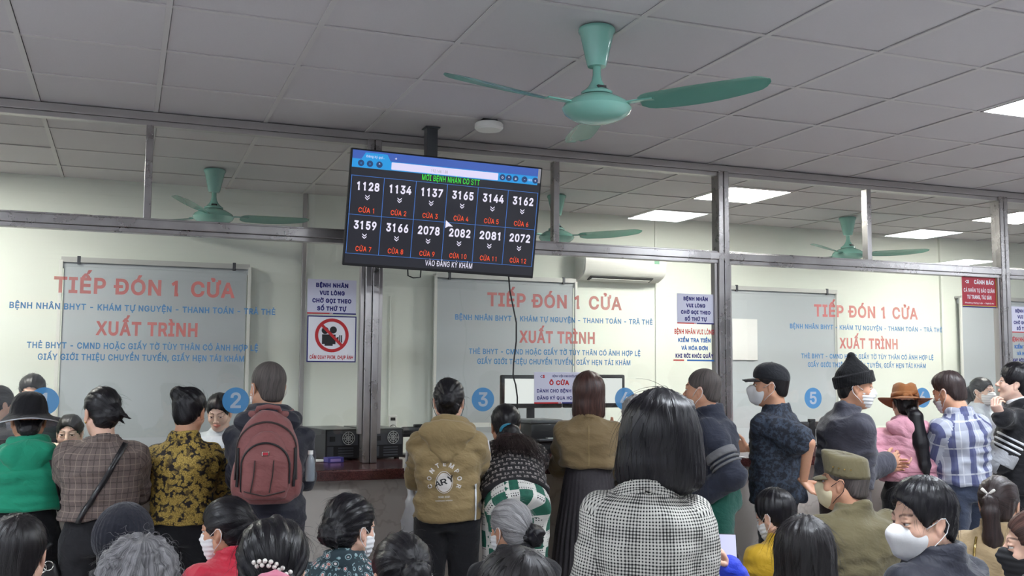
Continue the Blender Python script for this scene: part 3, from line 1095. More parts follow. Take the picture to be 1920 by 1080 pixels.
DZ = at_y(938, 766, 6.95).z - 0.119
for x0_, x1_, lb in ((938, 1053, 'bright office monitor left of the red lettered booking sign'), (1055, 1170, 'bright office monitor behind the khaki blazer and disc 4')):
    pa, pb, pc = at_y(x0_, 703, 6.95), at_y(x1_, 703, 6.95), at_y(x0_, 766, 6.95)
    monitor(((pa.x + pb.x) / 2, 6.95, DZ), 0, pb.x - pa.x, pa.z - pc.z, lb)
pa = at_y(768, 822, 6.32)
monitor((pa.x + 0.06, 6.32, CT), rad(6), 0.24, 0.065, 'small dark monitor back beside the tan hooded jacket', False)
pa = at_y(1520, 822, 6.35)
monitor((pa.x, 6.35, CT), rad(185), 0.3, 0.06, 'dark monitor on the counter behind the navy short sleeved shirt', False)
desk = thing('office_desk', 'pale desk behind the glass under the two bright monitors', 'desk', (3.0, 7.0, 0))
MB().box((-0.8, -0.25, DZ - 0.04), (0.8, 0.3, DZ - 0.0005), 0.004).build('desk_top', M['white_plastic'], desk)
for sx_ in (-0.75, 0.75):
    for sy_ in (-0.2, 0.25):
        MB().box((sx_ - 0.02, sy_ - 0.02, 0), (sx_ + 0.02, sy_ + 0.02, DZ - 0.04)).build('leg', M['white_plastic'], desk)
# printer
t = thing('desk_printer', 'black desktop printer on the counter behind the leaning woman', 'printer', (at_y(1008, 820, 6.32).x, 6.32, CT), (0, 0, rad(6)))
MB().box((-0.12, -0.13, 0), (0.12, 0.13, 0.20), 0.012).build('body', M['black'], t, True, 40)
MB().box((-0.125, -0.135, 0.20), (0.125, 0.135, 0.225), 0.01).build('scanner_lid', plain('printer_lid', srgb(96, 100, 102), 0.4), t, True, 40)
MB().box((-0.08, -0.17, 0.085), (0.09, -0.12, 0.10), 0.004).build('paper_tray', M['dark_steel'], t)
MB().box((-0.01, -0.165, 0.102), (0.05, -0.125, 0.106)).build('paper_label', M['paper'], t)
MB().box((-0.09, -0.132, 0.03), (0.09, -0.128, 0.078), 0.001).build('cassette', M['matte_black'], t)
# blue carton and pen holder by the tower
p = at_y(613, 862, 6.2)
t = thing('glove_box', 'small purple and blue cardboard box beside the left computer tower', 'box', (p.x, 5.99, CT), (0, 0, rad(12)))
MB().box((-0.05, -0.035, 0), (0.05, 0.035, 0.03), 0.002).build('carton', plain('carton_purple', srgb(62, 56, 128), 0.5, noise=0.3, scale=25), t)
MB().box((-0.035, -0.0365, 0.006), (0.03, -0.035, 0.022)).build('printed_label', plain('carton_label', srgb(150, 130, 190), 0.5), t)


def paper_pile(x, y, w, d, n, lab, seed):
    r = random.Random(seed)
    t = thing('paper_pile', lab, 'papers', (x, y, CT), (0, 0, r.uniform(-0.3, 0.3)))
    for k in range(n):
        a = r.uniform(-0.15, 0.15)
        MB().box((-w, -d, 0.001 + 0.002 * k), (w, d, 0.0025 + 0.002 * k), mat=Matrix.Rotation(a, 4, 'Z')).build('sheet', M['paper'], t)


paper_pile(3.62, 5.62, 0.14, 0.09, 4, 'white papers on the counter beside the green trousered man', 1)
paper_pile(2.36, 5.82, 0.10, 0.09, 3, 'white papers on the counter left of the khaki blazer', 2)
paper_pile(1.0, 6.12, 0.16, 0.08, 2, 'white papers inside the glass near the left computer tower', 3)
paper_pile(0.52, 5.68, 0.10, 0.07, 2, 'white form on the counter under the hands of the backpack man', 5)

# white keyboard on the office side
t = thing('keyboard', 'pale keyboard on the counter behind the navy short sleeved shirt', 'keyboard', (4.28, 6.22, CT), (0, 0, rad(4)))
MB().box((-0.22, -0.07, 0), (0.22, 0.07, 0.022), 0.005).build('case', M['white_plastic'], t)
kb = MB()
for i in range(16):
    for j in range(5):
        kb.box((-0.205 + 0.0258 * i, -0.058 + 0.024 * j, 0.02), (-0.183 + 0.0258 * i, -0.038 + 0.024 * j, 0.027), 0.002, seg=1)
kb.build('keys', M['blind_rail'], t)
# ================================================================ SCULPTING: signed distance shapes -> smooth meshes
def _lattice(seed, n=32):
    return np.random.RandomState(seed).rand(n, n, n).astype(np.float32)


_LAT = _lattice(7)


def vnoise(p, s):
    """smooth value noise -1..1 at points p (n,3) with per axis frequency s"""
    q = p * np.asarray(s, dtype=np.float64)
    i = np.floor(q).astype(np.int64)
    f = q - i
    f = f * f * (3 - 2 * f)
    n = _LAT.shape[0]
    r = 0.0
    for dx in (0, 1):
        wx = f[:, 0] if dx else 1 - f[:, 0]
        for dy in (0, 1):
            wy = f[:, 1] if dy else 1 - f[:, 1]
            for dz in (0, 1):
                wz = f[:, 2] if dz else 1 - f[:, 2]
                r = r + wx * wy * wz * _LAT[(i[:, 0] + dx) % n, (i[:, 1] + dy) % n, (i[:, 2] + dz) % n]
    return r * 2 - 1


def A3(v):
    return np.array(v, dtype=np.float64)


def nrm(v):
    v = A3(v)
    return v / max(np.linalg.norm(v), 1e-9)


def frame_of(axis, hint=(0, 1, 0)):
    """columns: side, front, axis"""
    a = nrm(axis)
    h = A3(hint)
    if abs(a @ nrm(h)) > 0.95:
        h = A3((0, 0, 1)) if abs(a[2]) < 0.9 else A3((0, 1, 0))
    s = nrm(np.cross(h, a))
    f = np.cross(a, s)
    return np.stack([s, f, a], 1)


class Cone:
    """tapered capsule from a to b"""
    def __init__(self, a, b, r1, r2=None, flat=None, k=0.02, sub=False, hint=(0, 1, 0)):
        self.a, self.b = A3(a), A3(b)
        self.r1, self.r2 = r1, r1 if r2 is None else r2
        self.k, self.sub, self.flat = k, sub, flat
        self.F = frame_of(self.b - self.a, hint)

    def d(self, p):
        q = p - self.a
        ab = self.b - self.a
        L = np.linalg.norm(ab) + 1e-9
        if self.flat:
            q = q @ self.F
            q = q / A3((self.flat[0], self.flat[1], 1.0))
            h = np.clip(q[:, 2] / L, 0, 1)
            q = q.copy()
            q[:, 2] -= h * L
            r = self.r1 + (self.r2 - self.r1) * h
            return (np.linalg.norm(q, axis=1) - r) * min(self.flat[0], self.flat[1], 1.0)
        h = np.clip(q @ ab / (L * L), 0, 1)
        return np.linalg.norm(q - h[:, None] * ab, axis=1) - (self.r1 + (self.r2 - self.r1) * h)

    def box(self):
        r = max(self.r1, self.r2) * max(self.flat or (1, 1))
        return np.minimum(self.a, self.b) - r, np.maximum(self.a, self.b) + r

    def uv(self, p, ref):
        q = (p - self.a) @ self.F
        c = (ref - self.a) @ self.F
        r = (self.r1 + self.r2) / 2
        a0 = np.arctan2(c[:, 1], c[:, 0])
        a = np.arctan2(q[:, 1], q[:, 0])
        a = a0 + (a - a0 + pi) % (2 * pi) - pi
        pole = c[:, 2] < -.004
        return np.where(pole, q[:, 0], a * r), np.where(pole, q[:, 1], q[:, 2])


class Ell:
    """ellipsoid, R = 3x3 of local axes in columns"""
    def __init__(self, c, r, R=None, k=0.02, sub=False):
        self.c, self.r = A3(c), A3(r)
        self.R = np.eye(3) if R is None else np.array(R)
        self.k, self.sub = k, sub

    def d(self, p):
        q = (p - self.c) @ self.R
        k0 = np.linalg.norm(q / self.r, axis=1)
        k1 = np.linalg.norm(q / (self.r ** 2), axis=1)
        return k0 * (k0 - 1.0) / np.maximum(k1, 1e-6)

    def box(self):
        e = np.abs(self.R) @ self.r
        return self.c - e, self.c + e

    def uv(self, p, ref):
        q = (p - self.c) @ self.R
        c = (ref - self.c) @ self.R
        r = (self.r[0] + self.r[1]) / 2
        a0 = np.arctan2(c[:, 1], c[:, 0])
        a = np.arctan2(q[:, 1], q[:, 0])
        a = a0 + (a - a0 + pi) % (2 * pi) - pi
        return a * r, q[:, 2]


class Loft:
    """elliptical cross sections along an axis; table rows: (t, half width, half depth, side offset, front offset)"""
    def __init__(self, a, b, table, hint=(0, 1, 0), k=0.02, power=2.0, sub=False, rnd=0.012, F=None):
        self.a, self.b = A3(a), A3(b)
        self.L = np.linalg.norm(self.b - self.a)
        self.F = frame_of(self.b - self.a, hint) if F is None else F
        t = np.array([tuple(r) + (0,) * (5 - len(r)) for r in table], dtype=np.float64)
        self.t = t
        tt = np.linspace(t[0, 0], t[-1, 0], 48)
        cols = [np.interp(tt, t[:, 0], t[:, i]) for i in range(1, 5)]
        ker = np.array([1, 2, 3, 2, 1]) / 9.0
        cols = [np.convolve(np.pad(c, 2, mode='edge'), ker, 'valid') for c in cols]
        self.tt, self.cols = tt, cols
        self.k, self.pw, self.sub, self.rnd = k, power, sub, rnd

    def d(self, p):
        q = (p - self.a) @ self.F
        v = q[:, 2]
        a, b, ox, oy = (np.interp(v, self.tt, c) for c in self.cols)
        x = np.abs((q[:, 0] - ox) / a)
        y = np.abs((q[:, 1] - oy) / b)
        n = self.pw
        if n == 2.0:
            k = np.sqrt(x * x + y * y)
        else:
            k = (x ** n + y ** n) ** (1 / n)
        g = np.sqrt((x / a) ** 2 + (y / b) ** 2) / np.maximum(np.sqrt(x * x + y * y), 1e-6)
        d = (k - 1) / np.maximum(g, 1e-3)
        d = np.where(k < 0.3, -np.minimum(a, b) * (1 - k), d)
        e = np.maximum(self.tt[0] - v, v - self.tt[-1])
        r = self.rnd
        dd = np.minimum(np.maximum(d + r, e + r), 0) + np.sqrt(np.maximum(d + r, 0) ** 2 + np.maximum(e + r, 0) ** 2) - r
        return dd

    def box(self):
        m = max(self.cols[0].max(), self.cols[1].max()) + np.abs(self.cols[2]).max() + np.abs(self.cols[3]).max()
        e0 = self.a + self.F[:, 2] * self.tt[0]
        e1 = self.a + self.F[:, 2] * self.tt[-1]
        return np.minimum(e0, e1) - m, np.maximum(e0, e1) + m

    def uv(self, p, ref):
        q = (p - self.a) @ self.F
        c = (ref - self.a) @ self.F
        r = float(np.mean(self.cols[0]) * 0.55 + np.mean(self.cols[1]) * 0.45)
        a0 = np.arctan2(c[:, 1], c[:, 0])
        a = np.arctan2(q[:, 1], q[:, 0])
        a = a0 + (a - a0 + pi) % (2 * pi) - pi
        return a * r, q[:, 2]


class Half:
    """half space cut: keeps the side where (p-c).n < 0"""
    def __init__(self, c, n, k=0.006):
        self.c, self.n, self.k, self.sub = A3(c), nrm(n), k, 'cut'

    def d(self, p):
        return (p - self.c) @ self.n


class Ring:
    """flattened torus around axis (collars, cuffs, brims)"""
    def __init__(self, c, axis, rx, ry, w, h, k=0.01, hint=(0, 1, 0), flare=0.0):
        self.c = A3(c)
        self.F = frame_of(axis, hint)
        self.rx, self.ry, self.w, self.h, self.k, self.sub, self.flare = rx, ry, w, h, k, False, flare

    def d(self, p):
        q = (p - self.c) @ self.F
        fl = 1.0 + self.flare * q[:, 2]
        x, y = q[:, 0] / (self.rx * fl), q[:, 1] / (self.ry * fl)
        m = (self.rx + self.ry) / 2
        e = (np.sqrt(x * x + y * y) - 1) * m
        dx = np.abs(e) - self.w * 0.3
        dz = np.abs(q[:, 2]) - self.h + self.w * 0.6
        r = self.w * 0.7
        return np.minimum(np.maximum(dx, dz), 0) + np.sqrt(np.maximum(dx, 0) ** 2 + np.maximum(dz, 0) ** 2) - r

    def box(self):
        m = max(self.rx, self.ry) * (1 + abs(self.flare) * self.h) + self.w + self.h
        return self.c - m, self.c + m

    def uv(self, p, ref):
        q = (p - self.c) @ self.F
        a = np.arctan2(q[:, 1], q[:, 0])
        return a * self.rx, q[:, 2]


def sdf_eval(prims, p):
    d = None
    for s in prims:
        e = s.d(p)
        if d is None:
            d = e
            continue
        k = s.k
        if s.sub == 'cut' or s.sub is True:
            e2 = e if s.sub == 'cut' else -e
            h = np.clip(0.5 - 0.5 * (d - e2) / k, 0, 1)
            d = d + (e2 - d) * h + k * h * (1 - h)
        else:
            h = np.clip(0.5 + 0.5 * (d - e) / k, 0, 1)
            d = d + (e - d) * h - k * h * (1 - h)
    return d


def surface_nets(prims, h, pad=0.02, extra=None):
    """mesh of the zero level: (verts, quads)"""
    bs = [s.box() for s in prims if s.sub is False]
    lo = np.min([b[0] for b in bs], 0) - pad
    hi = np.max([b[1] for b in bs], 0) + pad
    for s in prims:
        if s.sub == 'cut':   # trim the box by axis aligned cuts
            for ax in range(3):
                if abs(s.n[ax]) > 0.98:
                    if s.n[ax] > 0:
                        hi[ax] = min(hi[ax], s.c[ax] + 0.12 + pad)
                    else:
                        lo[ax] = max(lo[ax], s.c[ax] - 0.12 - pad)
    n = np.maximum(((hi - lo) / h).astype(int) + 2, 4)
    # coarse pass to find the cells near the surface
    ax = [lo[i] + h * np.arange(n[i]) for i in range(3)]
    st = 4
    cx = [a[::st] for a in ax]
    gx = np.stack(np.meshgrid(*cx, indexing='ij'), -1).reshape(-1, 3)
    dc = sdf_eval(prims, gx).reshape([len(c) for c in cx])
    near = np.abs(dc) < h * st * 2.4
    mask = np.repeat(np.repeat(np.repeat(near, st, 0), st, 1), st, 2)
    # dilate backwards so a node covers cells on both sides
    m2 = mask.copy()
    for a_ in range(3):
        m2 |= np.roll(mask, -st // 2, a_)
        mask = m2.copy()
    mask = mask[:n[0], :n[1], :n[2]]
    if mask.shape != tuple(n):
        mask = np.pad(mask, [(0, n[i] - mask.shape[i]) for i in range(3)], mode='edge')
    big = np.repeat(np.repeat(np.repeat(dc, st, 0), st, 1), st, 2)[:n[0], :n[1], :n[2]]
    if big.shape != tuple(n):
        big = np.pad(big, [(0, n[i] - big.shape[i]) for i in range(3)], mode='edge')
    val = big.copy()
    idx = np.argwhere(mask)
    val[mask] = sdf_eval(prims, lo + idx * h)
    val[0], val[-1], val[:, 0], val[:, -1], val[:, :, 0], val[:, :, -1] = 1, 1, 1, 1, 1, 1
    ins = val < 0
    c = np.zeros(n - 1, dtype=np.int8)
    for dx in (0, 1):
        for dy in (0, 1):
            for dz in (0, 1):
                c += ins[dx:n[0] - 1 + dx, dy:n[1] - 1 + dy, dz:n[2] - 1 + dz]
    act = (c > 0) & (c < 8)
    cell = np.argwhere(act)
    if len(cell) == 0:
        return np.zeros((0, 3)), np.zeros((0, 4), int)
    num = -np.ones(n - 1, dtype=np.int64)
    num[act] = np.arange(len(cell))
    acc = np.zeros((len(cell), 3))
    cnt = np.zeros(len(cell))
    corners = [(x, y, z) for x in (0, 1) for y in (0, 1) for z in (0, 1)]
    cv = {q: val[cell[:, 0] + q[0], cell[:, 1] + q[1], cell[:, 2] + q[2]] for q in corners}
    for q in corners:
        for a_ in range(3):
            if q[a_] == 0:
                r = tuple(1 if i == a_ else q[i] for i in range(3))
                va, vb = cv[q], cv[r]
                x = (va < 0) != (vb < 0)
                t = np.where(x, va / np.where(x, va - vb, 1), 0)
                pt = np.tile(A3(q), (len(cell), 1))
                pt[:, a_] = t
                acc[x] += pt[x]
                cnt[x] += 1
    V = lo + (cell + acc / cnt[:, None]) * h
    Q = []
    for a_ in range(3):
        b_, c_ = (a_ + 1) % 3, (a_ + 2) % 3
        sl0 = [slice(None)] * 3
        sl1 = [slice(None)] * 3
        sl0[a_] = slice(0, -1)
        sl1[a_] = slice(1, None)
        s0, s1 = ins[tuple(sl0)], ins[tuple(sl1)]
        e = np.argwhere(s0 != s1)
        ok = (e[:, b_] > 0) & (e[:, c_] > 0) & (e[:, b_] < n[b_] - 1) & (e[:, c_] < n[c_] - 1)
        e = e[ok]
        fl = s0[e[:, 0], e[:, 1], e[:, 2]]
        ids = []
        for db, dc_ in ((-1, -1), (0, -1), (0, 0), (-1, 0)):
            k = e.copy()
            k[:, b_] += db
            k[:, c_] += dc_
            ids.append(num[k[:, 0], k[:, 1], k[:, 2]])
        f = np.stack(ids, 1)
        f[~fl] = f[~fl][:, ::-1]
        Q.append(f)
    Q = np.concatenate(Q)
    Q = Q[(Q >= 0).all(1)]
    return V, Q


def vert_normals(V, Q):
    n = np.cross(V[Q[:, 2]] - V[Q[:, 0]], V[Q[:, 3]] - V[Q[:, 1]])
    N = np.zeros_like(V)
    for i in range(4):
        np.add.at(N, Q[:, i], n)
    return N / np.maximum(np.linalg.norm(N, axis=1), 1e-12)[:, None]


def relax(V, Q, it=1, f=0.5):
    for _ in range(it):
        S = np.zeros_like(V)
        c = np.zeros(len(V))
        for i in range(4):
            a, b = Q[:, i], Q[:, (i + 1) % 4]
            np.add.at(S, a, V[b])
            np.add.at(S, b, V[a])
            np.add.at(c, a, 1)
            np.add.at(c, b, 1)
        V = V + f * (S / np.maximum(c, 1)[:, None] - V)
    return V


def make_mesh(name, V, Q, uv=None, cols=None, smooth=True):
    me = bpy.data.meshes.new(name)
    me.vertices.add(len(V))
    me.vertices.foreach_set('co', np.asarray(V, dtype=np.float32).ravel())
    me.loops.add(len(Q) * 4)
    me.loops.foreach_set('vertex_index', Q.astype(np.int32).ravel())
    me.polygons.add(len(Q))
    me.polygons.foreach_set('loop_start', np.arange(0, len(Q) * 4, 4, dtype=np.int32))
    if smooth:
        me.polygons.foreach_set('use_smooth', np.ones(len(Q), dtype=bool))
    if uv is not None:
        l = me.uv_layers.new(name='cloth')
        l.data.foreach_set('uv', uv.astype(np.float32).ravel())
    if cols is not None:
        at = me.attributes.new('tint', 'FLOAT_COLOR', 'POINT')
        at.data.foreach_set('color', np.c_[cols, np.ones(len(V))].astype(np.float32).ravel())
    me.update()
    me.validate()
    return me


def prim_uv(prims, V, Q):
    """cloth coordinates in metres, cut along the seam between shapes"""
    ps = [s for s in prims if s.sub is False]
    C = V[Q].mean(1)
    D = np.stack([s.d(C) for s in ps], 1)
    w = D.argmin(1)
    uv = np.zeros((len(Q), 4, 2))
    for i, s in enumerate(ps):
        f = np.nonzero(w == i)[0]
        if len(f) == 0:
            continue
        for c in range(4):
            u, v = s.uv(V[Q[f, c]], C[f])
            uv[f, c, 0] = u + 0.37 * i
            uv[f, c, 1] = v
    return uv


def sculpt(name, prims, h, mat, parent, fold=0.0, fold_s=(9, 9, 16), seed=0.0, uvs=True, relax_it=1, post=None, cols=None, fold2=0.0):
    V, Q = surface_nets(prims, h)
    if len(V) == 0:
        return None
    uv = prim_uv(prims, V, Q) if uvs else None
    V = relax(V, Q, relax_it, 0.5)
    if fold:
        N = vert_normals(V, Q)
        q = V + seed
        w = q + 0.05 * np.stack([vnoise(q + 3.1, (5, 5, 5)), vnoise(q + 7.7, (5, 5, 5)), vnoise(q + 1.3, (5, 5, 5))], 1)
        a = vnoise(w, fold_s)
        b = 1 - np.abs(vnoise(w + 11.0, A3(fold_s) * 1.2)) * 2.2
        V = V + N * (fold * (0.6 * a + 0.7 * b))[:, None]
        if fold2:
            V = V + N * (fold2 * vnoise(w + 5.0, A3(fold_s) * 2.6))[:, None]
    if post is not None:
        V = post(V, Q)
    me = make_mesh(name, V, Q, uv, cols(V) if cols else None)
    return link(name, me, mat, parent)
# ================================================================ PEOPLE: templates
def head_template(kind):
    """skin of head and neck; facing +Y, eyes at z=0. returns V, Q, colour factor, absolute flag"""
    m = kind == 'm'
    j = 1.06 if m else 0.97
    P = [Ell((0, -.015, .035), (.075, .094, .081)),
         Ell((0, .024, -.03), (.062 * j, .066, .086 * j), k=.03),
         Ell((0, .055, -.097 * j), (.024 * j, .022, .018), k=.03)]
    for s in (-1, 1):
        P += [Cone((s * .054 * j, -.004, -.055), (s * .018 * j, .05, -.1 * j), .019, .016, k=.03),
              Ell((s * .037, .055, -.034), (.024, .022, .022), k=.022),
              ]
    P += [Cone((-.034, .077, .019), (.034, .077, .019), .010 if not m else .012, k=.014)]
    for s in (-1, 1):
        P += [Ell((s * .031, .096, .001), (.020, .015, .0125), k=.012, sub=True)]
    for s in (-1, 1):
        P += [Ell((s * .031, .0785, .0062), (.0172, .0125, .0072), k=.004),
              Ell((s * .031, .0775, -.0088), (.016, .0115, .0048), k=.004)]
    P += [Cone((0, .080, .014), (0, .106, -.028), .0068, .0100, k=.012),
          Ell((0, .108, -.031), (.0118, .0105, .0095), k=.008)]
    for s in (-1, 1):
        P += [Ell((s * .0122, .0985, -.0345), (.0072, .0085, .0068), k=.005)]
    for s in (-1, 1):
        P += [Cone((s * .021, .0815, -.0625), (s * .004, .0915, -.0600), .0040, .0056, k=.005)]
        P += [Cone((s * .018, .0820, -.0675), (s * .003, .0905, -.0695), .0042, .0066, k=.004)]
    P += [Cone((0, -.020, -.055), (0, -.042, -.20), .052 * j, .060 * j, k=.03)]
    for s in (-1, 1):
        R = frame_of((s * .12, -.28, 1), (0, 1, 0))
        P += [Ell((s * .0775, -.012, -.010), (.0085, .0185, .030), R, k=.006),
              Ell((s * .0750, -.006, -.037), (.007, .009, .009), k=.006),
              Ell((s * .0860, -.008, -.008), (.006, .0105, .0185), R, k=.004, sub=True)]
    V, Q = surface_nets(P, .0034)
    V = relax(V, Q, 1, .4)
    F = np.ones((len(V), 3))
    x, y, z = np.abs(V[:, 0]), V[:, 1], V[:, 2]
    # lips
    dl = np.min([s.d(V) for s in P if isinstance(s, Cone) and abs(s.a[2] + .065) < .004 and s.a[1] > .08], 0)
    w = np.clip(1 - dl / .0022, 0, 1)[:, None]
    F = F * (1 - w) + w * (A3((.86, .58, .56)) if m else A3((.86, .42, .42)))
    # brows
    t = np.clip((x - .012) / .036, 0, 1)
    zb = .0215 + .007 * np.sin(t * 2.4)
    w = (np.clip(1.5 - np.abs(z - zb) / (.0036 if m else .0026), 0, 1) * (x > .011) * (x < .050) * (y > .045))[:, None]
    F = F * (1 - w) + w * A3((.10, .08, .07))
    # lash lines
    w = ((np.abs(z - .0010) < .0024) & (np.abs(x - .031) < .0165) & (y > .072))[:, None] * .75
    F = F * (1 - w) + w * A3((.10, .08, .08))
    # warm nose, cheeks and ears
    w = (np.exp(-((x - .04) ** 2 + (z + .03) ** 2) / .0006) * (y > .03) * .18 + (x > .072) * .14 + np.exp(-(x ** 2 + (z + .03) ** 2) / .0002) * (y > .09) * .15)[:, None]
    F = F * (1 - w * A3((.0, .28, .3)))
    ab = np.zeros(len(V), bool)
    # eyeballs
    Vs, Qs, Fs, abs_ = [V], [Q], [F], [ab]
    n0 = len(V)
    for s in (-1, 1):
        e, q = surface_nets([Ell((0, 0, 0), (.0118, .0118, .0118))], .002)
        d = e / np.linalg.norm(e, axis=1)[:, None]
        c = np.tile(A3((.80, .78, .75)), (len(e), 1))
        g = d @ nrm((0, 1, -.05))
        c[g > .80] = (.035, .022, .018)
        Vs.append(e + (s * .031, .0768, 0))
        Qs.append(q + n0)
        Fs.append(c)
        abs_.append(np.ones(len(e), bool))
        n0 += len(e)
    return np.concatenate(Vs), np.concatenate(Qs), np.concatenate(Fs), np.concatenate(abs_)


def hand_template(pose):
    """left hand: wrist at origin, fingers +Y, palm -Z, thumb +X"""
    P = [Loft((0, -.03, 0), (0, .1, 0), [(0, .024, .019), (.03, .025, .018), (.06, .034, .016), (.095, .041, .0145), (.118, .039, .012)], hint=(0, 0, 1), rnd=.008, k=.01)]
    curl = {'flat': (4, 8, 6), 'relaxed': (18, 28, 18), 'grip': (45, 62, 40), 'pinch': (35, 45, 25)}[pose]
    fx = (.029, .0095, -.010, -.028)
    ln = ((.036, .024, .019), (.041, .027, .020), (.038, .026, .020), (.029, .019, .018))
    for i in range(4):
        p = A3((fx[i], .086 - abs(i - 1.2) * .004, -.001))
        a = 0
        sp = (fx[i]) * 1.2
        for q in range(3):
            a += rad(curl[q] * (1 + .12 * i))
            d = nrm((sp * (1.0 if pose == 'flat' else .4), cos(a), -sin(a)))
            e = p + d * ln[i][q]
            r0 = .0088 - .0008 * q - (.001 if i == 3 else 0)
            P.append(Cone(p, e, r0, r0 - .0008, k=.0035 if q == 0 else .002))
            p = e
    tb = {'flat': ((.052, .045, -.004), (.068, .072, -.008), (.078, .094, -.012)),
          'relaxed': ((.048, .045, -.014), (.056, .073, -.024), (.056, .096, -.032)),
          'grip': ((.044, .045, -.022), (.038, .070, -.042), (.022, .085, -.052)),
          'pinch': ((.044, .048, -.022), (.040, .078, -.042), (.030, .1, -.052))}[pose]
    p = A3((.022, .022, -.004))
    for q, e in enumerate(tb):
        P.append(Cone(p, e, .0125 - .0015 * q, .0108 - .0015 * q, k=.008 if q == 0 else .003))
        p = A3(e)
    V, Q = surface_nets(P, .003)
    V = relax(V, Q, 1, .4)
    F = np.ones((len(V), 3))
    w = (V[:, 1] > .085)[:, None] * .12
    F = F * (1 - w * A3((0, .3, .3)))
    return V, Q, F


HEADS = {k: head_template(k) for k in ('f', 'm')}
HANDS = {k: hand_template(k) for k in ('flat', 'relaxed', 'grip', 'pinch')}


# ---------------------------------------------------------------- cloth, skin and hair materials
def skin_mat():
    m, nt, b = node_mat('skin')
    g = G(nt)
    a = nt.nodes.new('ShaderNodeAttribute')
    a.attribute_name = 'tint'
    n = g.noise(g.obj(), 120, 3)
    c = g.mix(g.m('MULTIPLY', n, .22), a.outputs['Color'], (.30, .13, .09, 1))
    nt.links.new(c, b.inputs['Base Color'])
    b.inputs['Roughness'].default_value = .48
    b.inputs['Subsurface Weight'].default_value = .12
    b.inputs['Subsurface Radius'].default_value = (.012, .004, .002)
    b.inputs['Subsurface Scale'].default_value = .6
    g.bump(n, .12, .002, b)
    return m


M['skin'] = skin_mat()
SKIN = {'light': srgb(226, 184, 160), 'fair': srgb(236, 200, 180), 'tan': srgb(202, 152, 122), 'brown': srgb(178, 126, 98)}


def hair_mat(name, c0, c1, gloss=.36, grey=0.0):
    m, nt, b = node_mat(name)
    g = G(nt)
    u, v, uvv = g.uv()
    w = g.noise(g.vec(g.m('MULTIPLY', u, 1.0), g.m('MULTIPLY', v, 1.0)), 9, 2)
    u2 = g.m('MULTIPLY_ADD', w, .03, u)
    n1 = g.noise(g.vec(g.m('MULTIPLY', u2, 420), g.m('MULTIPLY', v, 7)), 1.0, 3, .6)
    n2 = g.noise(g.vec(g.m('MULTIPLY', u2, 90), g.m('MULTIPLY', v, 5)), 1.0, 3, .6)
    f = g.m('ADD', g.m('MULTIPLY', n1, .6), g.m('MULTIPLY', n2, .5))
    f = g.step(f, .58 - grey * .14, .22)
    nt.links.new(g.mix(f, c0, c1), b.inputs['Base Color'])
    b.inputs['Specular IOR Level'].default_value = .38
    nt.links.new(g.m('MULTIPLY_ADD', n1, .16, gloss - .06), b.inputs['Roughness'])
    g.bump(g.m('ADD', n1, n2), .45, .003, b)
    return m


M['hair_black'] = hair_mat('hair_black', srgb(9, 8, 11), srgb(27, 25, 31), .30)
M['hair_soft'] = hair_mat('hair_soft_black', srgb(13, 12, 14), srgb(38, 34, 36), .36)
M['hair_brown'] = hair_mat('hair_brown', srgb(34, 22, 20), srgb(92, 62, 54), .36)
M['hair_dkbrown'] = hair_mat('hair_dark_brown', srgb(28, 22, 22), srgb(66, 50, 48), .38)
M['hair_grey'] = hair_mat('hair_grey', srgb(58, 57, 60), srgb(172, 170, 170), .45, .35)
M['hair_white'] = hair_mat('hair_white_grey', srgb(112, 112, 114), srgb(206, 206, 204), .5, .4)
M['hair_salt'] = hair_mat('hair_salt_pepper', srgb(34, 34, 38), srgb(150, 148, 150), .45, .05)
M['hair_buzz'] = hair_mat('hair_buzzed', srgb(40, 37, 37), srgb(98, 90, 86), .6, .3)


def cloth(name, c, rough=.8, weave=900, bump=.25, vary=.12, sheen=.15, spec=.3):
    m, nt, b = node_mat(name)
    g = G(nt)
    u, v, uvv = g.uv()
    n = g.noise(uvv, 14, 4)
    lo = tuple(x * (1 - vary) for x in c[:3]) + (1,)
    hi = tuple(min(1, x * (1 + vary)) for x in c[:3]) + (1,)
    nt.links.new(g.mix(n, lo, hi), b.inputs['Base Color'])
    b.inputs['Roughness'].default_value = rough
    b.inputs['Specular IOR Level'].default_value = spec
    b.inputs['Sheen Weight'].default_value = sheen
    # fine weave, soft rumples and a few sharp creases
    n2 = g.noise(uvv, 45, 4)
    n3 = g.noise(uvv, 700, 2)
    cr = g.noise(g.vec(g.m('MULTIPLY_ADD', n, .08, g.m('MULTIPLY', u, 1.0)), g.m('MULTIPLY_ADD', u, .5, g.m('MULTIPLY', v, 1.7))), 9, 3)
    ridge = g.m('SUBTRACT', 1.0, g.m('MULTIPLY', g.m('ABSOLUTE', g.m('SUBTRACT', cr, .5)), 5.0))
    g.bump(g.m('ADD', g.m('MULTIPLY', n3, .12), g.m('ADD', g.m('MULTIPLY', n2, .7), g.m('MULTIPLY', g.m('MAXIMUM', ridge, 0.0), 1.5))), bump, .010, b)
    return m


def frac_step(g, x, period, width, off=0.0):
    """1 inside a band of given width at each period"""
    f = g.m('FRACT', g.m('ADD', g.m('DIVIDE', x, period), 50.0 + off))
    return g.m('LESS_THAN', f, width)


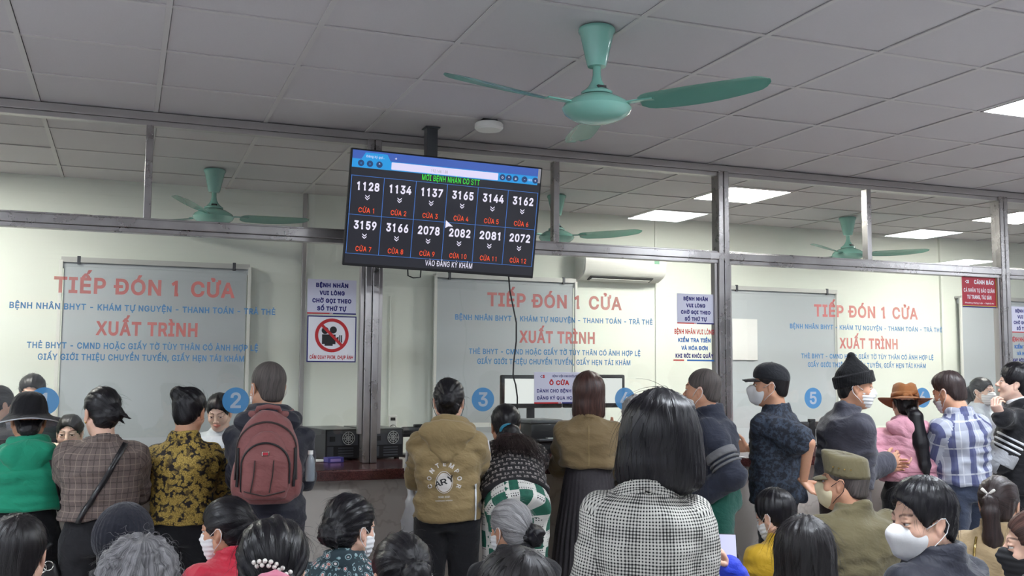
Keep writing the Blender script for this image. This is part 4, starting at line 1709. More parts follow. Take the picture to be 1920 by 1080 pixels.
def mat_glen():
    m, nt, b = node_mat('cloth_houndstooth')
    g = G(nt)
    u, v, uvv = g.uv()
    n = g.noise(uvv, 30, 3)
    uu = g.m('MULTIPLY_ADD', n, .0010, u)
    vv = g.m('MULTIPLY_ADD', n, .0010, v)
    a = frac_step(g, uu, .0080, .46)
    c = frac_step(g, vv, .0080, .46)
    # bands where the check thickens
    ba = frac_step(g, u, .085, .36)
    bb = frac_step(g, v, .085, .36, .4)
    dk = g.m('MULTIPLY', a, c)
    half = g.m('SUBTRACT', g.m('ADD', a, c), g.m('MULTIPLY', dk, 2))
    lum = g.m('ADD', dk, g.m('MULTIPLY', half, g.m('MULTIPLY_ADD', g.m('ADD', ba, bb), .26, .24)))
    col = g.mix(g.m('MINIMUM', lum, 1.0), srgb(204, 202, 194), srgb(20, 20, 24))
    nt.links.new(col, b.inputs['Base Color'])
    b.inputs['Roughness'].default_value = .85
    b.inputs['Specular IOR Level'].default_value = .2
    g.bump(g.m('ADD', a, c), .12, .002, b)
    return m


def mat_brown_plaid():
    m, nt, b = node_mat('cloth_brown_plaid')
    g = G(nt)
    u, v, uvv = g.uv()
    n = g.noise(uvv, 260, 2)
    n2 = g.noise(uvv, 30, 3)
    base = g.mix(n, srgb(84, 73, 68), srgb(124, 110, 103))
    base = g.mix(g.m('MULTIPLY', n2, .35), base, srgb(78, 68, 66))
    l1 = g.m('MAXIMUM', frac_step(g, u, .055, .10), frac_step(g, v, .055, .10))
    base = g.mix(g.m('MULTIPLY', l1, .55), base, srgb(48, 42, 44))
    l2 = g.m('MAXIMUM', frac_step(g, u, .055, .06, .5), frac_step(g, v, .055, .06, .5))
    base = g.mix(g.m('MULTIPLY', l2, .45), base, srgb(158, 142, 130))
    nt.links.new(base, b.inputs['Base Color'])
    b.inputs['Roughness'].default_value = .9
    g.bump(n, .2, .003, b)
    return m


def mat_yellow_floral():
    m, nt, b = node_mat('cloth_yellow_floral')
    g = G(nt)
    u, v, uvv = g.uv()
    n = g.noise(uvv, 75, 4)
    nb = g.noise(g.vec(v, u), 70, 4)
    wv = g.vec(g.m('MULTIPLY_ADD', n, .022, u), g.m('MULTIPLY_ADD', nb, .022, v))
    d1 = g.vor(wv, 34)
    d2 = g.vor(g.vec(g.m('MULTIPLY_ADD', nb, .02, u), g.m('MULTIPLY_ADD', n, .02, v)), 52)
    f1 = g.m('SUBTRACT', 1.0, g.step(d1, .56, .08))
    f2 = g.m('SUBTRACT', 1.0, g.step(d2, .44, .08))
    petal = g.noise(uvv, 170, 3, .7)
    yel = g.mix(g.step(petal, .5, .16), srgb(112, 92, 34), srgb(204, 174, 88))
    col = g.mix(g.m('MAXIMUM', f1, f2), srgb(26, 20, 22), yel)
    big = g.step(g.noise(uvv, 24, 2), .60, .05)
    col = g.mix(g.m('MULTIPLY', big, g.m('MULTIPLY', g.step(petal, .45, .1), .9)), col, srgb(34, 26, 26))
    nt.links.new(col, b.inputs['Base Color'])
    b.inputs['Roughness'].default_value = .75
    g.bump(n, .15, .004, b)
    return m


def mat_teal_floral():
    m, nt, b = node_mat('cloth_teal_floral')
    g = G(nt)
    u, v, uvv = g.uv()
    d = g.vor(uvv, 36, .45)
    ring = g.m('SUBTRACT', 1.0, g.step(g.m('ABSOLUTE', g.m('SUBTRACT', d, .40)), .035, .015))
    col = g.mix(g.m('MULTIPLY', ring, .8), srgb(28, 48, 56), srgb(150, 176, 180))
    fl = g.m('SUBTRACT', 1.0, g.step(d, .26, .03))
    col = g.mix(fl, col, srgb(216, 206, 204))
    pk = g.m('SUBTRACT', 1.0, g.step(d, .19, .03))
    pet = g.noise(uvv, 240, 2)
    col = g.mix(pk, col, g.mix(pet, srgb(150, 66, 66), srgb(214, 140, 128)))
    d2 = g.vor(uvv, 60, 1.0)
    dots = g.m('SUBTRACT', 1.0, g.step(d2, .17, .04))
    col = g.mix(g.m('MULTIPLY', dots, g.m('SUBTRACT', .7, g.m('MULTIPLY', fl, .7))), col, srgb(96, 138, 140))
    nt.links.new(col, b.inputs['Base Color'])
    b.inputs['Roughness'].default_value = .75
    return m


def mat_black_motif():
    m, nt, b = node_mat('cloth_black_motif')
    g = G(nt)
    u, v, uvv = g.uv()
    row = g.m('FLOOR', g.m('DIVIDE', v, .032))
    sh = g.m('MULTIPLY', g.m('MODULO', g.m('ADD', row, 100.0), 2.0), .021)
    fx = g.m('SUBTRACT', g.m('FRACT', g.m('ADD', g.m('DIVIDE', g.m('ADD', u, sh), .042), 50.0)), .5)
    fy = g.m('SUBTRACT', g.m('FRACT', g.m('ADD', g.m('DIVIDE', v, .032), 50.0)), .5)
    ax = g.m('ABSOLUTE', fx)
    # small bow tie motif: two lobes and a bar
    lobe = g.m('LESS_THAN', g.m('ABSOLUTE', fy), g.m('MULTIPLY_ADD', ax, .55, .05))
    lobe = g.m('MULTIPLY', lobe, g.m('LESS_THAN', ax, .30))
    bar = g.m('MULTIPLY', g.m('LESS_THAN', g.m('ABSOLUTE', g.m('ADD', fy, .28)), .05), g.m('LESS_THAN', ax, .36))
    n = g.noise(uvv, 120, 2)
    f = g.m('MULTIPLY', g.m('MAXIMUM', lobe, bar), g.step(n, .42, .10))
    nt.links.new(g.mix(g.m('MULTIPLY', f, .75), srgb(24, 22, 25), srgb(172, 164, 160)), b.inputs['Base Color'])
    b.inputs['Roughness'].default_value = .85
    return m


def mat_patch_pants():
    m, nt, b = node_mat('cloth_patch_print')
    g = G(nt)
    u, v, uvv = g.uv()
    cu = g.m('FLOOR', g.m('DIVIDE', u, .075))
    cv = g.m('FLOOR', g.m('DIVIDE', v, .085))
    chk = g.m('MODULO', g.m('ADD', g.m('ADD', cu, cv), 200.0), 2.0)
    dx = frac_step(g, u, .0125, .5)
    dy = frac_step(g, v, .0125, .5)
    band = frac_step(g, v, .042, .45)
    dots = g.m('MULTIPLY', g.m('MULTIPLY', dx, dy), band)
    white = g.mix(dots, srgb(206, 204, 198), srgb(28, 28, 30))
    d = g.vor(uvv, 26, .2)
    scal = g.m('LESS_THAN', d, .36)
    grn = g.mix(scal, srgb(28, 92, 74), srgb(24, 84, 68))
    col = g.mix(chk, white, grn)
    edge = frac_step(g, u, .15, .16)
    lob = g.m('MULTIPLY', edge, g.m('LESS_THAN', g.vor(uvv, 22, .0), .5))
    col = g.mix(g.m('MULTIPLY', lob, .95), col, srgb(216, 214, 206))
    nt.links.new(col, b.inputs['Base Color'])
    b.inputs['Roughness'].default_value = .75
    return m


def mat_blue_plaid():
    m, nt, b = node_mat('cloth_blue_plaid')
    g = G(nt)
    u, v, uvv = g.uv()
    a = frac_step(g, u, .105, .36)
    c = frac_step(g, v, .16, .34)
    col = g.mix(g.m('MULTIPLY', a, .86), srgb(176, 180, 192), srgb(44, 52, 108))
    col = g.mix(g.m('MULTIPLY', c, .26), col, srgb(30, 34, 78))
    w1 = frac_step(g, v, .16, .06, .70)
    w2 = frac_step(g, u, .105, .05, .42)
    col = g.mix(g.m('MULTIPLY', g.m('MAXIMUM', w1, w2), .55), col, srgb(222, 224, 228))
    w3 = frac_step(g, u, .105, .10, .80)
    col = g.mix(g.m('MULTIPLY', w3, .45), col, srgb(96, 102, 128))
    n = g.noise(uvv, 260, 2)
    col = g.mix(g.m('MULTIPLY', n, .16), col, srgb(60, 64, 90))
    nt.links.new(col, b.inputs['Base Color'])
    b.inputs['Roughness'].default_value = .8
    g.bump(g.noise(uvv, 40, 3), .2, .005, b)
    return m


def mat_leafy():
    m, nt, b = node_mat('cloth_navy_leaf')
    g = G(nt)
    u, v, uvv = g.uv()
    n = g.noise(uvv, 34, 5, .7)
    d = g.vor(uvv, 60)
    f = g.m('MULTIPLY', g.step(n, .5, .05), g.step(d, .28, .1))
    nt.links.new(g.mix(g.m('MULTIPLY', f, .5), srgb(28, 32, 42), srgb(72, 86, 106)), b.inputs['Base Color'])
    b.inputs['Roughness'].default_value = .8
    g.bump(g.noise(uvv, 40, 3), .2, .005, b)
    return m


def mat_pleat():
    m, nt, b = node_mat('cloth_pleated')
    g = G(nt)
    u, v, uvv = g.uv()
    n = g.noise(uvv, 80, 3)
    nt.links.new(g.mix(n, srgb(30, 27, 32), srgb(56, 50, 54)), b.inputs['Base Color'])
    b.inputs['Roughness'].default_value = .7
    return m


for k_, fn_ in dict(glen=mat_glen, brown_plaid=mat_brown_plaid, yellow_floral=mat_yellow_floral, teal_floral=mat_teal_floral, black_motif=mat_black_motif,
                    patch=mat_patch_pants, blue_plaid=mat_blue_plaid, leafy=mat_leafy, pleat=mat_pleat).items():
    M[k_] = fn_()
for k_, c_, r_ in (('green', (22, 134, 102), .8), ('khaki_hood', (142, 122, 84), .7), ('khaki_blazer', (118, 100, 70), .85), ('navy', (30, 32, 44), .6), ('navy2', (36, 40, 54), .8), ('indigo', (52, 56, 90), .7),
                   ('charcoal', (62, 62, 72), .75), ('black_cloth', (24, 24, 28), .85), ('pink', (202, 146, 160), .7), ('red', (190, 40, 62), .5), ('mustard', (190, 152, 32), .65),
                   ('olive', (104, 96, 70), .85), ('tan_coat', (168, 146, 112), .85), ('grey_coat', (154, 152, 150), .8), ('green_trouser', (18, 78, 66), .75), ('white_cloth', (220, 222, 226), .8),
                   ('denim', (48, 56, 74), .85), ('stripe_grey', (104, 104, 106), .85), ('light_grey', (172, 174, 178), .8), ('royal', (36, 60, 190), .6), ('beanie', (32, 33, 42), .95), ('beanie_black', (18, 18, 21), .95),
                   ('felt', (138, 88, 50), .9), ('cap_black', (30, 31, 36), .8), ('maroon_bag', (128, 78, 76), .65), 
                   ('dark_brown', (58, 46, 44), .8), ('blouse', (214, 220, 226), .7), ('shoe', (40, 36, 36), .5), ('pink_band', (214, 128, 150), .6), ('teal_band', (40, 130, 160), .5), ('grey_felt_band', (96, 62, 36), .8)):
    M[k_] = cloth('cloth_' + k_, srgb(*c_), r_)
for k_, c_ in (('mask_white', (232, 232, 232)), ('mask_cream', (226, 214, 178)), ('mask_black', (26, 26, 30))):
    M[k_] = plain('mask_fabric_' + k_[5:], srgb(*c_), .75, noise=.03, scale=60, bump=.08)
M['leather'] = plain('black_leather', srgb(24, 23, 25), .35, bump=.15, scale=120)
M['chrome'] = plain('chrome', srgb(200, 198, 190), .2, 1.0)
M['gold'] = plain('brass_ring', srgb(210, 180, 110), .25, 1.0)
M['pearl'] = plain('pearl', srgb(235, 230, 222), .2)
# ================================================================ PEOPLE: builder
def Rz(a):
    return A3(((cos(a), -sin(a), 0), (sin(a), cos(a), 0), (0, 0, 1)))


def Rx(a):
    return A3(((1, 0, 0), (0, cos(a), -sin(a)), (0, sin(a), cos(a))))


def Ry(a):
    return A3(((cos(a), 0, sin(a)), (0, 1, 0), (-sin(a), 0, cos(a))))


def ik(S, H, l1, l2, pole):
    S, H = A3(S), A3(H)
    d = H - S
    L = np.linalg.norm(d)
    if L > (l1 + l2) * .995:
        H = S + d / L * (l1 + l2) * .995
        d = H - S
        L = np.linalg.norm(d)
    u = d / L
    c = (l1 * l1 + L * L - l2 * l2) / (2 * l1 * L)
    c = min(1, max(-1, c))
    p = A3(pole)
    p = p - u * (p @ u)
    p = nrm(p)
    return S + u * l1 * c + p * l1 * math.sqrt(1 - c * c), H


def bvh_of(o):
    me = o.data
    return BVHTree.FromPolygons([v.co.copy() for v in me.vertices], [tuple(p.vertices) for p in me.polygons])


def grid_mesh(rows, closed_u=False):
    """rows: list of lists of points -> V, Q"""
    n, m = len(rows), len(rows[0])
    V = np.array([p for r in rows for p in r], dtype=np.float64)
    Q = []
    for i in range(n - 1):
        for j in range(m if closed_u else m - 1):
            k = (j + 1) % m
            Q.append((i * m + j, i * m + k, (i + 1) * m + k, (i + 1) * m + j))
    return V, np.array(Q)


def shell(name, rows, closed_u, thick, mat, parent, T=None, uvscale=1.0):
    """sheet with real thickness; T maps head-local points to the person"""
    V, Q = grid_mesh(rows, closed_u)
    if T is not None:
        V = T(V)
    bm = bmesh.new()
    vs = [bm.verts.new(v) for v in V]
    uvl = bm.loops.layers.uv.new('cloth')
    m = len(rows[0])
    for q in Q:
        if len(set(q)) < 4:
            continue
        f = bm.faces.new([vs[i] for i in q])
        f.smooth = True
        for l, i in zip(f.loops, q):
            l[uvl].uv = ((i % m) * .012, (i // m) * .012)
    bmesh.ops.recalc_face_normals(bm, faces=bm.faces)
    bmesh.ops.solidify(bm, geom=list(bm.faces), thickness=thick)
    me = bpy.data.meshes.new(name)
    bm.to_mesh(me)
    bm.free()
    return link(name, me, mat, parent)


def strand_tubes(V, Q, N, K, count, length, lift, rng, sign=1.0, r=.0007, gravity=0.0, curl=0.0):
    """thin tapering hair strands laid on a hair surface; returns V, Q"""
    out_v, out_q, n0 = [], [], 0
    idx = rng.randint(0, len(V), count)
    for i in idx:
        p = V[i].copy()
        nn = N[i]
        pts = []
        L = length * rng.uniform(.5, 1.3)
        lf = lift * rng.uniform(.15, 1.0) ** 1.6
        d = (K - p) * sign
        d = d - nn * (d @ nn)
        if np.linalg.norm(d) < 1e-4:
            continue
        d = nrm(d) + rng.normal(0, .15, 3)
        steps = 10 if curl else 6
        for k in range(steps):
            t = k / (steps - 1)
            pts.append(p + d * L * t + nn * (lf * math.sin(t * 2.2) + .0006) + A3((0, 0, -gravity * t * t * L)) - nn * (t * t * L * .12))
        pts = np.array(pts)
        if curl:
            sd_ = np.cross(d, nn)
            ph_ = rng.uniform(0, 6.28)
            for k in range(steps):
                pts[k] += curl * (sd_ * math.sin(ph_ + k * .9) + nn * .6 * (1 + cos(ph_ + k * .9)))
        tg = nrm(pts[-1] - pts[0])
        s = nrm(np.cross(tg, nn))
        ring = []
        for k in range(steps):
            rr = r * (1 - .75 * k / (steps - 1))
            for q in range(3):
                a = q * 2 * pi / 3
                ring.append(pts[k] + s * cos(a) * rr + nn * sin(a) * rr)
        for k in range(steps - 1):
            for q in range(3):
                w = (q + 1) % 3
                out_q.append((n0 + k * 3 + q, n0 + k * 3 + w, n0 + k * 3 + 3 + w, n0 + k * 3 + 3 + q))
        out_v += ring
        n0 += len(ring)
    return np.array(out_v), np.array(out_q)


def build_hair(style, mat, R, C, parent, seed=1, h=.006, opt=None, name='hair'):
    opt = opt or {}
    t = {'buzz': .004, 'short': .013, 'bun': .010, 'pony': .010, 'bob': .013, 'long': .013, 'curly': .020}[style]
    t = opt.get('t', t)
    at = A3(opt.get('at', (0, -.112, .02)))
    P = [Ell((0, -.016, .036), (.075 + t, .094 + t, .081 + t * 1.15)),
         Ell((0, -.058, -.034), (.055 + t * .6, .044 + t * .3, .056), k=.03)]
    if opt.get('volume'):
        P.append(Ell((0, .0, .075), (.072, .085, .05 + opt['volume']), k=.03))
    cut = [Ell((0, .117, -.036 + opt.get('fringe', 0)), (.092, .096, .10), sub=True, k=.008)]
    for s in (-1, 1):
        cut.append(Ell((s * .092, .000, -.026), (.030, .040, .038), sub=True, k=.008))
    cut.append(Half((0, -.05, opt.get('nape', -.066 if style == 'buzz' else -.088)), (0, .3, -1), k=.012))
    if 'hatcut' in opt:
        cut.append(Half((0, 0, opt['hatcut']), (0, -.3, 1), k=.01))
    K = at
    sign = 1.0
    if style in ('buzz', 'short', 'curly'):
        P += cut
        K = A3((.01, -.045, .14))
        sign = -1.0
    elif style == 'bun':
        P += cut
        br = opt.get('r', .045)
        P.append(Ell(at, (br * 1.05, br * .85, br), k=.012))
        if opt.get('tuft'):
            P += [Cone(at + (.02, -.02, .0), at + (.075, -.03, -.03), .014, .004, k=.01), Cone(at, at + (.05, -.01, -.055), .015, .004, k=.01)]
    elif style == 'pony':
        P += cut
        L = opt.get('len', .3)
        tr = opt.get('r', .030)
        sw = opt.get('sway', .0)
        p0 = at
        ou = opt.get('out', 0.0)
        pts = [at, at + (sw * .15, -.035, -.01), at + (sw * .35, -.045 - ou * .4, -.06), at + (sw * .6, -.035 - ou, -L * .5), at + (sw * .85, -.02 - ou * 1.2, -L * .8), at + (sw, -.012 - ou * 1.2, -L)]
        rr = [tr * .55, tr * .75, tr * .95, tr * 1.05, tr * .75, tr * .2]
        for a, b, r1, r2 in zip(pts[:-1], pts[1:], rr[:-1], rr[1:]):
            P.append(Cone(a, b, r1, r2, flat=(1.25, .8), k=.012))
    elif style in ('bob', 'long'):
        L = opt.get('len', .14)
        wd = opt.get('w', 1.0)
        bt = opt.get('bottom', .72)
        cap = P[:]
        P = [cap[0], Loft((0, -.018, -L), (0, -.018, .10), [(0, .088 * wd * bt, .060 * bt, 0, -.018), (.03, .100 * wd, .080, 0, -.012), (L * .55, .101 * wd, .095, 0, -.008), (L + .02, .092 * wd, .104, 0, 0), (L + .09, .070 * wd, .085, 0, 0)], k=.03, rnd=.02)]
        P.append(Ell((0, .150, -.075 + opt.get('fringe', 0)), (.074, .125, .155), sub=True, k=.012))
        K = A3((opt.get('part', .01), -.02, .135))
        sign = -1.0
    V, Q = surface_nets(P, h)
    V = relax(V, Q, 1, .5)
    N = vert_normals(V, Q)
    ax = nrm(K - A3((0, -.015, .0)))
    F = frame_of(ax, (1, 0, 0) if abs(ax[0]) < .8 else (0, 1, 0))

    def polar(p):
        q = (p - A3((0, -.015, .0))) @ F
        return np.arctan2(q[..., 1], q[..., 0]), np.arctan2(np.hypot(q[..., 0], q[..., 1]), q[..., 2]), q
    ph, th, q = polar(V)
    if style in ('bob', 'long') or style == 'pony':
        ph2 = np.arctan2(V[:, 0], -(V[:, 1] + .0))
        ph = np.where(V[:, 2] < .02, ph2, ph) if style == 'pony' else ph2
    amp = opt.get('ridge', .0035)
    if style == 'curly':
        w_ = V + seed + .012 * np.stack([vnoise(V + 2, (40, 40, 40)), vnoise(V + 4, (40, 40, 40)), vnoise(V + 6, (40, 40, 40))], 1)
        a = (1 - np.abs(vnoise(w_, (38, 38, 38))) * 2) * .009 + vnoise(w_ + 5, (80, 80, 80)) * .005
        V = V + N * a[:, None]
    elif style == 'buzz':
        pass
    else:
        lo = V[:, 2] if style in ('bob', 'long') else th * .1
        rr = vnoise(np.c_[np.cos(ph) * 3 + seed, np.sin(ph) * 3, lo * 8], (2.6, 2.6, 1.0)) + .7 * vnoise(np.c_[np.cos(ph) * 3 + seed, np.sin(ph) * 3, lo * 10], (6.5, 6.5, 1.2))
        V = V + N * (amp * rr)[:, None]
    # strand coordinates per face corner
    Cc = V[Q].mean(1)
    if style in ('bob', 'long'):
        pa = lambda p: np.arctan2(p[..., 0], -(p[..., 1] + .01))
        pv = lambda p: p[..., 2]
    else:
        pa = lambda p: polar(p)[0]
        pv = lambda p: polar(p)[1] * .12
    a0 = pa(Cc)
    uv = np.zeros((len(Q), 4, 2))
    for c in range(4):
        p = V[Q[:, c]]
        a = pa(p)
        a = a0 + (a - a0 + pi) % (2 * pi) - pi
        uv[:, c, 0] = a * .085
        uv[:, c, 1] = pv(p)
    if style == 'pony':
        tail = Cc[:, 2] < at[2] - .045
        tail &= Cc[:, 1] < at[1] + .03
        for c in range(4):
            p = V[Q[tail, c]]
            uv[tail, c, 0] = p[:, 0] + p[:, 1] * .6
            uv[tail, c, 1] = p[:, 2]
    rng = np.random.RandomState(int(seed * 10) + 3)
    cnt = opt.get('strands', 0 if style == 'buzz' or 'hatcut' in opt else 150)
    if cnt:
        N = vert_normals(V, Q)
        ln = .05 if style in ('short', 'curly') else .085
        kk = K
        Vs, Qs = strand_tubes(V, Q, N, kk, cnt, opt.get('slen', ln * .8), opt.get('lift', .006 if style != 'curly' else .010), rng, sign, gravity=.15, curl=.006 if style == 'curly' else 0.0)
        if len(Vs):
            uvs = np.zeros((len(Qs), 4, 2)) + rng.rand(len(Qs), 1, 1) * .3
            Q = np.concatenate([Q, Qs + len(V)])
            V = np.concatenate([V, Vs])
            uv = np.concatenate([uv, uvs])
    V = V @ R.T + C
    me = make_mesh(name, V, Q, uv)
    return link(name, me, mat, parent)


def build_mask(kind, R, C, parent, mat, male=True, below=False, h=.0042, loops=True, loop_mat=None):
    T = lambda V: np.asarray(V) @ R.T + C
    dz = -.045 if below else 0.0
    P = [Ell((0, .034, -.05), (.0675, .073, .070)),
         Cone((0, .088, -.010), (0, .107, -.036), .0125, .0165, k=.03),
         Ell((0, .058, -.098), (.037, .034, .030), k=.03)]
    if kind == 'fold':
        P.append(Cone((0, .118, -.030), (0, .104, -.092), .010, .010, flat=(.8, 1.2), k=.04))
    P += [Half((0, .1, -.002 + dz * .6), (0, -.32, 1), k=.006), Half((0, .05, -.124 + dz * .2), (0, -.15, -1), k=.006), Half((0, .026, 0), (0, -1, .12), k=.006)]
    V, Q = surface_nets(P, h)
    V = relax(V, Q, 2, .5)
    N = vert_normals(V, Q)
    if kind == 'pleat':
        V = V + N * (.0014 * np.sin(V[:, 2] * 2 * pi / .020))[:, None]
    uv = prim_uv(P, V, Q)
    if below:
        V = V + (0, -.004, -.012)
    me = make_mesh('face_mask', T(V), Q, uv)
    o = link('face_mask', me, mat, parent)
    if loops:
        for s in (-1, 1):
            pts = [(s * .066, .034, -.020 + dz * .5), (s * .0755, .018, -.010 + dz * .2), (s * .0805, .004, -.001), (s * .084, -.012, .010), (s * .087, -.026, .010), (s * .088, -.036, -.010), (s * .084, -.028, -.036), (s * .079, -.012, -.053), (s * .074, .008, -.070), (s * .064, .030, -.094 + dz * .2)]
            pts = [tuple(T(A3(p)[None])[0]) for p in pts]
            MB().tube(pts, .0016, 5).build('ear_loop', loop_mat or mat, o, True)
    return o


def transform_hand(pose, W, dirv, palm, left):
    V, Q, F = HANDS[pose]
    V = V.copy()
    Q = Q.copy()
    y = nrm(dirv)
    z = -A3(palm)
    z = nrm(z - y * (z @ y))
    x = np.cross(y, z)
    if not left:
        V[:, 0] *= -1
        Q = Q[:, ::-1]
    return V @ np.stack([x, y, z], 0) + W, Q, F


PEOPLE = []


def person(label, px, top_py, Y, va=0, hva=None, hp=0, hr=0, sex='f', stand=True, lean=0, side=0, w=1.0, scale=None,
           arms='counter', hands=('flat', 'flat'), poles=None, hand_dir=None, palm=None, hair=('short', 'hair_black', {}), upper=None, lower=None,
           skin='light', mask=None, hat=None, htop=None, res=.012, seed=1.0, shoes=True, cat='person', group=None, x_off=0.0, chest_fwd=0.0, neck_fwd=0.0, neck=.028, pad=0.0, head_dx=0.0, hem_py=None):
    tp = at_y(px, top_py, Y)
    sight = -math.atan2(tp.x, Y)
    yaw = sight + rad(va)
    hya = rad((va if hva is None else hva) - va)
    m = sex == 'm'
    sw = (.168 if m else .146) * w        # shoulder joint
    ht = {'buzz': .005, 'curly': .02}.get(hair[0] if hair else '', .015) + (hair[2].get('volume', 0) * .6 if hair else 0)
    if htop is not None:
        ht = htop
    sd = rad(side)
    while True:
        ln = rad(lean)
        sp = A3((math.sin(sd), math.sin(ln) * cos(sd), cos(ln) * cos(sd)))
        NL = .44
        Rh = Rz(hya) @ Rx(-rad(hp)) @ Ry(rad(hr))
        nk = nrm(sp * .5 + A3((0, .12 + neck_fwd, 1)) * .5)
        rel = sp * NL + nk * neck + Rh @ A3((0, .03, .09)) + A3((head_dx, 0, 0))     # head centre from pelvis
        top_rel = rel[2] + (Rh @ A3((0, -.015, .117 + ht)))[2]
        if stand:
            hipz = .93
            s = tp.z / (hipz + top_rel) if scale is None else scale
        else:
            s = scale or (1.0 if m else .95)
            hipz = tp.z / s - top_rel
        # a bent person of known stature bows until the head is at its height
        if not (stand and scale is not None) or (hipz + top_rel) * s <= tp.z or lean > 75:
            break
        lean += 1
    # put the head over the asked pixel
    off = Rz(yaw) @ (rel * s)
    root = thing('person', label, cat, (tp.x - off[0] * 1.0 + x_off, Y - off[1] * 1.0 if stand is False else Y - off[1] * (1.0 if lean > 15 else .0), 0.0), (0, 0, yaw), group)
    if stand and lean <= 15:
        # keep the requested distance for the feet, slide sideways along the glass so the head stays on its pixel
        hy = Y + off[1]
        hx = tp.x / Y * hy
        root.location.x = hx - off[0] + x_off
        root.location.y = Y
    root.scale = (s, s, s)
    P0 = A3((0, 0, hipz))
    Nk = P0 + sp * NL
    C = P0 + rel
    F = frame_of(sp, (0, 1, 0))
    if F[0, 0] < 0:
        F = F.copy()
        F[:, 0] *= -1
        F[:, 1] *= -1
    ctz = CT / s
    Sh = {}
    for i, q in ((0, -1), (1, 1)):
        Sh[i] = P0 + sp * (.318 + pad) + F[:, 0] * q * sw + F[:, 1] * chest_fwd
    # hands: index 0 left (-x), 1 right (+x)
    defs = {'counter': [(-.14, .40, ctz + .10), (.14, .40, ctz + .10)],
            'down': [(-.25, .04, hipz - .10), (.25, .04, hipz - .10)],
            'lap': [(-.10, .30, hipz + .06), (.10, .30, hipz + .06)],
            'front': [(-.06, .30, hipz + .16), (.07, .31, hipz + .15)],
            'back': [(-.04, -.20, hipz + .02), (.06, -.21, hipz + .0)]}
    tg = defs[arms] if isinstance(arms, str) else arms
    pl = poles or (((-.15, -.8, -.7), (.15, -.8, -.7)) if arms != 'back' else ((-1, -.4, .1), (1, -.4, .1)))
    Mi = (Matrix.Translation(root.location) @ Matrix.Rotation(yaw, 4, 'Z') @ Matrix.Scale(s, 4)).inverted()
    tg = [A3(Mi @ at_y(*q[1:])) if q[0] == 'px' else A3(q) for q in tg]
    Eb, Wr = {}, {}
    for i in (0, 1):
        Eb[i], Wr[i] = ik(Sh[i], tg[i], .275, .245, pl[i])
    # legs
    legs = []
    for q in (-1, 1):
        hip = P0 + (q * .085, 0, -.05)
        if stand:
            ank = A3((q * .10, -.02 + .03 * q, .09))
            kn = (hip + ank) / 2 + (q * .0, .02, .02)
        else:
            kn = A3((q * .10, .36, max(hipz - .04, .40)))
            ank = A3((q * .10, .26, .09))
        legs.append((hip, kn, ank))
    # ---- body skin: one mesh
    col = A3(SKIN[skin][:3])
    HV, HQ, HF, HA = HEADS[sex if sex in HEADS else 'f']
    parts_v = [HV @ Rh.T + C]
    parts_q = [HQ]
    parts_c = [np.where(HA[:, None], HF, HF * col)]
    bp = [Loft(P0, Nk, [(-.10, .125 * w, .09), (.0, .14 * w, .10), (.12, .125 * w, .09), (.27, .145 * w, .105), (.34, .125 * w, .080), (.38, .085 * w, .056), (.44, .055, .050)], F=F, k=.03)]
    for i in (0, 1):
        bp += [Cone(Sh[i], Eb[i], .043, .036, k=.03), Cone(Eb[i], Wr[i], .036, .026, k=.012)]
    for hip, kn, ank in legs:
        bp += [Cone(hip, kn, .066, .050, k=.03), Cone(kn, ank, .048, .036, k=.02), Cone(ank, ank + (0, .12, -.055), .035, .026, k=.02)]
    V, Q = surface_nets(bp, .015)
    V = relax(V, Q, 1, .5)
    parts_v.append(V)
    parts_q.append(Q)
    parts_c.append(np.tile(col, (len(V), 1)))
    for i in (0, 1):
        d = Wr[i] - Eb[i]
        if hand_dir and hand_dir[i] is not None:
            d = A3(hand_dir[i])
        elif isinstance(arms, str) and arms == 'counter':
            d = A3((d[0], d[1], 0)) * 1.0
        p_ = A3(palm[i]) if palm and palm[i] is not None else (A3((0, 0, -1)) if arms in ('counter', 'lap') else A3((-1 if i else 1, 0, 0)))
        V, Q, Fh = transform_hand(hands[i], Wr[i], d, p_, i == 0)
        parts_v.append(V)
        parts_q.append(Q)
        parts_c.append(Fh * col)
    n0 = 0
    qs = []
    for v, q in zip(parts_v, parts_q):
        qs.append(q + n0)
        n0 += len(v)
    me = make_mesh('body', np.concatenate(parts_v), np.concatenate(qs), None, np.concatenate(parts_c))
    link('body', me, M['skin'], root)
    # ---- upper garment
    u = dict(mat='navy', ease=.022, hem=-.10, sleeve='long', collar='shirt', fold=.012, hemw=0.0, quilt=0.0, name='jacket', arm_ease=None)
    u.update(upper or {})
    e = u['ease']
    ae = e if u['arm_ease'] is None else u['arm_ease']
    hm = u['hem']
    if hem_py:
        hm = (at_y(px, hem_py, root.location.y - .13).z / s - hipz) / sp[2]
    sm = 1.08 if m else 1.0
    low = [(-.30, .176 * w + e, .128 + e), (-.16, .172 * w + e, .126 + e), (-.05, .166 * w + e, .122 + e), (.10, .142 * w * sm + e, .107 + e), (.20, .148 * w * sm + e, .114 + e)]
    hw_, hd_ = np.interp(hm, [a[0] for a in low], [a[1] for a in low]), np.interp(hm, [a[0] for a in low], [a[2] for a in low])
    tab = [(hm, hw_ + u['hemw'], hd_ + u['hemw'] * .6)] + [a for a in low if a[0] > hm + .04]
    tab += [(.29, .158 * w * sm + e, .116 + e * .9, 0, -.008), (.335 + pad, .158 * w * sm + e * .8, .100 + e * .8, 0, -.012), (.365 + pad * .9, .138 * w * sm + e * .5, .080 + e * .6, 0, -.014), (.395 + pad * .5, .098 * w + e * .4, .066 + e * .4, 0, -.014), (.425, .064 + e * .2, .058 + e * .2, 0, -.014)]
    loft = Loft(P0, Nk, tab, F=F, k=.035, power=2.25)
    up = [loft]
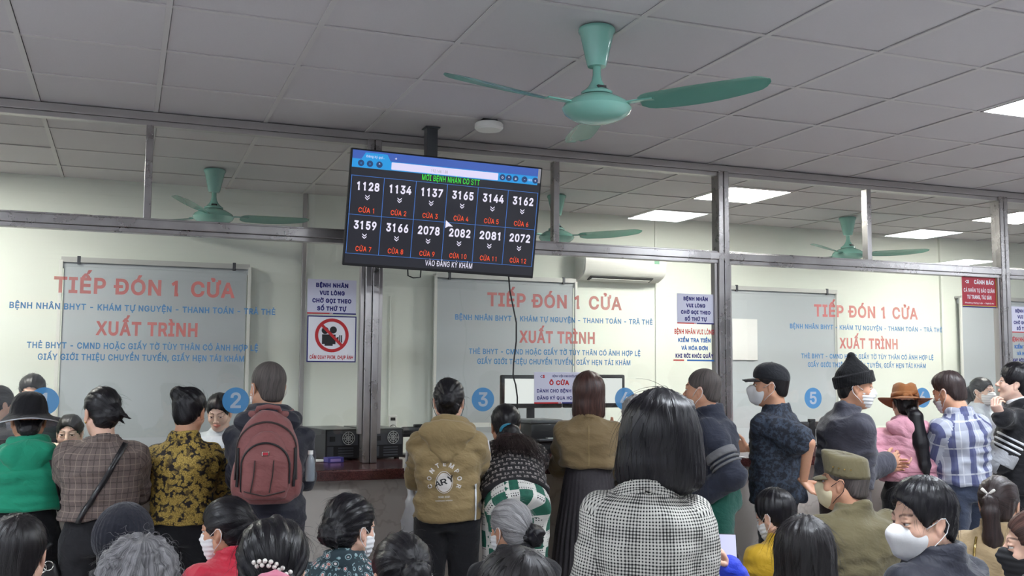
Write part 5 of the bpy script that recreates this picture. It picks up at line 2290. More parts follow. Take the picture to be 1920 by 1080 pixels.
    for i in (0, 1):
        up.append(Cone(Sh[i], Eb[i], .046 + ae, .041 + ae, k=.035))
        if u['sleeve'] == 'short':
            up[-1] = Cone(Sh[i], Sh[i] + (Eb[i] - Sh[i]) * .78, .048 + ae, .050 + ae * 1.2, k=.03)
        else:
            up.append(Cone(Eb[i], Eb[i] + (Wr[i] - Eb[i]) * .93, .040 + ae, .031 + ae * .8, k=.02))
    cz = C + Rh @ A3((0, -.03, -.10))
    nb = P0 + sp * .415 - F[:, 1] * .012
    if u['collar'] == 'shirt':
        up.append(Ring(nb + sp * .006 + F[:, 1] * .006, sp * .9 + A3((0, .22, 0)) * .5, .072, .074, .010, .026, k=.014, flare=-1.0))
    elif u['collar'] == 'high':
        up.append(Ring(nb + sp * .012 + F[:, 1] * .006, sp * .9 + A3((0, .2, 0)) * .5, .073, .075, .013, .034, k=.014, flare=-1.2))
    elif u['collar'] == 'lapel':
        up.append(Ring(nb - sp * .004, sp * .85 + F[:, 1] * .35, .077, .074, .008, .018, k=.010, flare=-2.0))
    hood = None
    if u['collar'] == 'hood':
        up += [Ring(nb + sp * .010, sp * .85 + F[:, 1] * .3, .082, .080, .020, .032, k=.02, flare=-1.5)]
    post = None
    if u['quilt']:
        def post(V, Q, P0=P0, sp=sp, q=u['quilt'], pr=u.get('quilt_p', .075)):
            N = vert_normals(V, Q)
            t = (V - P0) @ sp
            return V + N * (q * (np.abs(np.sin(t * pi / pr)) ** .6 - .6))[:, None]
    jac = sculpt(u['name'], up, res, M[u['mat']], root, u['fold'], u.get('fold_s', (7, 7, 15)), seed, post=post, fold2=u['fold'] * .45)
    if u['collar'] == 'hood':
        hc = P0 + sp * .372 - F[:, 1] * (.112 + u.get('hood_out', .0))
        drop = u.get('hood_drop', .15)
        hw = u.get('hood_w', 1.0)
        hp_ = [Ell(hc + sp * .02, (.135 * hw, .055, .070), F, k=.03), Cone(hc + sp * .03 + F[:, 0] * .10 * hw + F[:, 1] * .06, hc - sp * drop * .7 - F[:, 1] * .012, .040, .028, k=.025), Cone(hc + sp * .03 - F[:, 0] * .10 * hw + F[:, 1] * .06, hc - sp * drop * .7 - F[:, 1] * .012, .040, .028, k=.025),
               Ell(hc - sp * drop * .25 - F[:, 1] * .004, (.085 * hw, .036, drop * .62), F, k=.025)]
        hood = sculpt('hood', hp_, res * .8, M[u['mat']], jac, .006, (12, 12, 14), seed + 4, fold2=.003)
    # ---- lower garment
    lo = dict(kind='trousers', mat='black_cloth', ease=.018, name='trousers')
    lo.update(lower or {})
    e = lo['ease']
    if lo['kind'] == 'trousers':
        lp = [Loft(P0, P0 + A3((0, 0, 1)) if stand and lean < 20 else Nk, [(-.13, .142 * w + e, .108 + e), (-.05, .148 * w + e, .110 + e), (.04, .132 * w + e, .096 + e), (.07, .122 * w + e, .090 + e), (.16, .116 * w + e * .5, .086 + e * .5)], k=.02, F=F if not (stand and lean < 20) else None)]
        for hip, kn, ank in legs:
            lp += [Cone(hip + (0, 0, -.03), kn, .078 + e, .056 + e, k=.03), Cone(kn, ank + (0, 0, .02), .056 + e, .046 + e, k=.02)]
        sculpt('trousers', lp, .014, M[lo['mat']], root, .006, (6, 6, 12), seed + 2, fold2=.002)
    else:
        Ls = lo.get('len', .52)
        lp = [Loft(P0 + A3((0, 0, -Ls)), P0, [(0, .25 * w, .20), (Ls * .4, .215 * w, .175), (Ls * .75, .19 * w, .15), (Ls + .05, .155 * w, .118), (Ls + .19, .125 * w, .095)], k=.02)]

        def pleat(V, Q):
            N = vert_normals(V, Q)
            a = np.arctan2(V[:, 0], V[:, 1])
            k = np.clip((hipz + .02 - V[:, 2]) / .25, .25, 1)
            return V + N * (.008 * k * np.sin(a * 34))[:, None]
        sculpt('skirt', lp, .009, M[lo['mat']], root, .004, (5, 5, 3), seed, post=pleat)
    if shoes:
        for hip, kn, ank in legs:
            sculpt('shoe', [Cone(ank + (0, -.03, -.055), ank + (0, .16, -.058), .038, .034, flat=(1.1, 1.0), k=.02), Cone(ank, ank + (0, .02, -.05), .046, .044, k=.02), Half(ank + (0, 0, -.088), (0, 0, -1), k=.004)], .012, M['shoe'], root, uvs=True)
    # ---- hair, mask
    T = lambda V: np.asarray(V) @ Rh.T + C
    ho = None
    if hair:
        ho = build_hair(hair[0], M[hair[1]], Rh, C, root, seed, opt=hair[2], h=hair[2].get('h', .0065))
    if mask:
        build_mask(mask[0], Rh, C, root, M[mask[1]], m, below='below' in mask, loop_mat=M['mask_black'] if 'dark_loops' in mask else None)
    if hat:
        hat(Rh, C, root)
    r = dict(root=root, jacket=jac, hood=hood, hair=ho, T=T, R=Rh, C=C, P0=P0, sp=sp, F=F, s=s, Sh=Sh, Eb=Eb, Wr=Wr, Nk=Nk, hipz=hipz, yaw=yaw)
    PEOPLE.append((stand, r, label))
    return r


def back_wrap(r, pts, width, thick, mat, name, parent=None, obj=None, n=28, frm=-1.0, lift=.003):
    """strap following the back of the garment; pts are (x, t) with t along the spine from the pelvis"""
    bv = bvh_of(obj or r['jacket'])
    P0, sp, F = r['P0'], r['sp'], r['F']
    path = []
    pts = np.array(pts, dtype=float)
    tt = np.linspace(0, len(pts) - 1, n)
    xs = np.interp(tt, np.arange(len(pts)), pts[:, 0])
    ts = np.interp(tt, np.arange(len(pts)), pts[:, 1])
    for x, t in zip(xs, ts):
        o = P0 + sp * t + F[:, 0] * x + F[:, 1] * frm
        hit = bv.ray_cast(Vector(o), Vector(F[:, 1] * -np.sign(frm)))
        if hit[0] is not None:
            path.append((A3(hit[0]), A3(hit[1])))
    if len(path) < 3:
        return None
    rows = []
    for k, (p, nn) in enumerate(path):
        tg = nrm(path[min(k + 1, len(path) - 1)][0] - path[max(k - 1, 0)][0])
        nm = nrm(sum(q[1] for q in path[max(0, k - 2):k + 3]))
        s = nrm(np.cross(tg, nm))
        c = p + nm * (thick * .5 + lift)
        rows.append([c - s * width / 2 - nm * thick / 2, c + s * width / 2 - nm * thick / 2, c + s * width / 2 + nm * thick / 2, c - s * width / 2 + nm * thick / 2])
    V, Q = grid_mesh(rows, True)
    me = make_mesh(name, V, Q, smooth=False)
    return link(name, me, mat, parent or r['root'])


def on_back(r, x, t, obj=None, lift=.002, frm=-1.0):
    bv = bvh_of(obj or r['jacket'])
    P0, sp, F = r['P0'], r['sp'], r['F']
    o = P0 + sp * t + F[:, 0] * x + F[:, 1] * frm
    hit = bv.ray_cast(Vector(o), Vector(F[:, 1] * -np.sign(frm)))
    if hit[0] is None:
        return None
    return A3(hit[0]) + A3(hit[1]) * lift, A3(hit[1])


# ---------------------------------------------------------------- hats, given in head space
def hat_rows(prof, ax=1.0, deform=None, n=40):
    rows = []
    for r, z in prof:
        row = []
        for i in range(n):
            a = 2 * pi * i / n
            p = A3((r * cos(a), r * ax * sin(a), z))
            row.append(deform(a, r, p) if deform else p)
        rows.append(row)
    return rows


def beanie(mat, peak=0.0, low=0.0, fold=True):
    def f(R, C, parent):
        P = [Ell((0, -.012, .040), (.089, .110, .098))]
        if peak:
            P += [Cone((0, -.02, .10), (.01, -.035, .118 + peak), .062, .024, k=.05)]
        P += [Half((0, 0, .006 - low), (0, .34, -1), k=.008)]
        if fold:
            P.append(Ring((0, -.012, .040 - low), (0, -.30, 1), .0885, .110, .009, .034, k=.006))
        P = P
        V, Q = surface_nets(P, .005)
        V = relax(V, Q, 1, .5)
        N = vert_normals(V, Q)
        V = V + N * (.003 * vnoise(V, (14, 14, 10)) + .0012 * np.sin(np.arctan2(V[:, 0], V[:, 1]) * 46))[:, None]
        uv = prim_uv(P, V, Q)
        return link('beanie', make_mesh('beanie', V @ R.T + C, Q, uv), M[mat], parent)
    return f


def baseball_cap(mat):
    def f(R, C, parent):
        T = lambda V: np.asarray(V) @ R.T + C
        P = [Ell((0, -.012, .042), (.086, .106, .088)), Ell((0, .02, .07), (.074, .07, .055), k=.03), Half((0, 0, .028), (0, .12, -1), k=.006)]
        V, Q = surface_nets(P, .005)
        V = relax(V, Q, 1, .5)
        hat = link('cap', make_mesh('cap', T(V), Q, prim_uv(P, V, Q)), M[mat], parent)
        rows = []
        for i in range(9):
            u = i / 8
            row = []
            for j in range(15):
                v = j / 14 * 2 - 1
                w = .076 * math.sqrt(max(0, 1 - (u * .93) ** 2.6))
                row.append(A3((v * w, .078 + .085 * u - .030 * v * v * (1 - u * .2), .036 + .004 * u - .016 * v * v - .012 * u * u)))
            rows.append(row)
        shell('brim', rows, False, .004, M[mat], hat, T)
        MB().sphere(tuple(T(A3((0, -.012, .131))[None])[0]), .008, 12, 8, (1, 1, .6)).build('button', M[mat], hat, True)
        return hat
    return f


def army_cap(mat):
    def f(R, C, parent):
        T = lambda V: np.asarray(V) @ R.T + C
        prof = [(.001, .121), (.05, .122), (.076, .120), (.086, .114), (.0885, .102), (.0875, .065), (.087, .045), (.0865, .028)]

        def df(a, r, p):
            q = p.copy()
            k = max(0, sin(a))
            q[1] = p[1] * 1.16 - .012
            if p[2] > .05:
                q[2] += .010 * k * min(1, r / .09) * (p[2] - .05) / .06
                q[1] += .010 * (p[2] - .05) / .06
            q[2] += .012 * q[1] / .1
            q += A3((.0015 * math.sin(a * 5), 0, .002 * math.sin(a * 3 + 1)))
            return q
        rows = hat_rows([(max(r, .001), z) for r, z in prof], 1.0, df, 44)
        hat = shell('army_cap', rows, True, .004, M[mat], parent, T)
        rows = []
        for i in range(9):
            u = i / 8
            row = []
            for j in range(15):
                v = j / 14 * 2 - 1
                w = .080 * math.sqrt(max(0, 1 - (u * .93) ** 2.6))
                row.append(A3((v * w, .080 + .070 * u - .036 * v * v * (1 - u * .2), .026 - .004 * u - .012 * v * v - .016 * u * u)))
            rows.append(row)
        shell('brim', rows, False, .004, M[mat], hat, T)
        for k in range(4):
            for sd in (-1, 1):
                a = rad(90) + sd * rad(78 + 14 * k)
                p = df(a, .090, A3((.0890 * cos(a), .0890 * sin(a), .068)))
                n_ = nrm((cos(a), sin(a), 0))
                q0 = T((p + n_ * .001)[None])[0]
                q1 = T((p + n_ * .006)[None])[0]
                MB().tube([q0, q1], .0035, 10).build('eyelet', M['gold'], hat)
        return hat
    return f


def felt_hat(mat):
    def f(R, C, parent):
        T = lambda V: np.asarray(V) @ R.T + C

        def df(a, r, p):
            q = p.copy()
            q[1] = p[1] * 1.14 - .012
            if r > .10:
                q[2] += .020 * (r - .10) / .08 * cos(2 * a) + .006 * math.sin(3 * a)
            if p[2] > .12:
                q[2] -= .016 * math.exp(-(q[0] / .022) ** 2)
            q[2] += .10 * -q[1] * .25
            return q
        prof = [(.001, .142), (.03, .145), (.058, .143), (.074, .132), (.081, .105), (.086, .07), (.089, .045), (.092, .038), (.11, .032), (.14, .026), (.165, .022), (.176, .024)]
        hat = shell('felt_hat', hat_rows(prof, 1.0, df, 56), True, .004, M[mat], parent, T)
        band = [(.0905, .044), (.0885, .062), (.0865, .074)]
        hb = shell('hat_band', [[p + nrm((p[0], p[1], 0)) * .0035 for p in row] for row in hat_rows(band, 1.0, df, 56)], True, .003, M['felt'], hat, T)
        P = []
        for s in (-1, 1):
            P += [Cone((.02, -.113, .052), (.02 + s * .038, -.122, .058 + s * .012), .006, .014, flat=(1, .5), k=.004)]
        P += [Cone((.02, -.113, .052), (.05, -.13, .02), .005, .010, flat=(1, .5), k=.004), Ell((.02, -.115, .052), (.010, .008, .011), k=.003)]
        V, Q = surface_nets(P, .004)
        link('bow', make_mesh('bow', T(V), Q, prim_uv(P, V, Q)), M['felt'], hat)
        return hat
    return f


def bucket_hat(mat, edge):
    def f(R, C, parent):
        T = lambda V: np.asarray(V) @ R.T + C

        def df(a, r, p):
            q = p.copy()
            q[1] = p[1] * 1.10 - .012
            if r > .1:
                q[2] -= .030 * ((r - .1) / .08) * abs(cos(a)) ** 1.5 - .03 * ((r - .1) / .08) * max(0, -sin(a))
            return q
        prof = [(.001, .146), (.03, .143), (.054, .134), (.071, .117), (.083, .090), (.090, .058), (.093, .035), (.102, .026), (.118, .016), (.132, .006), (.142, -.002)]
        rows = hat_rows(prof, 1.0, df, 52)
        hat = shell('bucket_hat', rows, True, .004, M[mat], parent, T)
        rim = [tuple(T(p[None])[0]) for p in rows[-1]]
        MB().tube(rim + [rim[0]], .0035, 6).build('hat_piping', M[edge], hat, True)
        return hat
    return f
# ================================================================ PEOPLE: who is where
HB, HS = 'hair_black', 'hair_soft'
pp_ = {}
# ---- standing along the counter, left to right
pp_['green'] = person('woman in a green hooded top and black bucket hat, seen from behind at far left', 56, 733, 5.16, hem_py=962, va=2, w=1.08, hair=('bun', HB, {'at': (0, -.10, -.045), 'r': .045, 't': .004, 'hatcut': .03}), htop=.03,
                      upper=dict(mat='green', collar='hood', ease=.034, hem=-.17, fold=0.0189, fold_s=(3, 3, 20), name='hooded_top', hood_drop=.17), hat=bucket_hat('beanie_black', 'light_grey'), skin='tan', seed=1.1)
pp_['plaid'] = person('woman in a brown plaid blazer with a black crossbody bag at the counter', 192, 723, 5.0, hem_py=978, va=-3, hva=22, hp=4, w=1.0, pad=.016, hair=('bun', HB, {'at': (0.02, -.108, -.010), 'r': .045, 'tuft': 1}),
                      upper=dict(mat='brown_plaid', collar='lapel', ease=.030, hem=-.23, fold=0.0121, name='blazer', hemw=.02), skin='light', seed=2.3)
pp_['floral'] = person('woman in a black and yellow floral shirt with a high bun at the counter', 357, 725, 5.15, hem_py=986, va=-10, hva=-22, hp=12, w=.93, hair=('bun', HB, {'at': (-.045, -.072, .082), 'r': .040}),
                       upper=dict(mat='yellow_floral', collar='shirt', ease=.026, hem=-.22, fold=0.0121, name='shirt'), skin='tan', seed=3.7)
pp_['pack'] = person('man in a dark hooded jacket carrying a reddish brown backpack at the counter', 503, 677, 4.93, va=-4, hva=24, sex='m', w=.86, hair=('buzz', 'hair_buzz', {}),
                     upper=dict(mat='navy', collar='hood', ease=.030, arm_ease=.018, hem=-.20, fold=0.0135, hood_drop=.10, hood_w=1.15), lower=dict(mat='navy'), skin='tan', mask=('pleat', 'mask_white'),
                     arms=[(-.13, .42, 1.06), (.15, .42, 1.06)], poles=((-.1, -.8, -.8), (.1, -.8, -.8)), seed=4.2)
pp_['khaki'] = person('woman in a tan hooded jacket with white back print, hair in a bun', 842, 706, 5.02, hem_py=980, va=-2, hva=-3, w=.92, hair=('bun', HB, {'at': (-.005, -.108, .012), 'r': .046}),
                      upper=dict(mat='khaki_hood', collar='hood', ease=.036, hem=-.13, fold=0.0135, hood_drop=.15, hood_w=1.12, hemw=-.004, hood_out=.012), mask=('pleat', 'mask_black'), seed=5.5)
pp_['leaning'] = person('woman in a black patterned shirt and green printed trousers leaning over the counter', 948, 754, 5.33, va=8, hp=6, lean=30, scale=.985, w=1.02,
                        hair=('pony', HB, {'at': (0, -.10, -.03), 'len': .30, 'r': .055, 'sway': .05}),
                        upper=dict(mat='black_motif', collar='shirt', ease=.028, hem=-.01, fold=.0135, name='shirt', hemw=-.010), lower=dict(mat='patch', ease=.022), skin='tan',
                        arms=[('px', 925, 854, 5.74), ('px', 985, 854, 5.76)], poles=((-.9, -.3, .25), (.9, -.3, .25)), seed=6.1)
pp_['blazer'] = person('woman with a brown bob in a khaki blazer and dark pleated skirt', 1104, 695, 5.10, hem_py=880, va=0, hva=0, w=.94, pad=.014, hair=('bob', 'hair_brown', {'len': .15, 'w': .95, 'bottom': .92}),
                       upper=dict(mat='khaki_blazer', collar='lapel', ease=.024, hem=-.08, fold=0.0108, name='blazer', hemw=.012), lower=dict(kind='skirt', mat='pleat', len=.62), seed=7.9)
pp_['elder'] = person('grey haired person at the counter, half hidden by the black bob in front', 1193, 744, 5.2, va=20, hp=14, lean=8, w=.74, hair=('curly', 'hair_white', {'strands': 120}), upper=dict(mat='black_cloth', collar='high', ease=.016), arms=[(-.05, .36, 1.30), (.05, .36, 1.30)], poles=((.1, -.8, -.8), (-.1, -.8, -.8)), skin='tan', seed=8.3)
pp_['trousers'] = person('man in a navy pullover with grey sleeve bands and green trousers', 1316, 691, 5.02, hem_py=918, va=86, hva=70, sex='m', lean=6, w=.98, hair=('buzz', 'hair_buzz', {'t': .006}),
                         upper=dict(mat='navy2', collar='high', ease=.036, hem=-.10, fold=0.0108, name='pullover'), lower=dict(mat='green_trouser', ease=.03), skin='tan', mask=('fold', 'mask_white', 'below'),
                         arms=[(-.19, .10, .88), (.10, .34, 1.10)], hands=('relaxed', 'flat'), poles=((-.3, -1, 0), (.3, -.8, -.6)), seed=9.6)
pp_['cap'] = person('man in a black cap, white mask and navy short sleeved shirt, facing left', 1443, 679, 5.06, hem_py=948, va=68, hva=86, sex='m', w=.93, hair=('buzz', 'hair_soft', {'t': .007, 'hatcut': .065}), htop=.016,
                    upper=dict(mat='leafy', sleeve='short', collar='shirt', ease=.030, hem=-.22, fold=0.0135, name='shirt'), skin='tan', mask=('fold', 'mask_white'), hat=baseball_cap('cap_black'),
                    arms=[('px', 1506, 902, 4.84), ('px', 1402, 840, 5.55)], hands=('relaxed', 'flat'), poles=((-.25, -1, .2), (.3, -.6, -.8)), hand_dir=[(.1, -.55, -.5), None], palm=[(0, -1, -.2), None], seed=10.2)
pp_['beanie'] = person('man in a black knitted beanie, white mask and charcoal jacket facing right', 1603, 664, 4.92, hem_py=915, va=-62, hva=-80, hp=4, sex='m', lean=6, w=.98, hair=('short', HS, {'t': .004, 'hatcut': .02}), htop=.075,
                       upper=dict(mat='charcoal', collar='shirt', ease=.034, hem=-.17, fold=0.0135, under=('white_cloth', -.02)), lower=dict(mat='dark_brown', ease=.026), skin='tan', mask=('pleat', 'mask_white'), hat=beanie('beanie_black', peak=.06),
                       arms=[(-.10, .30, 1.0), ('px', 1664, 866, 4.85)], hands=('relaxed', 'relaxed'), seed=11.4)
pp_['pink'] = person('woman in a pink jacket and brown felt hat with a long black ponytail', 1696, 717, 5.04, hem_py=908, va=4, hva=8, hp=10, lean=6, w=.98, hair=('pony', HB, {'at': (.01, -.098, -.045), 'len': .48, 'r': .040, 't': .004, 'out': .045, 'sway': .085, 'hatcut': .05}), htop=.035,
                     upper=dict(mat='pink', collar='hood', hood_drop=.07, ease=.040, hem=-.17, fold=0.0149, arm_ease=.034), lower=dict(mat='black_cloth'), skin='light', hat=felt_hat('felt'),
                     arms=[('px', 1672, 866, 5.02), (.04, .34, 1.06)], hands=('relaxed', 'flat'), poles=((-.35, -.8, -.7), (-.1, -.8, -.8)), seed=12.8)
pp_['check'] = person('man in a blue and white checked short sleeved shirt and white mask', 1778, 695, 4.86, hem_py=912, side=-5, va=48, hva=56, hp=16, sex='m', w=.86, hair=('short', 'hair_dkbrown', {'t': .007, 'fringe': .02, 'nape': -.070, 'strands': 60, 'volume': .004}),
                      upper=dict(mat='blue_plaid', sleeve='short', collar='shirt', ease=.034, hem=-.18, fold=0.0121, name='shirt'), lower=dict(mat='denim'), skin='tan', mask=('pleat', 'mask_white'),
                      arms=[('px', 1768, 838, 5.10), (.14, .36, 1.06)], hands=('relaxed', 'flat'), poles=((-.9, -.5, -.4), (.35, -.8, -.7)), seed=13.3)
pp_['youth'] = person('young man in a black and grey striped sweater at the right edge, hand raised', 1903, 680, 5.0, va=92, hva=88, hp=-10, sex='m', w=.95, hair=('short', HB, {'t': .018, 'fringe': -.022, 'volume': .01}),
                      upper=dict(mat='black_cloth', collar='hood', ease=.036, hem=-.14, fold=0.0121, name='sweater', hood_drop=.10), skin='fair',
                      arms=[(-.14, .34, 1.12), ('px', 1874, 782, 4.80)], hands=('relaxed', 'pinch'), hand_dir=[None, (-.2, .35, .8)], palm=[None, (.6, -.5, .2)], seed=14.9)
# ---- the tall bob in front
pp_['bob'] = person('woman with a glossy black bob and black and white checked jacket, standing nearest', 1250, 727, 2.22, va=4, hva=-6, w=.78, side=1, head_dx=.034, x_off=-.016, pad=.034, neck=.02, hair=('bob', HB, {'len': .140, 'w': 1.15, 'bottom': .84, 'strands': 420, 'lift': .006, 'h': .005, 'ridge': .0035, 'part': .03}),
                    upper=dict(mat='glen', collar='lapel', ease=.014, hem=-.12, fold=0.0081, name='jacket'), arms=[(-.13, .24, 1.0), (.13, .24, 1.0)], poles=((-.22, -.6, -.8), (.12, -.6, -.8)), hands=('relaxed', 'relaxed'), res=.008, seed=15.7)
# ---- office staff behind the glass
pp_['clerk_edge'] = person('clerk in dark clothes behind the glass at the very left edge', 2, 722, 6.95, va=-50, hva=-58, hair=('bun', HB, {'r': .035}), upper=dict(mat='black_cloth'), skin='light', arms='down', hands=('relaxed', 'relaxed'), shoes=False, seed=16.1)
pp_['clerk_tall'] = person('clerk standing behind the glass above the black bucket hat, hair pulled back', 62, 699, 7.35, va=172, hp=12, hair=('bun', HS, {'r': .035}), upper=dict(mat='charcoal'), skin='light', arms='down', hands=('relaxed', 'relaxed'), shoes=False, seed=17.6)
pp_['clerk_peek'] = person('clerk whose forehead and eyes show between the green top and plaid blazer', 132, 775, 7.0, va=178, hva=170, hp=4, stand=False, hair=('bun', HS, {'r': .035}), upper=dict(mat='black_cloth'), skin='fair', arms='counter', seed=18.2, shoes=False)
pp_['clerk_face'] = person('clerk in white looking down, seen through the glass beside the backpack', 412, 737, 6.80, va=172, hva=166, hp=22, stand=False, hair=('pony', HB, {'len': .2, 'r': .02}), upper=dict(mat='blouse', collar='lapel', ease=.022), skin='fair', seed=19.4, shoes=False,
                             arms=[(-.14, .34, .92), (.14, .34, .92)])
pp_['clerk_right'] = person('clerk in a pale blouse and white mask behind the glass at far right', 1842, 706, 6.75, va=-118, hva=-122, hair=('pony', HS, {'len': .2, 'r': .03, 'at': (0, -.10, .03)}), upper=dict(mat='blouse'), skin='fair', mask=('pleat', 'mask_white'), arms='down', hands=('relaxed', 'relaxed'), shoes=False, seed=20.3)
# ---- seated rows
def seated(key, label, px, py, Y, **k):
    k.setdefault('arms', 'lap')
    k.setdefault('neck', .002)
    k.setdefault('hands', ('relaxed', 'relaxed'))
    pp_[key] = person(label, px, py, Y, stand=False, **k)


seated('s_left', 'seated person with thinning black hair and an indigo jacket, bottom left corner', 34, 958, 3.0, scale=.86, va=0, hva=-4, sex='m', hair=('short', HS, {'t': .009, 'strands': 260, 'nape': -.10}), upper=dict(mat='indigo', collar='high', ease=.03), seed=21.2)
seated('s_beanie', 'seated person in a dark knitted beanie, ear showing on the right', 237, 938, 3.45, va=-12, hva=-24, sex='m', hair=('short', HS, {'t': .004, 'hatcut': .0}), htop=.026, hat=beanie('beanie', low=.020, fold=False), upper=dict(mat='black_cloth', collar='high'), seed=22.5, skin='tan')
seated('s_grey', 'seated person with curly salt and pepper hair below the dark beanie', 262, 1006, 2.4, scale=.88, va=0, hair=('curly', 'hair_salt', {'strands': 420, 'slen': .05, 'lift': .012, 'h': .0055}), upper=dict(mat='black_cloth', collar='high'), seed=23.8)
seated('s_red', 'seated woman in a red puffer jacket with a mask, dark hair pinned up', 425, 931, 4.15, va=34, hva=58, hp=6, hair=('bun', HB, {'at': (.01, -.10, .02), 'r': .038, 'strands': 220, 't': .014}), mask=('pleat', 'mask_white'), upper=dict(mat='red', collar='high', ease=.048, quilt=.006, quilt_p=.085, fold=0.0135), skin='tan', seed=24.1)
seated('s_clip', 'seated woman with black hair held by a pearl clip and pink scrunchie', 515, 972, 2.75, scale=1.0, w=.9, va=-4, hva=-8, hp=4, hair=('bun', HB, {'at': (.03, -.105, -.045), 'r': .050, 't': .018, 'strands': 320, 'ridge': .006}), upper=dict(mat='black_cloth', collar='high'), seed=25.6)
seated('s_teal', 'seated woman in a dark teal floral shirt with a loose low bun and mask', 660, 926, 3.8, va=-10, hva=-46, hp=2, w=1.04, hair=('bun', HB, {'at': (.01, -.118, -.010), 'r': .054, 't': .016, 'tuft': 1, 'strands': 300, 'lift': .008, 'slen': .06, 'ridge': .006}), mask=('pleat', 'mask_white'), upper=dict(mat='teal_floral', collar='shirt', ease=.028, name='shirt'), skin='light', seed=26.9)
seated('s_straight', 'seated woman with smooth black tied back hair at bottom centre left', 752, 994, 3.02, scale=1.04, w=.9, va=4, hva=20, hair=('pony', HB, {'at': (0, -.10, .045), 'len': .30, 'r': .042, 'strands': 200}), mask=('pleat', 'mask_white'), upper=dict(mat='black_cloth', collar='high'), skin='light', seed=27.7)
seated('s_silver', 'seated woman with silver hair in a black netted bun and black jacket', 956, 936, 4.2, va=18, hva=40, hp=4, hair=('bun', 'hair_grey', {'at': (.035, -.112, -.030), 'r': .001, 't': .014, 'strands': 260}), mask=('pleat', 'mask_white'), upper=dict(mat='black_cloth', collar='high', ease=.03), skin='tan', seed=28.4)
seated('s_thin', 'seated man with receding black hair at the bottom centre edge', 962, 1014, 1.78, scale=.84, va=14, hva=34, sex='m', hair=('short', HS, {'t': .006, 'strands': 420, 'fringe': .018}), upper=dict(mat='black_cloth'), skin='light', seed=29.3)
seated('s_yellow', 'seated woman in a mustard jacket with short dark hair and white mask', 1452, 916, 4.15, va=40, hva=52, hp=16, hair=('short', HB, {'t': .016, 'volume': .01}), mask=('pleat', 'mask_white'), upper=dict(mat='mustard', collar='shirt', ease=.034, fold=0.0135), skin='light', seed=30.8)
seated('s_long', 'seated woman with long black hair thinning at the crown, beside the olive cap', 1508, 964, 2.42, scale=.88, va=0, hair=('long', HS, {'len': .23, 'w': 1.02, 'bottom': 1.0, 'strands': 420, 'lift': .012, 'ridge': .006}), upper=dict(mat='black_cloth', collar='high'), seed=31.5)
seated('s_olive', 'seated man in an olive military cap and jacket with a cream mask', 1582, 842, 3.35, scale=.91, va=36, hva=68, sex='m', w=1.06, hair=('buzz', 'hair_buzz', {'t': .005, 'hatcut': .06, 'fringe': .03}), htop=.026, hat=army_cap('olive'), mask=('fold', 'mask_cream', 'dark_loops'), upper=dict(mat='olive', collar='shirt', ease=.036, fold=0.0149), skin='tan', seed=32.2)
seated('s_mask', 'seated man with black hair in a dark navy jacket and large white mask, looking left', 1728, 893, 2.6, scale=.99, va=58, hva=122, hp=6, sex='m', w=1.0, hair=('short', HB, {'t': .014, 'fringe': .016, 'volume': .010, 'strands': 420, 'h': .005, 'lift': .012, 'nape': -.075}), mask=('fold', 'mask_white'), upper=dict(mat='navy', collar='shirt', ease=.030, fold=0.0121), skin='light', res=.010, seed=33.6)
seated('s_bow', 'seated woman in a tan coat with a ponytail and white bow clip', 1872, 889, 3.3, va=-4, hva=-8, hair=('pony', 'hair_dkbrown', {'at': (-.02, -.108, .035), 'len': .34, 'r': .031, 'sway': .015}), upper=dict(mat='tan_coat', collar='high', ease=.038, fold=0.0135), skin='light', seed=34.4)
seated('s_edge', 'seated woman in a grey coat and black mask cut by the right edge', 1942, 948, 2.02, scale=.82, va=40, hva=96, hair=('bun', 'hair_brown', {'r': .04}), mask=('pleat', 'mask_black'), upper=dict(mat='grey_coat', collar='hood', ease=.036, fold=0.0121), skin='light', seed=35.1)
seated('s_phone', 'seated child in a blue and pink jacket holding a phone, behind the checked jacket', 1345, 1012, 3.3, va=20, hva=30, hp=20, scale=.80, hair=('short', HB, {'t': .012}), upper=dict(mat='royal', collar='high', ease=.034), skin='light',
       arms=[(-.10, .26, .80), ('px', 1366, 1062, 3.05)], hands=('relaxed', 'grip'), seed=36.7)
# ================================================================ WHAT PEOPLE CARRY AND WEAR IN DETAIL
def worn(r, name, label, cat):
    """a thing carried by a person: its own object standing in the person's frame"""
    o = thing(name, label, cat, r['root'].location, (0, 0, r['yaw']))
    o.scale = r['root'].scale
    return o


def arm_band(r, i, f0, f1, rad_, mat, name, lower=False):
    a, b = (r['Eb'][i], r['Wr'][i]) if lower else (r['Sh'][i], r['Eb'][i])
    d = b - a
    n = nrm(d)
    c = Cone(a - d * .1, b + d * .1, rad_[0], rad_[1])
    return sculpt(name, [c, Half(a + d * f0, -n, k=.003), Half(a + d * f1, n, k=.003)], .006, M[mat], r['jacket'], .003, (8, 8, 14), 3.0)


def hair_hit(r, x, z, obj=None, frm=-1.0):
    bv = bvh_of(obj or r['hair'])
    o = r['C'] + r['R'] @ A3((x, frm, z))
    h = bv.ray_cast(Vector(o), Vector(r['R'] @ A3((0, -frm, 0))))
    if h[0] is None:
        return None
    return A3(h[0]), A3(h[1])


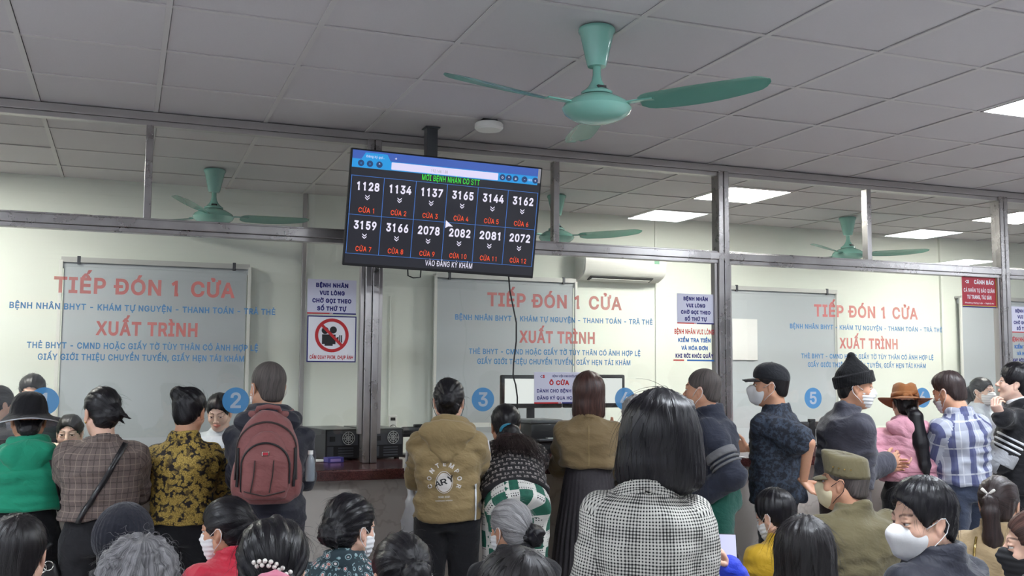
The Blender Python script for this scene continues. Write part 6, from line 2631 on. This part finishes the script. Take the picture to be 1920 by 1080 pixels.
# ---- backpack of the man at the counter
r = pp_['pack']
P0, sp, F = r['P0'], r['sp'], r['F']
bk = worn(r, 'backpack', 'reddish brown backpack worn by the man in the dark jacket', 'backpack')
base = P0 - F[:, 1] * .250 + F[:, 0] * .012
b0 = base + sp * .045
main = Loft(b0, b0 + sp * .47, [(0, .115, .062), (.05, .138, .088), (.18, .141, .092), (.28, .130, .088), (.35, .100, .076), (.392, .060, .058), (.41, .03, .04)], F=F, power=2.9, rnd=.02)
bag = sculpt('main_body', [main, Ell(b0 + sp * .10 + F[:, 0] * .134, (.022, .06, .08), F, k=.02), Ell(b0 + sp * .10 - F[:, 0] * .134, (.022, .06, .08), F, k=.02)], .009, M['maroon_bag'], bk, .007, (8, 8, 8), 2.0, fold2=.002)
pk = Loft(b0 - F[:, 1] * .062 + sp * .02, b0 - F[:, 1] * .062 + sp * .36, [(0, .090, .045), (.05, .108, .060), (.16, .110, .062), (.23, .092, .056), (.275, .062, .046), (.30, .03, .036)], F=F, power=2.8, rnd=.016)
pocket = sculpt('front_pocket', [pk], .008, M['maroon_bag'], bk, .004, (9, 9, 9), 6.0, fold2=.002)
rr = dict(r)


def arc(cx, t0, w, h, n=19):
    return [(cx + w * cos(a), t0 + h * math.sin(a)) for a in np.linspace(pi * 1.02, -pi * .02, n)]


zt = M['matte_black']
back_wrap(rr, [(-.090, .10)] + arc(.012, .21, .102, .105) + [(.114, .10)], .008, .003, zt, 'zipper', bk, pocket, 60)
back_wrap(rr, [(-.120, .15)] + arc(.012, .28, .128, .125) + [(.144, .15)], .008, .003, M['dark_brown'], 'seam', bk, bag, 60)
for x0 in (-.035, .045):
    back_wrap(rr, [(x0 - .012, .10), (x0, .17), (x0 + .004, .24)], .005, .002, M['dark_brown'], 'pleat_seam', bk, pocket, 20)
back_wrap(rr, [(-.075, .105), (.012, .085), (.098, .105)], .005, .002, M['dark_brown'], 'base_seam', bk, pocket, 24)
for x0 in (-.110, .132):
    back_wrap(rr, [(x0, .12), (x0 + .004, .20), (x0 + .002, .29)], .012, .004, zt, 'side_zip', bk, bag, 20)
h_ = on_back(r, .012, .268, pocket, .002)
if h_:
    p_, n_ = h_
    mt4 = Matrix([[F[0, 0], n_[0], F[0, 2], p_[0]], [F[1, 0], n_[1], F[1, 2], p_[1]], [F[2, 0], n_[2], F[2, 2], p_[2]], [0, 0, 0, 1]])
    MB().box((-.016, -.001, -.010), (.016, .004, .010), .003, mt4).build('badge', M['chrome'], bk)
    MB().box((-.012, .003, -.006), (.012, .006, .006), .001, mt4).build('badge_plate', M['red_board'], bk)
tp_ = b0 + sp * .392
MB().tube([tp_ - F[:, 0] * .055 + F[:, 1] * .02, tp_ - F[:, 0] * .045 + sp * .028 - F[:, 1] * .01, tp_ + sp * .036 - F[:, 1] * .014, tp_ + F[:, 0] * .045 + sp * .028 - F[:, 1] * .01, tp_ + F[:, 0] * .055 + F[:, 1] * .02], .011, 10).build('handle', M['maroon_bag'], bk, True)
for q in (-1, 1):
    s0 = r['Sh'][0 if q < 0 else 1]
    pts = [tp_ + F[:, 0] * q * .06, P0 + sp * .43 + F[:, 0] * q * .092 - F[:, 1] * .05, P0 + sp * .44 + F[:, 0] * q * .10 + F[:, 1] * .02, P0 + sp * .37 + F[:, 0] * q * .105 + F[:, 1] * .12, P0 + sp * .22 + F[:, 0] * q * .12 + F[:, 1] * .165]
    MB().tube(pts, .016, 10).build('shoulder_strap', M['maroon_bag'], bk, True)
bt = worn(r, 'water_bottle', 'clear plastic bottle in the right side pocket of the backpack', 'bottle')
bm_ = plain('bottle_plastic', srgb(190, 200, 208), .12)
bm_.node_tree.nodes['Principled BSDF'].inputs['Transmission Weight'].default_value = .6
cb = b0 + F[:, 0] * .192 + sp * .09
MB().lathe([(0, 0), (.020, 0), (.022, .01), (.022, .08), (.018, .10), (.010, .115), (.010, .125), (0, .126)], 20, Matrix.Translation(cb)).build('bottle', bm_, bt, True, 40)
MB().lathe([(0, .12), (.012, .12), (.012, .138), (0, .138)], 16, Matrix.Translation(cb)).build('cap', M['white_plastic'], bt, True, 40)

# ---- crossbody bag of the woman in brown plaid
r = pp_['plaid']
P0, sp, F = r['P0'], r['sp'], r['F']
bag = worn(r, 'crossbody_bag', 'black crossbody bag on the left hip of the woman in brown plaid', 'bag')
back_wrap(r, [(.105, .40), (.07, .33), (.0, .20), (-.08, .06), (-.16, -.10)], .026, .005, M['leather'], 'strap', bag, n=60, lift=.007)
c0 = P0 - F[:, 0] * .245 - F[:, 1] * .05
pouch = sculpt('pouch', [Loft(c0 - sp * .44, c0 - sp * .15, [(0, .075, .035), (.04, .085, .042), (.22, .080, .035), (.29, .06, .025)], F=F, power=3, rnd=.015)], .008, M['leather'], bag, .004, (9, 9, 9), 2.0)
MB().tube([c0 - sp * .165, c0 - sp * .10 - F[:, 1] * .03, P0 - F[:, 0] * .205 - F[:, 1] * .09 - sp * .06], .010, 8).build('strap_end', M['leather'], bag, True)
for q, zz in ((.0, -.175), (.03, -.165)):
    cc = c0 + F[:, 0] * q + sp * zz - F[:, 1] * .04
    MB().tube([cc + .022 * (F[:, 0] * cos(a) + sp * sin(a)) for a in np.linspace(0, 2 * pi, 17)], .0035, 6).build('ring', M['chrome'], bag, True)
ear = r['T'](A3([(-.079, -.006, -.05)]))[0]
MB().sphere(ear, .005, 10, 8).build('earring', M['gold'], r['root'], True)

# thin strap on the green top
r = pp_['green']
bs = worn(r, 'bag_strap', 'thin dark bag strap across the back of the green hooded top', 'strap')
back_wrap(r, [(.10, .36), (.13, .25), (.16, .12), (.17, .0)], .012, .003, M['matte_black'], 'strap', bs, n=50, lift=.007)

# ---- print and white side stripes of the tan jacket
def surface_print(r, items, mat, name, parent, obj=None, lift=.0025):
    """items: (text, x, t, cap height, angle, bold, width or None)"""
    tmp = []
    for body, x, t, hgt, ang, bold, wd in items:
        cu = bpy.data.curves.new('print', 'FONT')
        cu.body = body
        cu.font = FONT or cu.font
        o = bpy.data.objects.new('print', cu)
        COL.objects.link(o)
        tmp.append(o)
    bpy.context.view_layer.update()
    dg = bpy.context.evaluated_depsgraph_get()
    bv = bvh_of(obj or r['jacket'])
    P0, sp, F = r['P0'], r['sp'], r['F']
    VV, TT = [], []
    for o, (body, x, t, hgt, ang, bold, wd) in zip(tmp, items):
        cu = o.to_curve(dg)
        P, T = fill_outline(cu, bold, body)
        o.to_curve_clear()
        P = np.array(P)
        s = hgt / .7
        dx = P[:, 0].max() - P[:, 0].min()
        sx = s if wd is None else wd / dx
        P[:, 0] = (P[:, 0] - (P[:, 0].max() + P[:, 0].min()) / 2) * sx
        P[:, 1] *= s
        c, s_ = cos(ang), math.sin(ang)
        X = x + P[:, 0] * c - P[:, 1] * s_
        Tt = t + P[:, 0] * s_ + P[:, 1] * c
        n0 = len(VV)
        for a, b in zip(X, Tt):
            q = P0 + sp * b + F[:, 0] * a - F[:, 1]
            h = bv.ray_cast(Vector(q), Vector(F[:, 1]))
            VV.append(A3(h[0]) - F[:, 1] * lift if h[0] is not None else q + F[:, 1] * .8)
        TT += [tuple(int(k) + n0 for k in f) for f in T]
        d = o.data
        bpy.data.objects.remove(o)
        bpy.data.curves.remove(d)
    me = bpy.data.meshes.new(name)
    me.from_pydata(VV, [], TT)
    return link(name, me, mat, parent)


r = pp_['khaki']
pm = M['white_print'] = plain('white_print', srgb(214, 208, 202), .7)
arc_t = 'CONTEMPOR'
its = []
cx, ct, rad_a = -.012, .135, .070
for k, ch in enumerate(arc_t):
    a = rad(200) - rad(220) * k / 8
    its.append((ch, cx + rad_a * cos(a), ct + .006 + rad_a * math.sin(a) * 1.1, .030, a - pi / 2, .035, None))
surface_print(r, its, pm, 'print_lettering', r['jacket'])
bv_ = r['jacket']
ringpts = []
for a in np.linspace(0, 2 * pi, 33):
    h_ = on_back(r, cx + .044 * cos(a), ct - .002 + .056 * math.sin(a), lift=.003)
    if h_:
        ringpts.append(h_[0])
if len(ringpts) > 8:
    MB().tube(ringpts, .0018, 5).build('print_ring', pm, r['jacket'])
    # oval filled panel
    bmx = bmesh.new()
    cc_ = on_back(r, cx, ct - .002, lift=.0028)[0]
    inner = []
    rows_ = []
    for k in range(5):
        row = []
        for a in np.linspace(0, 2 * pi, 28, endpoint=False):
            f_ = .039 / .044 * k / 4
            h_ = on_back(r, cx + .044 * f_ * cos(a), ct - .002 + .056 * f_ * math.sin(a), lift=.0026)
            row.append(h_[0])
        rows_.append(row)
    V_, Q_ = grid_mesh(rows_[1:], True)
    V_ = np.concatenate([V_, [rows_[0][0]]])
    Vl = [tuple(v) for v in V_]
    fl = [tuple(int(i) for i in q) for q in Q_] + [(len(Vl) - 1, j, (j + 1) % 28) for j in range(28)]
    me = bpy.data.meshes.new('print_oval')
    me.from_pydata(Vl, [], fl)
    link('print_oval', me, pm, r['jacket'])
    surface_print(r, [('A', cx - .032, ct - .022, .036, .25, .02, .034), ('R', cx + .002, ct - .012, .040, .30, .02, .034), ('Y', cx + .038, ct + .002, .042, .30, .02, .034)], M['matte_black'], 'script_lettering', r['jacket'], lift=.0045)
    surface_print(r, [('SEND 2021', cx, ct - .082, .012, .04, .02, .062), ('Contemporary exhibition', cx, ct - .100, .009, .05, .01, .09)], pm, 'small_lettering', r['jacket'])
back_wrap(r, [(.150, .12), (.152, 0.05), (.152, -.03), (.150, -.10)], .014, .002, M['white_cloth'], 'side_stripe', r['jacket'], n=30)
for i in (0, 1):
    a, b = r['Sh'][i], r['Eb'][i]
    o_ = nrm(A3(((1 if i else -1), -.25, .4)))
    MB().tube([a + (b - a) * f + o_ * (.0885 - .006 * f) for f in np.linspace(.05, .95, 12)], .008, 8).build('sleeve_piping', M['white_cloth'], r['jacket'], True)

# ---- sleeve bands of the navy pullover
r = pp_['trousers']
for f0, f1 in ((.46, .62), (.67, .71), (.76, .80)):
    arm_band(r, 0, f0, f1, (.046 + .036 + .013, .041 + .036 + .013), 'stripe_grey', 'sleeve_band')

# ---- striped sweater of the young man
r = pp_['youth']
for f0, f1 in ((.42, .47), (.54, .59), (.66, .71)):
    arm_band(r, 0, f0, f1, (.046 + .036 + .015, .041 + .036 + .015), 'white_cloth', 'sleeve_stripe')
arm_band(r, 0, .76, 1.08, (.046 + .036 + .014, .041 + .036 + .014), 'light_grey', 'sleeve_panel')
arm_band(r, 0, -.08, .92, (.040 + .036 + .015, .031 + .036 * .8 + .015), 'light_grey', 'forearm_panel', True)
sculpt('collar_lining', [Ring(r['P0'] + r['sp'] * .452, r['sp'] + r['F'][:, 1] * .3, .072, .070, .010, .018, flare=-2)], .006, M['white_cloth'], r['jacket'])

# ---- seam of the khaki blazer and of the checked jacket
M['felt_pink'] = cloth('cloth_pink_seam', srgb(150, 98, 112))
back_wrap(pp_['pink'], [(-.16, .10), (0, .095), (.16, .10)], .006, .002, M['felt_pink'], 'waist_seam', pp_['pink']['jacket'], n=40)
back_wrap(pp_['blazer'], [(0.0, .38), (0.0, .30), (.0, .22), (.0, .16)], .004, .002, M['khaki_hood'], 'back_seam', pp_['blazer']['jacket'], n=24)


# ---- hair pieces
r = pp_['leaning']
at_ = r['T'](A3([(0, -.105, -.03)]))[0]
ax_ = r['R'] @ A3((0, -1, -.25))
sculpt('hair_tie', [Ring(at_ + r['R'] @ A3((0, -.012, -.004)), ax_, .036, .030, .014, .016, k=.004)], .005, M['teal_band'], r['root'])
# loose wavy hair spread over the leaning back
P0, sp, F = r['P0'], r['sp'], r['F']
rg = np.random.RandomState(5)
bvj = bvh_of(r['jacket'])


def lock(n, t0, dt, x0, spread, wave, ph, lift):
    pts = []
    for q in range(n):
        f = q / (n - 1)
        x = x0 + f ** 1.1 * spread + wave * math.sin(f * 7 + ph)
        o = P0 + sp * (t0 - dt * f) + F[:, 0] * x - F[:, 1]
        h = bvj.ray_cast(Vector(o), Vector(F[:, 1]))
        if h[0] is not None:
            pts.append(A3(h[0]) + A3(h[1]) * lift)
    return pts


pr_ = [Cone(at_, P0 + sp * .42 - F[:, 1] * .09, .035, .045, k=.02)]
for k in range(20):
    x0 = rg.uniform(-.035, .035)
    pts = lock(6, .42, .15, x0, x0 * 1.6 + rg.uniform(.0, .06), .006, k, .004)
    for n_, (a_, b_) in enumerate(zip(pts[:-1], pts[1:])):
        pr_.append(Cone(a_, b_, .017 - .0026 * n_, .0144 - .0026 * n_, k=.02))
lh = sculpt('loose_hair', pr_, .0055, M['hair_dkbrown'], r['hair'], .0)
LV, LQ = [], []
for k in range(520):
    x0 = rg.uniform(-.045, .045)
    pts = lock(9, .43 - rg.uniform(0, .03), rg.uniform(.15, .27), x0, x0 * 1.5 + rg.uniform(-.03, .10), rg.uniform(.003, .010), rg.uniform(0, 6.28), rg.uniform(.006, .026))
    if len(pts) < 5:
        continue
    n0 = len(LV)
    for i, p_ in enumerate(pts):
        rr_ = .0021 * (1 - .7 * i / (len(pts) - 1))
        for q in range(3):
            an = q * 2 * pi / 3
            LV.append(p_ + F[:, 0] * rr_ * cos(an) - F[:, 1] * rr_ * math.sin(an))
    for i in range(len(pts) - 1):
        for q in range(3):
            w_ = (q + 1) % 3
            LQ.append((n0 + i * 3 + q, n0 + i * 3 + w_, n0 + i * 3 + 3 + w_, n0 + i * 3 + 3 + q))
LV, LQ = np.array(LV), np.array(LQ)
link('hair_strands', make_mesh('hair_strands', LV, LQ, np.zeros((len(LQ), 4, 2)) + rg.rand(len(LQ), 1, 1)), M['hair_dkbrown'], r['hair'])

r = pp_['s_clip']
for k in range(13):
    a = k / 12
    x, z = -.030 + .085 * a, .032 - .030 * a * a + .010 * math.sin(a * 3) - (.011 if k % 2 else 0)
    h_ = hair_hit(r, x, z)
    if h_:
        MB().sphere(h_[0] + h_[1] * .004, .0062, 10, 8).build('pearl', M['pearl'], r['hair'], True)
sculpt('scrunchie', [Ring(r['C'] + r['R'] @ A3((.025, -.150, -.018)), r['R'] @ A3((0, -1, -.5)), .022, .020, .014, .016, k=.01), Ell(r['C'] + r['R'] @ A3((.0, -.152, -.014)), (.022, .016, .016), k=.015), Ell(r['C'] + r['R'] @ A3((.05, -.150, -.014)), (.022, .014, .018), k=.015)], .005, M['pink_band'], r['hair'], .004, (30, 30, 30), 2.0)

r = pp_['s_bow']
h_ = hair_hit(r, -.02, .055)
if h_:
    c_ = h_[0] + h_[1] * .010
    for dx, dz in ((-.022, .020), (.024, .018), (.012, -.024), (-.016, -.020)):
        sculpt('bow_petal', [Cone(c_, c_ + r['R'] @ A3((dx, -.004, dz)), .0045, .0085, flat=(1, .6))], .0035, M['pearl'], r['hair'], uvs=False)
back_wrap(r, [(-.085, .39), (-.095, .30), (-.10, .2), (-.10, .05)], .009, .006, M['gold'], 'chain_strap', worn(r, 'shoulder_bag_chain', 'brass chain bag strap over the left shoulder of the tan coat', 'strap'), n=40)

r = pp_['s_red']
h_ = hair_hit(r, .06, .01)
if h_:
    MB().tube([h_[0] + h_[1] * .004 + .011 * A3((cos(a), 0, math.sin(a))) for a in np.linspace(0, 2 * pi, 17)], .003, 6).build('hair_ring', M['gold'], r['hair'], True)

r = pp_['s_silver']
sculpt('netted_bun', [Ell(r['C'] + r['R'] @ A3((.045, -.118, -.030)), (.050, .042, .052)), Ell(r['C'] + r['R'] @ A3((.075, -.10, -.055)), (.028, .025, .03), k=.02)], .0055, M['hair_black'], r['hair'], .007, (30, 30, 30), 3.0, fold2=.004)

# ---- phone in the child's hand
r = pp_['s_phone']
w_ = Matrix.Translation(r['root'].location) @ Matrix.Rotation(r['yaw'], 4, 'Z') @ Matrix.Scale(r['s'], 4)
hp_ = w_ @ Vector(r['Wr'][1])
ph = thing('mobile_phone', 'mobile phone with a lit screen held beside the mustard jacket', 'phone', hp_ + Vector((0.05, .085, .03)), (rad(52), 0, rad(-30)))
MB().box((-.036, -.075, -.004), (.036, .075, .004), .003).build('case', M['black'], ph)
MB().box((-.033, -.070, .0042), (.033, .070, .0048)).build('screen', emit('phone_screen', srgb(198, 200, 240), .9), ph)

# ---- white plastic bag hanging by the tan jacket
p_ = at_y(779, 968, 5.38)
pb = thing('plastic_bag', 'thin white plastic bag hanging against the counter left of the tan jacket', 'bag', (p_.x, 5.40, p_.z))
m, nt, b = node_mat('plastic_film')
b.inputs['Base Color'].default_value = srgb(226, 228, 230)
b.inputs['Roughness'].default_value = .3
b.inputs['Alpha'].default_value = .78
M['film'] = m
sculpt('bag_film', [Loft((0, 0, -.16), (0, 0, .10), [(0, .06, .05), (.06, .075, .07), (.16, .07, .06), (.26, .035, .03)], power=2.4, rnd=.02), Cone((-.02, 0, .08), (-.03, .06, .26), .014, .008, k=.02), Cone((.02, 0, .08), (.03, .06, .26), .014, .008, k=.02)], .008, M['film'], pb, .010, (12, 12, 8), 4.0, fold2=.004)

# ---------------------------------------------------------------- seats
def waiting_stool(x, y, yaw, z, lab):
    t = thing('waiting_stool', lab, 'stool', (x, y, 0), (0, 0, yaw), 'waiting room stools')
    MB().box((-.16, -.15, z - .03), (.16, .17, z), .012).build('seat', M['blind_rail'], t)
    MB().lathe([(0, .02), (.022, .02), (.022, z - .03), (0, z - .03)], 16).build('pedestal', M['chrome'], t, True, 40)
    MB().lathe([(0, 0), (.15, 0), (.15, .012), (.03, .03), (0, .03)], 24).build('base', M['chrome'], t, True, 40)


SEAT_OF = dict(clerk_peek='clerk peeking between the green top and plaid blazer', clerk_face='clerk in white beside the backpack', s_left='person in the indigo jacket', s_beanie='person in the dark knitted beanie',
               s_grey='person with curly salt and pepper hair', s_red='woman in the red puffer jacket', s_clip='woman with the pearl hair clip', s_teal='woman in the teal floral shirt',
               s_straight='woman with smooth tied back hair', s_silver='woman with the silver hair', s_thin='man with receding hair at the bottom centre', s_yellow='woman in the mustard jacket',
               s_long='woman with long hair beside the olive cap', s_olive='man in the olive cap', s_mask='man with the large white mask', s_bow='woman with the white bow clip',
               s_edge='woman in the grey coat at the right edge', s_phone='child in the blue jacket')
KEY_OF = {v['root'].name: k for k, v in pp_.items()}
for stand, r, lab in PEOPLE:
    key = KEY_OF[r['root'].name]
    if stand:
        continue
    z = (r['hipz'] - .195) * r['s']
    l = r['root'].location
    waiting_stool(l.x, l.y, r['yaw'], max(z, .2), 'grey stool under the ' + SEAT_OF[key])
finish_texts()
